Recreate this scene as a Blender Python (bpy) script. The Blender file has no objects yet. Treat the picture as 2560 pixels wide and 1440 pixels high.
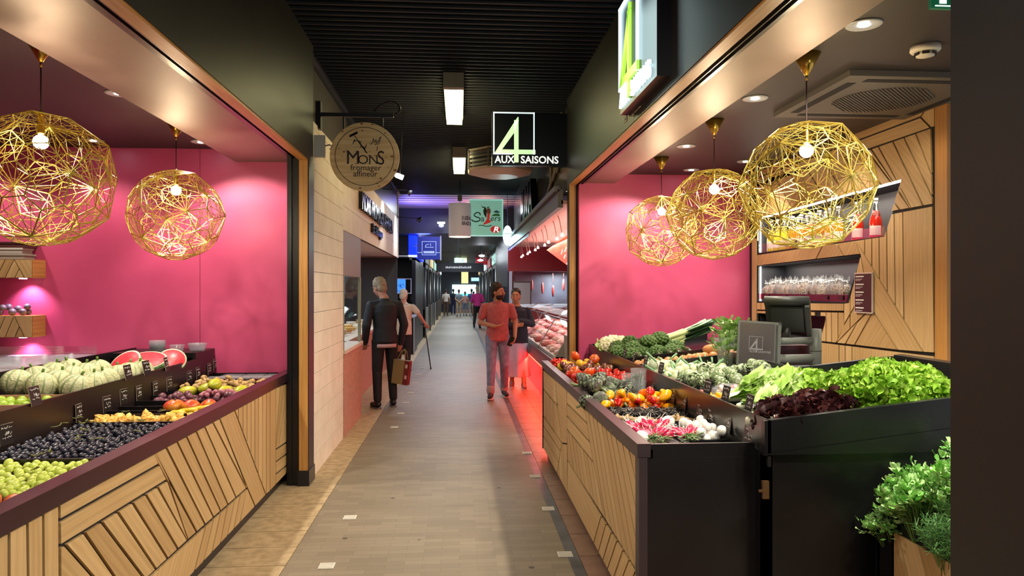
import bpy, bmesh, math, random
from mathutils import Vector as V, Matrix as M
R=math.radians; PI=math.pi
scene=bpy.context.scene; COL=scene.collection
# ---------------------------------------------------------------- camera, world, exposure
cam=bpy.data.cameras.new('camera'); camo=bpy.data.objects.new('camera',cam); COL.objects.link(camo)
cam.sensor_width=36; cam.lens=1800/2560*36; cam.shift_y=2/2560; cam.clip_start=.05; cam.clip_end=200
camo.location=(0,0,1.65); camo.rotation_euler=(R(90),0,-math.atan(132/1800)); scene.camera=camo
w=bpy.data.worlds.new('world'); scene.world=w; w.use_nodes=True
w.node_tree.nodes['Background'].inputs[0].default_value=(.9,.93,1,1); w.node_tree.nodes['Background'].inputs[1].default_value=.36
vs=scene.view_settings; vs.view_transform='Standard'; vs.look='None'; vs.exposure=1.0; vs.gamma=1; vs.use_curve_mapping=False
scene.display_settings.display_device='sRGB'
scene.cycles.max_bounces=6; scene.cycles.diffuse_bounces=3; scene.cycles.glossy_bounces=3; scene.cycles.transparent_max_bounces=10
scene.cycles.sample_clamp_indirect=4; scene.cycles.sample_clamp_direct=0; scene.cycles.caustics_reflective=False; scene.cycles.caustics_refractive=False
def lamp(kind,name,loc,power,col=(1,1,1),target=None,size=.1,blend=.5,cone=90,sizey=None):
    l=bpy.data.lights.new(name,kind); l.energy=power; l.color=col
    if kind=='SPOT': l.spot_size=R(cone); l.spot_blend=blend; l.shadow_soft_size=size
    elif kind=='AREA':
        l.size=size
        if sizey: l.shape='RECTANGLE'; l.size_y=sizey
    else: l.shadow_soft_size=size
    o=bpy.data.objects.new(name,l); COL.objects.link(o); o.location=loc
    if target is not None: o.rotation_euler=(V(target)-V(loc)).to_track_quat('-Z','Y').to_euler()
    return o
WARM=(1,.84,.62); NEUT=(1,.92,.80); COOL=(.85,.93,1)
# stall ceiling spots plus an unseen fill added to light the herb planter: (x,y,power,target)
for x,y,p,t in [(-2.17,4.77,62,(-2.1,4.6,0)),(-2.19,6.05,46,(-2.2,6.6,1.0)),(-3.07,6.05,46,(-3.2,6.6,1.0)),(-2.3,3.2,62,(-1.9,3.1,0)),(-3.3,4.4,46,(-3.2,4.6,0)),(-4.0,6.05,46,(-4.1,6.6,1.0)),(-3.2,2.2,30,(-3.0,2.6,0)),
              (1.906,3.27,68,(1.7,3.4,0)),(1.934,4.59,62,(1.7,4.5,0)),(1.98,6.17,56,(1.7,6.0,0)),(2.80,6.87,52,(3.0,7.3,1.0)),(2.1,7.2,46,(2.1,7.75,1.2)),(2.75,5.6,42,(3.1,5.5,1.4)),(2.7,3.4,48,(2.2,3.5,0)),(2.75,4.4,40,(3.15,4.9,1.6)),(2.25,2.1,120,(1.95,2.75,.6)),(1.92,2.0,60,(1.7,3.4,.3))]:
    near=abs(x)<2.2; lamp('SPOT','ceiling_spot_and_fill',(x,y,2.87),p*(1.25 if near else .5),NEUT,(x*.6,y,0) if near else t,.035,.4 if near else .7,132 if near else 105)
# ---------------------------------------------------------------- materials
def hexc(h,k=1):
    h=h.lstrip('#'); c=[int(h[i:i+2],16)/255 for i in (0,2,4)]
    return tuple((x/12.92 if x<=.04045 else ((x+.055)/1.055)**2.4)*k for x in c)+(1,)
MATS={}
def mat(n,h,r=.5,me=0,n2=None,ns=8,nsc=(1,1,1),bump=None,em=None,tr=0,coat=0,sss=0,uv=False,lo=.35,hi=.65,aniso=0,spec=.5,sheen=0):
    if n in MATS: return MATS[n]
    m=bpy.data.materials.new(n); m.use_nodes=True; T=m.node_tree; N=T.nodes; L=T.links; b=N['Principled BSDF']
    I=b.inputs; I['Base Color'].default_value=hexc(h); I['Roughness'].default_value=r; I['Metallic'].default_value=me
    I['Coat Weight'].default_value=coat; I['Transmission Weight'].default_value=tr; I['Specular IOR Level'].default_value=spec
    I['Coat Roughness'].default_value=.08
    if sss: I['Subsurface Weight'].default_value=sss; I['Subsurface Radius'].default_value=(.02,.012,.006); I['Subsurface Scale'].default_value=.5
    if aniso: I['Anisotropic'].default_value=aniso
    tc=N.new('ShaderNodeTexCoord'); mp=N.new('ShaderNodeMapping'); mp.inputs['Scale'].default_value=nsc
    L.new(tc.outputs['UV' if uv else 'Object'],mp.inputs[0])
    if n2:
        x=N.new('ShaderNodeTexNoise'); x.inputs['Scale'].default_value=ns; x.inputs['Detail'].default_value=5; L.new(mp.outputs[0],x.inputs['Vector'])
        c=N.new('ShaderNodeValToRGB'); c.color_ramp.elements[0].position=lo; c.color_ramp.elements[1].position=hi
        c.color_ramp.elements[0].color=hexc(h); c.color_ramp.elements[1].color=hexc(n2); L.new(x.outputs[0],c.inputs[0]); L.new(c.outputs[0],I['Base Color'])
    if bump:
        y=N.new('ShaderNodeTexNoise'); y.inputs['Scale'].default_value=bump[0]; y.inputs['Detail'].default_value=4; L.new(mp.outputs[0],y.inputs['Vector'])
        q=N.new('ShaderNodeBump'); q.inputs['Strength'].default_value=bump[1]; q.inputs['Distance'].default_value=.01; L.new(y.outputs[0],q.inputs['Height']); L.new(q.outputs[0],I['Normal'])
    if em: I['Emission Color'].default_value=hexc(em[0]); I['Emission Strength'].default_value=em[1]
    MATS[n]=m; return m
def glass(n,h='#ffffff',f=.14,r=.03,dif=False):
    if n in MATS: return MATS[n]
    m=bpy.data.materials.new(n); m.use_nodes=True; T=m.node_tree; N=T.nodes; L=T.links; N.clear()
    o=N.new('ShaderNodeOutputMaterial'); mx=N.new('ShaderNodeMixShader'); t=N.new('ShaderNodeBsdfTransparent'); g=N.new('ShaderNodeBsdfPrincipled' if dif else 'ShaderNodeBsdfGlossy')
    if dif: g.inputs['Base Color'].default_value=(.85,.87,.88,1)
    t.inputs[0].default_value=hexc(h); g.inputs['Roughness'].default_value=r; mx.inputs[0].default_value=f
    L.new(t.outputs[0],mx.inputs[1]); L.new(g.outputs[0],mx.inputs[2]); L.new(mx.outputs[0],o.inputs[0]); MATS[n]=m; return m
def oak(n,a='#d2b07c',b='#c39f68',r=.42):
    if n in MATS: return MATS[n]
    m=mat(n,a,r,n2=b,ns=1,uv=True,lo=.36,hi=.68); T=m.node_tree; N=T.nodes; L=T.links; mp=[x for x in N if x.type=='MAPPING'][0]
    mp.inputs['Scale'].default_value=(2.6,60,1)
    rmp=[x for x in N if x.type=='VALTORGB'][0]; ns=[x for x in N if x.type=='TEX_NOISE'][0]; ns.inputs['Distortion'].default_value=.6; ns.inputs['Detail'].default_value=6
    wv=N.new('ShaderNodeTexWave'); wv.wave_type='RINGS'; wv.inputs['Scale'].default_value=.55; wv.inputs['Distortion'].default_value=5; wv.inputs['Detail'].default_value=3; wv.inputs['Detail Scale'].default_value=.6
    m2=N.new('ShaderNodeMapping'); m2.inputs['Scale'].default_value=(1.0,14,1); tc=[x for x in N if x.type=='TEX_COORD'][0]; L.new(tc.outputs['UV'],m2.inputs[0]); L.new(m2.outputs[0],wv.inputs['Vector'])
    mx=N.new('ShaderNodeMix'); mx.data_type='RGBA'; mx.blend_type='MULTIPLY'; mx.inputs['Factor'].default_value=.10
    L.new(rmp.outputs[0],mx.inputs['A']); L.new(wv.outputs['Color'],mx.inputs['B']); n3=N.new('ShaderNodeTexNoise'); n3.inputs['Scale'].default_value=.8; n3.inputs['Detail'].default_value=1; m3=N.new('ShaderNodeMapping'); m3.inputs['Scale'].default_value=(.35,1,1); L.new(tc.outputs['UV'],m3.inputs[0]); L.new(m3.outputs[0],n3.inputs['Vector'])
    r3=N.new('ShaderNodeValToRGB'); r3.color_ramp.elements[0].position=.32; r3.color_ramp.elements[1].position=.68; r3.color_ramp.elements[0].color=(.72,.66,.58,1); r3.color_ramp.elements[1].color=(1,1,1,1); L.new(n3.outputs[0],r3.inputs[0])
    m4=N.new('ShaderNodeMix'); m4.data_type='RGBA'; m4.blend_type='MULTIPLY'; m4.inputs['Factor'].default_value=1; L.new(mx.outputs['Result'],m4.inputs['A']); L.new(r3.outputs[0],m4.inputs['B']); L.new(m4.outputs['Result'],N['Principled BSDF'].inputs['Base Color'])
    return m
OAK=oak('oak_panel'); OAKT=oak('oak_trim','#d09a52','#b9823e',.4)
BLACK=mat('black_laminate','#0d0c0d',.32,n2='#171617',ns=3,bump=(180,.05))
GROOVE=mat('groove_black','#0b0806',.7)
RAIL=mat('maroon_rail','#2c161b',.28,n2='#341a20',ns=2)
DARK=mat('satin_dark','#1c1b18',.42,n2='#222019',ns=2)
PINK=mat('pink_paint','#c44a70',.42,n2='#ba4268',ns=2.2,bump=(5,.05))
WHITE=mat('white_plastic','#dcdad2',.4); CHROME=mat('chrome','#c8c8c8',.2,1); BRASS=mat('brass','#c9a348',.26,1); STEEL=mat('steel','#9a9a9a',.35,1)
GREYM=mat('grey_metal','#5b5f57',.45); CHALK=mat('chalkboard','#1b1513',.4); CHW=mat('chalk_white','#d8d2c8',.7)
GLASS=glass('clear_glass'); PLAST=glass('clear_plastic','#f2f4f6',.2,.15,True)
# ---------------------------------------------------------------- mesh builder
class MB:
    def __init__(s): s.v=[];s.f=[];s.m=[];s.s=[];s.uv=[]
    def add(s,vs,fs,m=0,sm=False,uvs=None):
        k=len(s.v); s.v+= [tuple(p) for p in vs]
        for i,f in enumerate(fs): s.f.append([k+j for j in f]); s.m.append(m); s.s.append(sm); s.uv.append(uvs[i] if uvs else None)
        return s
    def box(s,x0,x1,y0,y1,z0,z1,m=0,T=None):
        vs=[V((x,y,z)) for z in (z0,z1) for y in (y0,y1) for x in (x0,x1)]
        if T: vs=[T@p for p in vs]
        L=(x1-x0,y1-y0,z1-z0); ax=max(range(3),key=lambda i:abs(L[i]))
        fs=[(0,2,3,1),(4,5,7,6),(0,1,5,4),(2,6,7,3),(0,4,6,2),(1,3,7,5)]; raw=[(x,y,z) for z in (z0,z1) for y in (y0,y1) for x in (x0,x1)]
        nx=[2,2,1,1,0,0]; uvs=[]
        for f,n in zip(fs,nx):
            o=[a for a in range(3) if a!=n]
            if ax in o: u=ax; w=[a for a in o if a!=ax][0]
            else: u,w=o
            uvs.append([(raw[j][u],raw[j][w]+.37*n) for j in f])
        return s.add(vs,fs,m,False,uvs)
    def bar(s,p,q,w,h=None,m=0,up=(0,0,1)):
        p=V(p);q=V(q);h=h or w; d=q-p; l=d.length
        if l<1e-6: return s
        d/=l; u=V(up)
        if abs(d.dot(u))>.98: u=V((1,0,0))
        x=d.cross(u).normalized(); y=x.cross(d)
        vs=[a+x*(w/2*i)+y*(h/2*j) for a in (p,q) for j in (-1,1) for i in (-1,1)]
        return s.add(vs,[(0,2,3,1),(4,5,7,6),(0,1,5,4),(2,6,7,3),(0,4,6,2),(1,3,7,5)],m)
    def loft(s,rings,m=0,sm=True,close=True,cap=True):
        n=len(rings[0]); vs=[p for r in rings for p in r]; fs=[]
        for i in range(len(rings)-1):
            for j in range(n if close else n-1):
                a=i*n+j; b=i*n+(j+1)%n; fs.append((a,b,b+n,a+n))
        if cap: fs.append(tuple(range(n))[::-1]); fs.append(tuple(range((len(rings)-1)*n,len(rings)*n)))
        return s.add(vs,fs,m,sm)
    def tube(s,pts,r,n=8,m=0,cap=True,flat=1):
        pts=[V(p) for p in pts]; rs=r if isinstance(r,(list,tuple)) else [r]*len(pts); rings=[]; px=None
        for i,p in enumerate(pts):
            d=(pts[min(i+1,len(pts)-1)]-pts[max(i-1,0)]); d=d.normalized() if d.length>1e-9 else V((0,0,1))
            if px is None:
                u=V((0,0,1)) if abs(d.z)<.9 else V((0,1,0)); px=d.cross(u).normalized()
            px=(px-d*px.dot(d)); px=px.normalized() if px.length>1e-6 else V((1,0,0)); py=d.cross(px)
            rings.append([p+px*(rs[i]*math.cos(a))+py*(rs[i]*flat*math.sin(a)) for a in [2*PI*k/n for k in range(n)]])
        return s.loft(rings,m,True,True,cap)
    def lathe(s,prof,n=16,m=0,at=(0,0,0),T=None,sm=True,fn=None,mf=None):
        at=V(at); rings=[]
        for r,z in prof:
            g=[]
            for k in range(n):
                a=2*PI*k/n; p=V((r*math.cos(a),r*math.sin(a),z))
                if fn: p=fn(p,a)
                if T: p=T@p
                g.append(p+at)
            rings.append(g)
        if mf:
            k0=len(s.f); s.loft(rings,m,sm); 
            for i in range(len(prof)-1):
                for j in range(n): s.m[k0+i*n+j]=mf(i,j)
            return s
        return s.loft(rings,m,sm)
    def ell(s,c,r,n=12,k=8,m=0,T=None,fn=None):
        if not isinstance(r,(tuple,list)): r=(r,r,r)
        pr=[(math.sin(PI*i/k),-math.cos(PI*i/k)) for i in range(k+1)]; pr[0]=(.01,-1); pr[-1]=(.01,1)
        S=lambda p,a: (fn(V((p.x*r[0],p.y*r[1],p.z*r[2])),a) if fn else V((p.x*r[0],p.y*r[1],p.z*r[2])))
        return s.lathe(pr,n,m,c,T,True,S)
    def cap(s,p,q,a,b,n=12,m=0,flat=1):
        p=V(p);q=V(q);d=(q-p); l=d.length or 1e-6; d/=l; pts=[];rs=[]
        for t in (-1,-.8,-.5,0): pts.append(p+d*(a*t)); rs.append(a*math.sqrt(max(1-t*t,.003)))
        for t in (.25,.5,.75): pts.append(p+d*(l*t)); rs.append(a+(b-a)*t)
        for t in (0,.5,.8,1): pts.append(q+d*(b*t)); rs.append(b*math.sqrt(max(1-t*t,.003)))
        return s.tube(pts,rs,n,m,True,flat)
    def poly(s,pts,T,h,m=0,mb=None,uvf=None):
        """extruded outline: pts 2D, T maps (s,t,h)"""
        n=len(pts); ar=sum(pts[i][0]*pts[(i+1)%n][1]-pts[(i+1)%n][0]*pts[i][1] for i in range(n))
        if ar<0: pts=pts[::-1]
        a=[T@V((p[0],p[1],h)) for p in pts]; b=[T@V((p[0],p[1],0)) for p in pts]
        fs=[tuple(range(n))]+[(j+n,(j+1)%n+n,(j+1)%n,j) for j in range(n)]
        uv=None
        if uvf:
            U=[uvf(p) for p in pts]; uv=[U]+[[U[j],U[(j+1)%n],U[(j+1)%n],U[j]] for j in range(n)]
        s.add(a+b,fs,m,False,uv); return s
    def build(s,name,mats,parent=None,label=None,cat=None,group=None,kind=None,rot=None,loc=None,mods=None):
        off=V((0,0,0)); p=parent
        while p is not None: off+=V(p.location); p=p.parent
        me=bpy.data.meshes.new(name); me.from_pydata([V(v)-off for v in s.v],[],s.f)
        mats=mats if isinstance(mats,(list,tuple)) else [mats]
        for x in mats: me.materials.append(x)
        me.polygons.foreach_set('material_index',s.m); me.polygons.foreach_set('use_smooth',s.s)
        if any(u is not None for u in s.uv):
            ul=me.uv_layers.new(name='UVMap'); i=0
            for f,u in zip(s.f,s.uv):
                for j in range(len(f)): ul.data[i].uv=u[j] if u else (0,0); i+=1
        me.update(); o=bpy.data.objects.new(name,me); COL.objects.link(o)
        if parent is not None: o.parent=parent
        if loc: o.location=loc
        if rot: o.rotation_euler=rot
        tag(o,label,cat,group,kind); return o
def tag(o,label=None,cat=None,group=None,kind=None):
    if label: o['label']=label
    if cat: o['category']=cat
    if group: o['group']=group
    if kind: o['kind']=kind
    return o
def thing(name,label,cat,loc=(0,0,0),group=None,rz=0):
    o=bpy.data.objects.new(name,None); COL.objects.link(o); o.location=loc; o.rotation_euler=(0,0,rz); o.empty_display_size=.05; return tag(o,label,cat,group)
def struct(name,mb,mats,parent=None): return mb.build(name,mats,parent,kind='structure' if parent is None else None)
KIDS={}
def dup(o,loc=None,rot=None,sc=None,label=None,group=None,parent=None):
    c=o.copy(); COL.objects.link(c); 
    if parent is not None: c.parent=parent
    if loc is not None: c.location=loc
    if rot is not None: c.rotation_euler=rot
    if sc is not None: c.scale=sc if isinstance(sc,(tuple,list)) else (sc,)*3
    if label: c['label']=label
    if group: c['group']=group
    for ch in KIDS.setdefault(o.name,list(o.children)): dup(ch,parent=c)
    return c
class Proto:
    """first use moves the built thing itself, later uses copy it"""
    def __init__(s,o): s.o=o; s.used=False
    def put(s,loc,rot=(0,0,0),sc=1,label=None,group=None):
        if not s.used:
            s.used=True; KIDS[s.o.name]=list(s.o.children); o=s.o; o.location=loc; o.rotation_euler=rot; o.scale=sc if isinstance(sc,(tuple,list)) else (sc,)*3
            if label: o['label']=label
            if group: o['group']=group
            return o
        return dup(s.o,loc,rot,sc,label,group)
def rr(rnd,a=PI): return (rnd.uniform(-a,a),rnd.uniform(-a,a),rnd.uniform(-PI,PI))
def heap(n,x0,x1,y0,y1,zf,r,seed,k=10,sq=.86):
    rnd=random.Random(seed); P=[]
    for i in range(n):
        best=None
        for _ in range(k):
            x=rnd.uniform(x0,x1);y=rnd.uniform(y0,y1); z=(zf(x,y) if callable(zf) else zf)+r
            for a in P:
                d=(a[0]-x)**2+(a[1]-y)**2
                if d<4*r*r: z=max(z,a[2]+math.sqrt(4*r*r-d)*sq)
            if best is None or z<best[2]: best=(x,y,z)
        P.append(best)
    return P
def textmb(mb,s,T,size=1,h=.003,m=0,wx=1,align='LEFT',bold=0,shear=0):
    c=bpy.data.curves.new('t','FONT'); c.body=s; c.size=size; c.extrude=h/2; c.align_x=align; c.offset=bold; c.shear=shear; c.resolution_u=3
    o=bpy.data.objects.new('t',c); me=bpy.data.meshes.new_from_object(o)
    mb.add([T@V((v.co.x*wx,v.co.y,v.co.z+h/2)) for v in me.vertices],[tuple(p.vertices) for p in me.polygons],m)
    bpy.data.objects.remove(o); bpy.data.curves.remove(c); bpy.data.meshes.remove(me)
def face_cam(x,y,z): return M(((1,0,0,x),(0,0,-1,y),(0,1,0,z),(0,0,0,1)))       # plate facing -Y
def face_left(x,y,z): return M(((0,0,-1,x),(-1,0,0,y),(0,1,0,z),(0,0,0,1)))      # plate facing -X
def face_right(x,y,z): return M(((0,0,1,x),(1,0,0,y),(0,1,0,z),(0,0,0,1)))       # plate facing +X
def fillpoly(mb,T,loops,h,m=0): 
    for p in loops: mb.poly(p,T,h,m)
# planked panels: regions of (s,t) outlines cut by straight grooves
def halfplane(poly,a,b,side):
    out=[]; nx,ny=-(b[1]-a[1]),b[0]-a[0]; f=lambda p:((p[0]-a[0])*nx+(p[1]-a[1])*ny)*side
    for i in range(len(poly)):
        p,q=poly[i],poly[(i+1)%len(poly)]; fp,fq=f(p),f(q)
        if fp>=0: out.append(p)
        if (fp>0 and fq<0) or (fp<0 and fq>0):
            t=fp/(fp-fq); out.append((p[0]+(q[0]-p[0])*t,p[1]+(q[1]-p[1])*t))
    return out
def area(p): return sum(p[i][0]*p[(i+1)%len(p)][1]-p[(i+1)%len(p)][0]*p[i][1] for i in range(len(p)))/2
def inset(p,g):
    q=[]
    for a in p:
        if not q or (abs(a[0]-q[-1][0])+abs(a[1]-q[-1][1]))>1e-4: q.append(a)
    if len(q)>1 and (abs(q[0][0]-q[-1][0])+abs(q[0][1]-q[-1][1]))<1e-4: q.pop()
    if len(q)<3: return None
    if area(q)<0: q=q[::-1]
    o=[]; n=len(q)
    for i in range(n):
        a,b,c=q[i-1],q[i],q[(i+1)%n]; d1=V((b[0]-a[0],b[1]-a[1])).normalized(); d2=V((c[0]-b[0],c[1]-b[1])).normalized()
        n1=V((-d1.y,d1.x)); n2=V((-d2.y,d2.x)); k=(n1+n2); den=1+n1.dot(n2)
        if den<.15: den=.15
        k=k/den; o.append((b[0]+k.x*g,b[1]+k.y*g))
    return o if area(o)>1e-4 else None
def planks(mb,regs,T,h=.008,gap=.005,bounds=None,seed=1,m=0,holes=()):
    rnd=random.Random(seed)
    for poly,cuts in regs:
        ps=[poly]
        if bounds:
            x0,x1,z0,z1=bounds
            for a,b in (((x0,z0),(x1,z0)),((x1,z0),(x1,z1)),((x1,z1),(x0,z1)),((x0,z1),(x0,z0))): ps=[halfplane(p,a,b,1) for p in ps]; ps=[p for p in ps if len(p)>2]
        for a,b in cuts: ps=[r for p in ps for r in (halfplane(p,a,b,1),halfplane(p,a,b,-1)) if len(r)>2 and abs(area(r))>1e-5]
        if cuts: d=V((cuts[0][1][0]-cuts[0][0][0],cuts[0][1][1]-cuts[0][0][1])).normalized()
        else:
            e=max(((V(poly[i])-V(poly[i-1])) for i in range(len(poly))),key=lambda q:q.length); d=e.normalized()
        for p in ps:
            q=inset(p,gap/2)
            if not q: continue
            ou,ov=rnd.uniform(0,9),rnd.uniform(0,9); qs=[q]
            for H_ in holes:
                s_=1 if area(H_)>0 else -1; nq=[]
                for c in qs:
                    for i in range(len(H_)):
                        a,b=H_[i],H_[(i+1)%len(H_)]; o=halfplane(c,a,b,-s_)
                        if len(o)>2 and abs(area(o))>1e-5: nq.append(o)
                        c=halfplane(c,a,b,s_)
                        if len(c)<3: break
                qs=nq
            for c_ in qs: mb.poly(c_,T,h,m,uvf=lambda c,ou=ou,ov=ov:(c[0]*d.x+c[1]*d.y+ou,-c[0]*d.y+c[1]*d.x+ov))
PL=[([(2.228,0.924),(2.727,0.898),(2.733,0.605),(2.228,0.566)],[((2.435,0.896),(2.435,0.723)),((2.533,0.894),(2.538,0.683)),((2.626,0.89),(2.629,0.646))]),([(2.727,0.898),(3.533,0.882),(3.7,0.698),(2.733,0.712)],[((2.733,0.806),(3.594,0.799))]),([(2.733,0.712),(3.7,0.698),(3.97,0.303),(3.494,0.302),(3.145,0.292),(2.733,0.308)],[((2.774,0.7),(2.968,0.511)),((2.907,0.701),(3.145,0.441)),((3.039,0.703),(3.39,0.36)),((3.177,0.701),(3.563,0.309)),((3.319,0.696),(3.7,0.309)),((3.455,0.693),(3.836,0.304)),((3.583,0.695),(3.97,0.303))]),([(4.47,0.876),(4.763,0.875),(5.533,0.099),(5.249,0.098),(5.055,0.284)],[]),([(3.533,0.882),(4.47,0.876),(5.055,0.284),(3.97,0.303),(3.7,0.698)],[((3.667,0.882),(4.241,0.295)),((3.801,0.885),(4.375,0.299)),((3.933,0.882),(4.503,0.296)),((4.074,0.883),(4.637,0.299)),((4.212,0.876),(4.8,0.297)),((4.345,0.877),(5.035,0.29)),((3.533,0.882),(4.101,0.302))]),([(3.494,0.302),(5.055,0.284),(5.249,0.098),(4.074,0.072),(3.836,0.065),(3.418,0.243)],[((4.241,0.29),(4.074,0.111)),((4.375,0.288),(4.212,0.103)),((4.503,0.291),(4.345,0.1)),((4.637,0.294),(4.486,0.096)),((4.781,0.291),(4.62,0.093)),((4.895,0.287),(4.744,0.09)),((5.035,0.29),(4.875,0.087))]),([(4.763,0.875),(5.822,0.868),(5.822,0.087),(5.533,0.099)],[((4.856,0.977),(4.856,0.392)),((4.954,0.963),(4.954,0.366)),((5.043,0.95),(5.043,0.343)),((5.14,0.937),(5.14,0.317)),((5.236,0.923),(5.236,0.291)),((5.331,0.91),(5.331,0.266)),((5.435,0.895),(5.435,0.239)),((5.543,0.88),(5.543,0.21)),((5.65,0.864),(5.65,0.182))]),([(5.822,0.868),(6.302,0.851),(6.302,0.352),(5.822,0.376)],[((5.964,0.86),(5.833,0.5)),((6.1,0.857),(5.833,0.415)),((6.237,0.854),(5.906,0.371)),((6.302,0.696),(6.052,0.368)),((6.302,0.528),(6.174,0.357))]),([(5.822,0.376),(6.302,0.352),(6.302,0.063),(5.822,0.094)],[((5.822,0.277),(6.302,0.253)),((5.822,0.179),(6.302,0.154))])]
PR=[([(7.126,0.844),(6.248,0.857),(6.132,0.653),(7.088,0.655)],[]),([(7.088,0.655),(6.132,0.653),(5.816,0.393),(7.088,0.388)],[((7.0,0.66),(6.902,0.095)),((6.854,0.681),(6.761,0.127)),((6.715,0.7),(6.625,0.157)),((6.581,0.719),(6.494,0.186)),((6.452,0.737),(6.369,0.214)),((6.328,0.754),(6.248,0.241)),((6.209,0.771),(6.132,0.267))]),([(7.088,0.388),(5.816,0.393),(6.122,0.07),(7.126,0.0)],[((7.088,0.291),(5.876,0.306)),((7.088,0.187),(6.01,0.181))]),([(6.248,0.857),(5.561,0.868),(5.538,0.446),(5.816,0.393)],[]),([(5.816,0.393),(5.538,0.446),(5.522,0.067),(6.122,0.07)],[((5.773,0.402),(5.641,0.069)),((5.868,0.339),(5.79,0.064)),((5.983,0.231),(5.947,0.059))]),([(5.546,0.87),(4.744,0.852),(4.448,0.568),(5.546,0.561)],[((5.546,0.759),(4.659,0.768)),((5.546,0.664),(4.551,0.668))]),([(5.546,0.561),(4.448,0.568),(4.056,0.327),(5.507,0.323)],[((5.469,0.553),(4.909,0.086)),((5.321,0.582),(4.79,0.123)),((5.181,0.61),(4.676,0.159)),((5.048,0.637),(4.567,0.193)),((4.909,0.664),(4.453,0.229)),((4.778,0.69),(4.344,0.264)),((4.654,0.715),(4.241,0.296)),((4.535,0.738),(4.142,0.327))]),([(4.744,0.852),(3.329,0.861),(3.3,0.316),(4.056,0.327),(4.448,0.568)],[((4.604,0.855),(4.056,0.337)),((4.473,0.854),(3.895,0.315)),((4.325,0.853),(3.763,0.319)),((4.186,0.856),(3.64,0.32)),((4.056,0.855),(3.493,0.317)),((3.926,0.855),(3.358,0.318)),((3.789,0.856),(3.3,0.41)),((3.64,0.858),(3.3,0.557)),((3.503,0.86),(3.3,0.69)),((3.358,0.858),(3.3,0.788))]),([(5.507,0.323),(4.195,0.31),(4.448,0.053),(5.522,0.067)],[]),([(4.195,0.31),(3.3,0.316),(3.3,0.173),(3.974,0.041),(4.448,0.053)],[((4.056,0.307),(4.287,0.06)),((3.914,0.308),(4.151,0.062)),((3.774,0.309),(4.023,0.059)),((3.633,0.311),(3.837,0.099)),((3.493,0.317),(3.64,0.17)),((3.358,0.318),(3.478,0.198))])]
PW=[([(5.421,2.738),(4.66,2.743),(4.641,2.218),(5.108,2.219),(7.525,2.158),(7.525,2.81)],[((5.409,2.719),(5.126,2.451)),((5.236,2.687),(4.878,2.225)),((5.029,2.648),(4.744,2.225)),((4.878,2.619),(4.641,2.262)),((4.744,2.593),(4.641,2.403)),((5.37,2.561),(5.255,2.454)),((5.021,2.373),(4.878,2.225))]),([(5.108,2.208),(4.641,2.213),(4.623,1.215),(4.736,1.21),(5.594,2.043),(5.199,2.049)],[((5.459,2.046),(5.459,1.909)),((5.36,2.05),(5.36,1.815)),((5.264,2.049),(5.258,1.724)),((5.166,2.133),(5.157,1.636)),((5.073,2.205),(5.059,1.531)),((4.97,2.209),(4.956,1.44))]),([(5.594,2.043),(4.736,1.21),(5.029,1.2),(5.37,1.501),(5.52,1.917)],[]),([(7.525,2.018),(5.594,2.043),(5.52,1.923),(7.525,1.894)],[((6.113,2.034),(6.228,1.924)),((5.894,2.039),(5.768,1.923)),((7.432,2.022),(7.432,1.899))]),([(5.52,1.921),(5.37,1.501),(5.894,1.187),(5.768,1.347),(5.768,1.533),(5.691,1.54)],[((5.669,1.67),(5.669,1.446)),((5.768,1.347),(5.52,1.589))]),([(5.37,1.501),(5.029,1.2),(5.894,1.187)],[((5.5,1.452),(5.746,1.192)),((5.36,1.457),(5.604,1.197))]),([(7.525,1.506),(5.768,1.533),(5.768,1.461),(7.525,1.421)],[((7.414,1.508),(7.414,1.416))]),([(7.525,1.418),(5.768,1.458),(5.757,1.335),(5.894,1.187),(6.176,1.182),(6.063,1.405),(7.525,1.382)],[((6.36,1.449),(6.36,1.158)),((6.259,1.452),(6.259,1.166)),((6.158,1.455),(6.158,1.173)),((6.058,1.458),(6.058,1.181)),((5.965,1.461),(5.965,1.188)),((5.859,1.464),(5.859,1.196))]),([(6.176,1.179),(4.623,1.2),(4.623,1.035),(6.388,0.878)],[((5.841,1.185),(5.841,0.978)),((5.746,1.186),(5.746,0.989)),((5.643,1.188),(5.643,1.0))]),([(7.659,2.198),(7.536,2.198),(7.536,0.791),(7.659,0.777)],[])]
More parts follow.
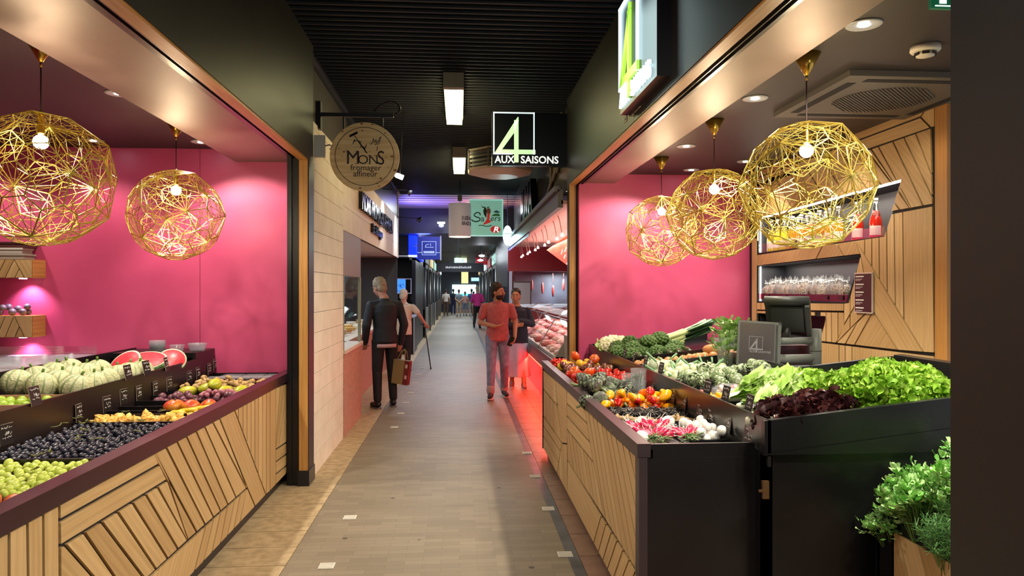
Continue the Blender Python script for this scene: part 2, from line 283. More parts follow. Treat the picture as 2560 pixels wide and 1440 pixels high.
# ---------------------------------------------------------------- architecture
CZ=3.75
def floor_mat():
    m=mat('floor_brick','#6d6155',.5); T=m.node_tree; N=T.nodes; L=T.links; b=N['Principled BSDF']; tc=[x for x in N if x.type=='TEX_COORD'][0]
    br=N.new('ShaderNodeTexBrick'); br.inputs['Scale'].default_value=1; br.inputs['Brick Width'].default_value=.22; br.inputs['Row Height'].default_value=.062
    br.inputs['Mortar Size'].default_value=.0018; br.inputs['Color1'].default_value=hexc('#95866f'); br.inputs['Color2'].default_value=hexc('#857762'); br.inputs['Mortar'].default_value=hexc('#7a6c5b'); br.inputs['Bias'].default_value=.1
    L.new(tc.outputs['Object'],br.inputs['Vector'])
    n=N.new('ShaderNodeTexNoise'); n.inputs['Scale'].default_value=1.3; n.inputs['Detail'].default_value=6; L.new(tc.outputs['Object'],n.inputs['Vector'])
    mx=N.new('ShaderNodeMix'); mx.data_type='RGBA'; mx.blend_type='MULTIPLY'; mx.inputs['Factor'].default_value=.35; L.new(br.outputs[0],mx.inputs['A']); L.new(n.outputs[0],mx.inputs['B'])
    # spots of grime
    v=N.new('ShaderNodeTexVoronoi'); v.inputs['Scale'].default_value=2.6; L.new(tc.outputs['Object'],v.inputs['Vector'])
    lt=N.new('ShaderNodeMath'); lt.operation='LESS_THAN'; lt.inputs[1].default_value=.05; L.new(v.outputs['Distance'],lt.inputs[0])
    m3=N.new('ShaderNodeMix'); m3.data_type='RGBA'; L.new(lt.outputs[0],m3.inputs['Factor']); L.new(mx.outputs['Result'],m3.inputs['A']); m3.inputs['B'].default_value=hexc('#463e37')
    L.new(m3.outputs['Result'],b.inputs['Base Color'])
    bp=N.new('ShaderNodeBump'); bp.inputs['Strength'].default_value=.25; bp.inputs['Distance'].default_value=.003; L.new(br.outputs['Fac'],bp.inputs['Height']); bp.invert=True; L.new(bp.outputs[0],b.inputs['Normal'])
    return m
FL=floor_mat(); TRAV=mat('travertine','#bfa57e',.55,n2='#a28a66',ns=14,bump=(60,.15)); TERRA=mat('terracotta_slab','#8a6a55',.4,n2='#77584a',ns=9)
mb=MB(); mb.box(-1.03,.665,-1.5,60,-.1,0); mb.box(-5,-1.57,-1.5,60,-.1,-.004); mb.box(1.6,5,-1.5,60,-.1,-.004); struct('floor',mb,FL)
mb=MB(); y=-1.2
while y<60: mb.box(-1.57,-1.034,y+.004,y+.306,-.1,.001); y+=.31
mb.box(-1.57,-1.034,-1.5,60,-.1,-.006,1); struct('floor_border',mb,[TRAV,mat('joint','#3a3026',.8)])
mb=MB(); mb.box(.665,.735,-1.5,60,-.1,.0005,0); struct('floor_drain_strip',mb,mat('drain_strip','#3b3f44',.35,n2='#565a5e',ns=6))
mb=MB(); y=-1.2
while y<60: mb.box(.738,1.02,y+.003,y+.4-.003,-.1,.001); mb.box(1.024,1.6,y+.003,y+.397,-.1,.001); y+=.4
mb.box(.735,1.6,-1.5,60,-.1,-.005,1); struct('floor_slabs',mb,[TERRA,mat('joint','#3a3026')])
# reflective floor studs
mb=MB(); mb.box(-.045,.045,-.045,.045,0,.004)
for i in range(6): mb.box(-.038,.038,-.04+i*.014,-.034+i*.014,.004,.006)
st=Proto(mb.build('floor_stud',mat('stud_white','#cfcabd',.5),None,'small ribbed white floor stud','floor stud'))
for i,(x,y,l) in enumerate([(-.785,4.35,'leftmost nearest in the aisle'),(-.785,5.26,'second in the left row'),(-.77,8.65,'beyond the fruit stall in the left row'),(-.77,9.6,''),(-.77,10.5,''),(-.77,11.5,''),(-.77,12.7,''),(-.77,13.9,''),(-.77,15,''),(.655,4.43,'lower right beside the dark strip'),(.665,5.36,'second from the camera along the dark strip'),(.665,6.3,'third along the dark strip'),(.68,7.2,'fourth along the dark strip, by the red light')]):
    st.put((x,y,.001),(0,0,0),1,'small ribbed white floor stud '+(l or 'in the far part of the left row'),'floor studs')
# ceiling slats
mb=MB(); mb.box(-5,5,-1.5,16.2,CZ+.12,CZ+.2,0); y=.5
while y<16.15: mb.box(-1.3,1.34,y,y+.03,CZ-.0,CZ+.07,1); mb.box(-1.3,1.34,y-.003,y,CZ-.004,CZ+.012,2); y+=.104
struct('ceiling',mb,[mat('void_black','#020203',.9),mat('slat_black','#040405',.6),mat('slat_highlight','#35373c',.35)])  # paler strip on each slat paints the grey highlight along its edge
mb=MB(); mb.box(-5,5,18.9,19.1,3.1,3.9,0); mb.box(-5,5,19.1,60,3.1,3.2,0); mb.box(-5,5,16.2,18.9,CZ,CZ+.1,1)
for i in range(6): mb.box(-5,5,16.4+i*.42,16.42+i*.42,CZ-.01,CZ+.01,2)
struct('ceiling_far',mb,[mat('far_black','#12131a',.5),mat('tile_pale','#a59aa0',.45),mat('joint2','#5a4a50',.6)])
lamp('AREA','blue_wash_light',(-1.1,17.4,3.2),28,(.18,.15,1),(-.7,17.5,3.75),.5); lamp('AREA','amber_wash_light',(.6,17.4,3.2),10,(1,.45,.3),(.4,17.5,3.75),.5)
# left fascia, post, soffit
mb=MB(); mb.box(-1.34,-1.26,.2,6.34,2.74,CZ); struct('wall_left_fascia',mb,DARK)
mb=MB(); mb.box(-1.335,-1.265,.2,6.15,2.725,2.74); mb.box(-1.335,-1.265,6.13,6.15,.13,2.725); struct('trim_left',mb,OAKT)
mb=MB(); mb.box(-1.34,-1.258,6.15,6.36,.13,2.74); mb.box(-1.345,-1.25,6.12,6.37,0,.13,1); struct('wall_left_post',mb,[mat('post_dark','#241c20',.4),mat('post_foot','#15161c',.3)])
mb=MB(); mb.box(-1.44,-1.34,.2,6.2,2.76,3.4,0); mb.box(-1.395,-1.385,.2,6.15,2.745,2.765,1); mb.box(-1.365,-1.36,.2,6.15,2.745,2.765,1); mb.box(-1.44,-1.34,6.16,6.3,0,2.8,0); mb.box(-1.41,-1.40,6.14,6.165,0,2.75,1)
struct('trim_left_track',mb,[mat('track_black','#060607',.35),mat('track_metal','#3f4147',.3,1)])
SOFF=mat('soffit_metal','#8a776d',.5,.5,n2='#84716a',ns=2,bump=(90,.04))
mb=MB(); mb.box(-2.0,-1.44,.2,6.62,2.79,2.95); struct('wall_left_lintel',mb,SOFF)
CEILM=mat('stall_ceiling','#2b2522',.5)
mb=MB(); mb.box(-4.7,-1.44,.2,6.7,2.9,3.0); struct('ceiling_left_stall',mb,CEILM)
mb=MB(); mb.box(-4.7,-2.312,6.62,6.72,0,2.9); mb.box(-2.308,-1.4,6.62,6.72,0,2.9); mb.box(-4.8,-4.7,.2,6.7,0,2.9); mb.box(-4.7,-1.44,.1,.2,0,2.9); struct('wall_left_stall',mb,PINK)
# right fascia, trim, soffit
mb=MB(); mb.box(1.2,1.28,1.7,7.95,2.80,CZ+.15); mb.box(1.2,1.29,7.84,7.96,0,2.8); struct('wall_right_fascia',mb,DARK)
mb=MB(); mb.box(1.205,1.275,1.7,7.84,2.785,2.80); mb.box(1.205,1.275,7.825,7.845,0,2.785); struct('trim_right',mb,OAKT)
mb=MB(); mb.box(1.28,1.37,1.7,7.84,2.80,3.4,0); mb.box(1.30,1.305,1.7,7.8,2.785,2.80,1); mb.box(1.33,1.34,1.7,7.8,2.785,2.80,1); mb.box(1.285,1.37,7.83,7.92,0,2.81,0); mb.box(1.36,1.365,7.815,7.83,0,2.8,1)
struct('trim_right_track',mb,[mat('track_black','#060607'),mat('track_metal','#3f4147')])
mb=MB(); mb.box(1.37,1.69,1.0,7.75,2.80,2.95); struct('wall_right_lintel',mb,SOFF)
mb=MB(); mb.box(1.28,3.7,1.0,7.8,2.9,3.0); struct('ceiling_right_stall',mb,CEILM)
mb=MB(); mb.box(1.3,3.6,7.75,7.85,0,2.9); struct('wall_right_stall',mb,PINK)
mb=MB(); mb.box(1.2,1.36,.1,1.68,0,CZ+.1,0); mb.box(1.36,3.4,1.0,1.1,0,2.9,0); mb.box(1.215,1.36,1.68,1.7,0,CZ,1); struct('wall_right_near',mb,[mat('near_dark','#141315',.5),mat('near_edge','#a38c6a',.5)])
# right back wall with niches
mb=MB(); T=face_left(3.21,0,0)
def FL_(p): return (-p[0],p[1])
N1=[(7.506,2.405),(5.409,2.437),(4.987,2.441),(5.199,2.049),(7.506,2.033)]; N2=[(7.506,1.894),(5.52,1.923),(5.746,1.537),(7.506,1.514)]; N3=[(7.506,1.39),(6.063,1.405),(6.176,1.185),(7.506,1.185)]
for P in ([(7.75,2.95),(7.75,2.405),(4.987,2.441),(4.6,2.441),(4.6,2.95)],[(4.987,2.441),(5.199,2.049),(4.6,2.049),(4.6,2.441)],[(7.75,2.405),(7.506,2.405),(7.506,.7),(7.75,.7)],
          [(7.506,2.033),(5.199,2.049),(4.6,2.049),(4.6,1.92),(5.52,1.923),(7.506,1.894)],[(5.52,1.923),(4.6,1.92),(4.6,1.537),(5.746,1.537)],[(7.506,1.514),(5.746,1.537),(4.6,1.537),(4.6,1.405),(6.063,1.405),(7.506,1.39)],
          [(6.063,1.405),(4.6,1.405),(4.6,1.185),(6.176,1.185)],[(7.506,1.185),(4.6,1.185),(4.6,0),(7.506,0)]):
    mb.poly([FL_(p) for p in P],face_left(3.215,0,0),.012)
T2=M(((0,0,-1,3.2),(1,0,0,0),(0,1,0,0),(0,0,0,1)))
for NP in (N1,N2,N3):
    n=len(NP)
    for i in range(n):
        a,b=NP[i],NP[(i+1)%n]; mb.add([(3.2,a[0],a[1]),(3.2,b[0],b[1]),(3.5,b[0],b[1]),(3.5,a[0],a[1])],[(0,1,2,3)],1)
    mb.add([(3.5,p[0],p[1]) for p in NP],[tuple(range(n))],1)
struct('wall_right_back',mb,[GROOVE,mat('niche_grey','#2b2c33',.5)])
PW+=[([(7.6,2.84),(4.77,2.84),(4.65,2.925),(7.6,2.925)],[]),([(7.6,2.74),(4.66,2.74),(4.77,2.84),(7.6,2.84)],[]),([(4.65,2.925),(4.62,2.93),(4.62,2.74),(4.66,2.74),(4.77,2.84)],[])]
PW[0][1].extend([((5.409+k*.32,2.719),(5.126+k*.32,2.451)) for k in range(1,7)])
mb=MB(); planks(mb,PW,T2,.012,.014,(4.62,7.66,.7,2.93),5,0,(N1,N2,N3)); o=mb.build('trim_1',OAK,None,kind='structure')
mb=MB(); mb.box(3.19,3.6,4.50,4.62,0,2.95); struct('trim_2',mb,oak('oak_side','#c48c48','#b5803c'))
mb=MB(); mb.bar((3.205,4.99,2.434),(3.205,7.5,2.400),.012,.012); 
o=mb.build('led_strip',mat('led_white','#ffffff',em=('#fff6e6',14)),None,'thin white light strip along the top edge of the bottle shelf','light strip')
mb=MB(); mb.bar((3.215,7.49,1.52),(3.215,7.49,1.885),.012); mb.bar((3.215,7.49,2.04),(3.215,7.49,2.395),.012)
mb.build('led_strip',mat('led_white','#ffffff'),None,'upright white light strip at the left end of the wall shelves','light strip')
lamp('AREA','niche_light',(3.32,6.2,2.40),4,NEUT,(3.36,6.2,2.0),.2,sizey=2.2).rotation_euler=(0,0,0)
lamp('AREA','niche_light',(3.32,6.6,1.88),3.5,NEUT,(3.36,6.2,1.4),.2,sizey=1.7).rotation_euler=(0,0,0)
# ---------------------------------------------------------------- left counter
def tilt(y): return .0
PL[0]=([(1.4,.93),(2.727,.898),(2.733,.304),(1.4,.304)],PL[0][1]+[((a,.9),(a,.3)) for a in (1.6,1.75,1.9,2.05,2.2)]); PL[5]=([(1.4,.304),(3.494,.302),(5.055,.284),(5.249,.098),(1.4,.092)],PL[5][1]+[((3.4,.3),(3.2,.1)),((2.5,.3),(2.3,.1))])
cl=thing('fruit_counter','long oak-faced counter of the left stall with maroon rail and black fruit bins','counter',(-1.8,3.5,0))
mb=MB(); mb.box(-1.475,-1.46,1.4,6.56,.09,.87,1); planks(mb,PL,face_right(-1.46,0,0),.012,.016,(1.42,6.3,.095,.868),3); mb.build('front_panel',[OAK,GROOVE],cl)
mb=MB(); mb.box(-1.52,-1.44,1.3,6.6,.868,.94); mb.build('front_rail',RAIL,cl)
mb=MB(); mb.box(-1.56,-1.50,1.3,6.6,0,.09); mb.build('kickboard',mat('kick_black','#19171a',.4),cl)
mb=MB(); mb.box(-2.2,-1.52,1.3,6.6,.82,.84); mb.box(-2.2,-2.185,1.3,6.6,.0,1.06); mb.box(-2.2,-1.52,1.3,1.32,0,.94); mb.box(-2.2,-1.52,6.58,6.6,0,.9); mb.box(-1.52,-1.505,1.3,6.6,.82,.9); mb.build('front_bin',BLACK,cl)
mb=MB(); mb.box(-2.19,-2.176,1.3,6.14,.86,1.065); mb.box(-2.21,-2.176,6.14,6.6,.84,1.12); mb.build('riser',mat('riser_brown','#1f1613',.34,n2='#281a17',ns=3),cl)
mb=MB(); mb.box(-2.85,-2.2,1.3,6.6,.96,.98); mb.box(-2.87,-2.85,1.3,6.6,0,1.13); mb.box(-2.85,-2.2,1.3,1.32,.5,1.06); mb.box(-2.85,-2.2,6.13,6.6,1.08,1.12); mb.build('upper_shelf',BLACK,cl)
for y in (2.72,3.34,4.23,4.5,4.62,4.79,5.02,5.27,5.55):
    mb=MB(); mb.box(-2.17,-1.53,y-.008,y+.008,.84,.895); mb.build('bin_divider',BLACK,cl)
# service counter glass behind
mb=MB(); mb.box(-4.6,-3.0,5.2,6.55,0,1.05,0); mb.box(-4.6,-2.95,5.15,6.58,1.05,1.075,1); mb2=MB(); mb2.box(-4.5,-2.9,6.0,6.012,1.09,1.19)
sc_=thing('service_counter','low back counter with clear glass screen behind the melons','counter',(-3.8,5.9,0)); mb.build('cabinet',[BLACK,mat('top_grey','#8f8d92',.3)],sc_); mb2.build('glass_screen',GLASS,sc_)
# wall shelves left
for k,(z0,z1) in enumerate([(1.742,1.90),(1.235,1.42)]):
    s_=thing('wall_shelf',['upper','lower'][k]+' oak box shelf on the pink wall, chevron-grooved front','shelf',(-4.1,6.4,z0),'box shelves on the pink wall')
    mb=MB(); mb.box(-4.65,-3.63,6.425,6.62,z0,z1); mb.build('box',OAKT,s_)
    mb=MB(); h=z1-z0; rg=[([(-4.65,z0),(-3.85,z0),(-3.775,z1),(-4.65,z1)],[((-3.85-.07*q,z0),(-3.775-.07*q,z1)) for q in (1,2,3,4)]),
        ([(-3.85,z0),(-3.69,z0),(-3.775,z1)],[((-3.77,z0),(-3.73,z0+h*.55))]),([(-3.69,z0),(-3.63,z0),(-3.63,z1),(-3.775,z1)],[])]
    planks(mb,rg,face_cam(0,6.423,0),.008,.007,None,9+k); mb.box(-4.64,-3.635,6.4225,6.4275,z0+.002,z1-.002,1); mb.build('front_panel',[OAK,GROOVE],s_)
    mb=MB(); mb.lathe([(.03,0),(.03,-.008)],12,0,(-3.75,6.5,z0)); mb.build('downlight',mat('led_pink','#ffe8ff',em=('#ffd0f0',6)),s_)
    lamp('SPOT','shelf_spot',(-3.74,6.52,z0-.02),9,(1,.72,1),(-3.74,6.62,z0-.5),.02,.8,110)
# ---------------------------------------------------------------- right lower counter
cr=thing('vegetable_counter','low oak-faced counter of the right stall with dark rail and vegetable bins','counter',(1.1,5.2,0))
mb=MB(); mb.box(.845,.86,3.34,7.15,.06,.87,1); planks(mb,PR,M(((0,0,-1,.845),(1,0,0,0),(0,1,0,0),(0,0,0,1))),.011,.013,(3.36,7.13,.065,.868),4); mb.build('front_panel',[OAK,GROOVE],cr)
mb=MB(); mb.box(.822,.885,3.28,5.54,.868,.932); mb.box(.822,.885,5.546,7.16,.868,.932); mb.box(.83,.87,3.28,3.345,0,.87); mb.box(.828,.87,7.13,7.16,.06,.87); mb.build('front_rail',mat('rail_brown','#352a2c',.34,n2='#3b3031',ns=2),cr)
mb=MB(); mb.box(.88,.93,3.35,7.1,0,.065); mb.build('kickboard',mat('kick_black','#19171a'),cr)
mb=MB(); mb.box(.87,1.39,3.3,3.32,.03,.925); mb.box(.87,1.39,3.296,3.3,.02,.86); mb.build('end_panel',BLACK,cr)
mb=MB(); mb.box(.88,1.385,3.32,7.15,.81,.83); mb.box(.88,1.385,7.13,7.15,0,.9); mb.box(.88,.9,3.3,7.13,.8,.9); mb.build('lower_bin',BLACK,cr)
for y in (4.13,4.25,4.53,4.86,5.5):
    mb=MB(); mb.box(.89,1.385,y-.008,y+.008,.83,.878); mb.build('bin_divider',BLACK,cr)
# upper block
def dz(x): return 1.05+.107*(x-1.4)
cu=thing('salad_counter','tall black sloping counter of the right stall carrying lettuces, onions and leeks','counter',(2.0,5.2,0))
T=M.Identity(4)
def slab(mb,x0,x1,y0,y1,o0,o1,m=0):
    vs=[(x,y,dz(x)+o) for o in (o0,o1) for y in (y0,y1) for x in (x0,x1)]; mb.add(vs,[(0,2,3,1),(4,5,7,6),(0,1,5,4),(2,6,7,3),(0,4,6,2),(1,3,7,5)],m)
mb=MB(); mb.box(1.39,2.75,3.2,3.24,0,.89); mb.box(1.39,1.43,3.2,7.72,0,.9); mb.build('base_panel',BLACK,cu)
mb=MB(); slab(mb,1.385,2.75,3.18,3.215,-.16,0); mb.add([(1.385,3.175,.895),(2.75,3.175,.895),(2.75,3.175,1.06),(1.385,3.175,.9)],[(0,1,2,3)]); slab(mb,2.7,2.75,3.2,4.3,-.3,.05); mb.build('end_board',BLACK,cu)
mb=MB(); mb.bar((1.383,3.17,.70),(1.383,3.17,.78),.018,.03); mb.bar((1.38,3.165,.74),(1.35,3.165,.735),.01); mb.build('latch',mat('latch_brass','#8a6a48',.4,.8),cu)
mb=MB(); mb.box(1.40,1.415,3.18,7.72,.84,1.052); mb.build('riser',mat('riser_gloss','#2a2724',.25,n2='#1e1c1b',ns=2),cu)
mb=MB(); slab(mb,1.415,2.1,3.215,7.7,-.11,-.09); slab(mb,2.1,2.7,3.215,4.3,-.11,-.09); slab(mb,2.1,2.7,5.5,7.7,-.11,-.09); slab(mb,2.1,2.12,4.25,5.45,-.2,.03); slab(mb,1.415,2.7,7.68,7.72,-.2,.0); slab(mb,2.1,2.7,4.3,4.33,-.3,.04); mb.build('sloping_shelf',mat('shelf_grey','#1b1c1f',.3),cu)
for (x0,x1,y) in ((1.42,2.1,5.62),(1.42,2.6,6.12),(1.42,2.1,4.32),(1.42,2.1,4.0),(1.42,2.1,4.85)):
    mb=MB(); slab(mb,x0,x1,y-.01,y+.01,-.09,.0 if y>5.5 else -.03); mb.build('shelf_divider',BLACK,cu)
mb=MB(); mb.box(2.14,3.1,4.36,5.46,.0,1.02,0); mb.box(2.13,3.15,4.35,5.47,1.02,1.05,1)
ck=mb.build('cash_desk',[BLACK,mat('desk_grey','#6f7174',.25)],None,'low black cash desk with grey top behind the sloping shelf','desk')
# planter
pl=thing('herb_planter','oak-fronted black planter box holding loose herbs at lower right','planter',(2.1,2.8,0))
mb=MB(); mb.box(1.905,1.92,2.2,3.03,0,.6,1); planks(mb,[([(2.2,.02),(3.02,.02),(3.02,.59),(2.2,.59)],[((2.99,.59),(2.72,.02)),((2.85,.59),(2.62,.1)),((2.70,.6),(2.74,.02)),((2.6,.6),(2.6,0)),((2.45,.59),(2.3,.02))])],T2@M.Translation((0,0,0)) if False else M(((0,0,-1,1.905),(1,0,0,0),(0,1,0,0),(0,0,0,1))),.01,.008,None,7); mb.build('front_panel',[OAK,GROOVE],pl)
mb=MB(); mb.box(1.893,1.93,2.2,3.16,.6,.63); mb.box(1.893,1.92,3.03,3.14,0,.6); mb.box(1.893,2.6,3.12,3.15,0,.62); mb.box(1.93,2.6,2.2,3.12,.5,.52); mb.box(2.58,2.6,2.2,3.12,0,.6); mb.build('box',BLACK,pl)
# ---------------------------------------------------------------- openwork pendant lamps
def pendant_mesh(rad):
    ph=(1+5**.5)/2; A=M.Rotation(2*PI/5,3,V((0,1,ph))); B=M.Rotation(2*PI/3,3,V((1,1,1))); G=[M.Identity(3)]; i=0
    while i<len(G):
        for h in (A,B):
            n=h@G[i]
            if not any((n-k).to_4x4().to_3x3().col[0].length<1e-3 and (n-k).col[1].length<1e-3 for k in G): G.append(n)
        i+=1
    sd=V((-.8099806,.57959093,.08947508)); P=[g@sd for g in G]
    # neighbours -> cell corners (tangent planes of three mutually near points)
    cells=[]; el=.4639
    for a in P:
        nb=[b for b in P if .01<(a-b).length<el*1.08]          # five neighbours
        x=a.orthogonal().normalized(); y=a.cross(x); nb.sort(key=lambda b:math.atan2((b-a).dot(y),(b-a).dot(x)))
        c=[]
        for j in range(5):
            b,d=nb[j],nb[(j+1)%5]; n=(b-a).cross(d-a)
            if n.dot(a)<0: n=-n
            n.normalize(); c.append(n/n.dot(a))
        cells.append((a,c))
    mb=MB()
    def S(p,q,w,u): mb.bar(p*rad,q*rad,w*.82,.0022,0,u)
    rnd=random.Random(3)
    for a,c in cells:
        f=max(range(5),key=lambda j:c[j].length); c=c[f:]+c[:f]            # c[0] = the corner where five faces meet
        v0,v1,v2,v3,v4=c; L=lambda p,q,t:p+(q-p)*t
        for j in range(5): S(c[j],c[(j+1)%5],.0075,a)
        k1=L(v0,v1,.62); k4=L(v0,v4,.58); m1=L(v1,v3,.28); m2=L(v2,v4,.42); m3=L(v4,v2,.22); e=L(v2,v3,.5)
        ce=(m1+m2+m3)/3; g=L(v0,ce,.55); h=L(v0,m3,.62)
        for p,q,w_ in ((v0,m1,.0032),(v0,g,.0032),(v0,h,.0032),(v0,m2,.0028),(k1,m1,.0032),(m1,v2,.0032),(m1,v1,.0028),(m1,m2,.0032),(m2,v3,.0032),(m2,e,.0028),(m2,m3,.0032),(m3,v4,.0032),(m3,k4,.0028),(m3,v3,.0028),(g,m1,.0028),(g,h,.0028),(h,m3,.0028),(L(v1,v2,.5),m1,.0028),(e,m1,.0026),(h,k4,.0026)): S(p,q,w_,a)
    return mb
BR=mat('etched_brass','#e6cf68',.3,1)
def make_pendant():
    t=thing('pendant_lamp','x','pendant lamp')
    pendant_mesh(.325).build('openwork_shade',BR,t)
    mb=MB(); mb.lathe([(.004,.585),(.010,.588),(.074,.70),(.07,.70)],28); mb.lathe([(.006,.585),(.006,.56)],10); mb.build('ceiling_cone',BRASS,t)
    mb=MB(); mb.tube([(0,0,.57),(0,0,.22)],.0035,6); mb.build('cord',mat('cord','#2a1512',.6),t)
    mb=MB(); mb.lathe([(.004,.345),(.017,.33),(.017,.235),(.02,.23),(.004,.22)],14); lh=mb.build('lamp_holder',BRASS,t)
    mb=MB(); mb.ell((0,0,.185),.036,16,10); mb.build('bulb',mat('bulb_glow','#fff4dc',em=('#ffe6bc',230)),lh)
    return t
PP=Proto(make_pendant())
for x,y,l,rz in [(-2.09,3.77,'large gold openwork pendant over the grapes and melons in the left stall',.3),(-2.11,5.55,'gold openwork pendant in the left stall farther from the camera, over the mangoes',1.1),
              (1.845,3.71,'gold openwork pendant nearest the camera in the right stall, before the juice bottles',.7),(1.88,5.2,'middle one of the three gold openwork pendants in the right stall',2.0),(1.92,6.73,'gold openwork pendant farthest back in the right stall, against the pink wall',2.9)]:
    PP.put((x,y,2.2),(0,0,rz),1,l,'gold openwork pendants')
# downlights
mb=MB(); mb.lathe([(.062,-.004),(.078,-.006),(.084,-.001),(.08,.0)],28); mb2=MB(); mb2.lathe([(.03,.015),(.06,-.002),(.062,-.001)],24,0,(0,0,0)); mb3=MB(); mb3.lathe([(.026,-.004),(.024,-.007)],16)
dl=thing('downlight','x','downlight'); mb.build('trim_ring',mat('ring_grey','#a9a9a6',.35),dl); mb2.build('reflector',mat('reflector','#cfd8e0',.15,.6,em=('#dff0ff',.5)),dl); mb3.build('lens',mat('led_cool','#ffffff',em=('#f4fbff',30)),dl)
DP=Proto(dl)
for x,y,l in [(-2.17,4.77,'recessed downlight beside the lintel of the left stall'),(-2.19,6.3,'recessed downlight before the far pink wall of the left stall, near the lintel'),(-3.07,6.3,'recessed downlight at the back of the left stall behind the large pendant'),(1.906,3.27,'bright recessed downlight nearest the camera in the right stall'),(1.934,4.59,'recessed downlight beside the big right pendant cone'),(1.98,6.17,'small recessed downlight between the two farther right pendants'),(2.80,6.87,'recessed downlight before the bottle shelf of the right stall'),(2.43,7.4,'recessed downlight close to the pink wall of the right stall')]:
    DP.put((x,y,2.899),(0,0,0),1,l,'ceiling downlights')
# smoke detector
t=thing('smoke_detector','round cream smoke detector on the dark ceiling of the right stall','smoke detector',(2.394,3.543,2.9))
mb=MB(); mb.lathe([(.07,0),(.072,-.022),(.066,-.03),(.05,-.034),(.0,-.034)][:-1]+[(.002,-.034)],28,0,(2.394,3.543,2.9)); mb.build('base',mat('cream','#d9cbb4',.45),t)
mb=MB(); mb.lathe([(.045,-.034),(.043,-.052),(.002,-.054)],24,0,(2.394,3.543,2.9)); mb.build('sensor_cap',mat('cream','#d9cbb4'),t)
mb=MB()
for k in range(6): a=k*PI/3; mb.box(.0445,.049,-.017,.017,-.05,-.036,0,M.Translation((2.394,3.543,2.9))@M.Rotation(a,4,'Z'))
mb.build('vent_slot',mat('slot_dark','#221c18',.6),t)
# ceiling air conditioner
t=thing('air_conditioner','square dark grey ceiling cassette air conditioner with ribbed centre grille','air conditioner',(2.72,4.45,2.9)); AC=mat('ac_grey','#5d564c',.5)
mb=MB(); T=M.Translation((2.72,4.45,2.9)); mb.box(-.5,.5,-.5,.5,-.035,-.001,0,T); mb.build('housing',AC,t)
mb=MB()
for a in range(4): mb.box(-.36,.36,.385,.44,-.037,-.034,0,T@M.Rotation(a*PI/2,4,'Z'))
mb.build('air_slot',mat('slot_black','#0a0908',.8),t)
mb=MB(); k=-.27
while k<.28: l=math.sqrt(max(.30**2-k*k,.001)); mb.box(-l,l,k,k+.008,-.042,-.034,0,T@M.Rotation(.78,4,'Z')); k+=.02
mb.build('grille',AC,t)
# exit sign
t=thing('exit_sign','green and white emergency exit sign hanging at upper right, cut by the frame','exit sign',(2.12,2.93,2.9))
mb=MB(); mb.box(2.005,2.30,2.925,2.945,2.845,3.02-.12); mb.build('panel',mat('exit_green','#0f5a3c',.4,em=('#0c5a38',.3)),t); mb=MB(); mb.box(2.02,2.29,2.922,2.925,2.853,2.857); mb.box(2.04,2.07,2.922,2.925,2.865,2.895); mb.poly([(2.09,2.86),(2.16,2.86),(2.15,2.88),(2.19,2.895),(2.13,2.895)],M(((1,0,0,0),(0,0,-1,2.925),(0,1,0,0),(0,0,0,1))),.002); mb.build('pictogram',mat('exit_white','#e8efe8',em=('#ffffff',.8)),t)
# ---------------------------------------------------------------- "4 aux saisons" signs
def logo(parts,T,wd,dep,fr=1,tx=1):
    """478 x 345 drawing units -> wd metres; returns three mesh builders frame, four, letters"""
    k=wd/478; Q=T@M.Scale(k,4); H=dep/k
    def R_(mb,x0,y0,x1,y1): mb.poly([(x0,345-y0),(x1,345-y0),(x1,345-y1),(x0,345-y1)],Q,H)
    f=MB(); R_(f,8,10,270,18); R_(f,8,10,16,275); R_(f,262,10,270,275); R_(f,8,270,130,277)
    g=MB(); R_(g,140,60,168,326); R_(g,168,246,275,274); R_(g,44,246,140,274)
    g.poly([(162,345-40),(168,345-40),(168,345-62),(140,345-140),(62,345-248),(44,345-274),(13,345-274)],Q,H)
    l=MB(); textmb(l,'AUX',Q@M.Translation((18,345-330,0)),64,H,0,.92,bold=1.2); textmb(l,'SAISONS',Q@M.Translation((181,345-330,0)),64,H,0,.97,bold=1.2)
    return f,g,l
EW=mat('sign_white','#f2ffff',em=('#cfe9ea',.55)); EG=mat('sign_green','#d6f6cc',em=('#b4e8a8',.5))
t=thing('blade_sign','square black hanging shop sign with pale green figure four facing the aisle','sign',(1.2,7.955,3.0))
mb=MB(); mb.box(.361,1.2,7.955,8.06,3.018,3.602); mb.build('box',mat('sign_navy','#0b0d14',.3),t)
f,g,l=logo(t,face_cam(.361,7.955,3.018),.839,.006); f.build('square_outline',EW,t); g.build('figure_four',EG,t); l.build('lettering',mat('sign_text','#f4f7f7',em=('#e8eeee',.45)),t)
t=thing('wall_sign','large lit shop sign with green figure four on the right fascia above','sign',(1.15,4.5,2.85))
mb=MB(); mb.box(1.12,1.2,4.02,4.95,2.86,3.64); mb.build('box',mat('sign_navy','#0b0d14'),t)
f,g,l=logo(t,face_left(1.12,4.945,2.865)@M.Scale(1.12,4,(0,1,0)),.92,.018)
EH=mat('halo_white','#f4ffff',em=('#d0f6ff',1.3)); f.build('square_outline',EH,t); g.build('figure_four',mat('halo_green','#a4cc40',em=('#8fbf3c',.30)),t); l.build('lettering',EH,t)
lamp('AREA','sign_glow',(1.0,4.5,3.2),2,(.75,1,1),(1.2,4.5,3.2),.6)
mb=MB(); textmb(mb,'les',face_left(1.2,5.17,2.855),.11,.006,0,.8); mb.box(1.194,1.2,4.99,5.02,2.865,2.89); textmb(mb,'légumes',face_left(1.2,4.97,2.855),.11,.006,0,.8)
mb.build('fascia_lettering',mat('letter_tan','#d8cba8',.5),None,'small tan lettering les légumes under the lit sign','lettering')
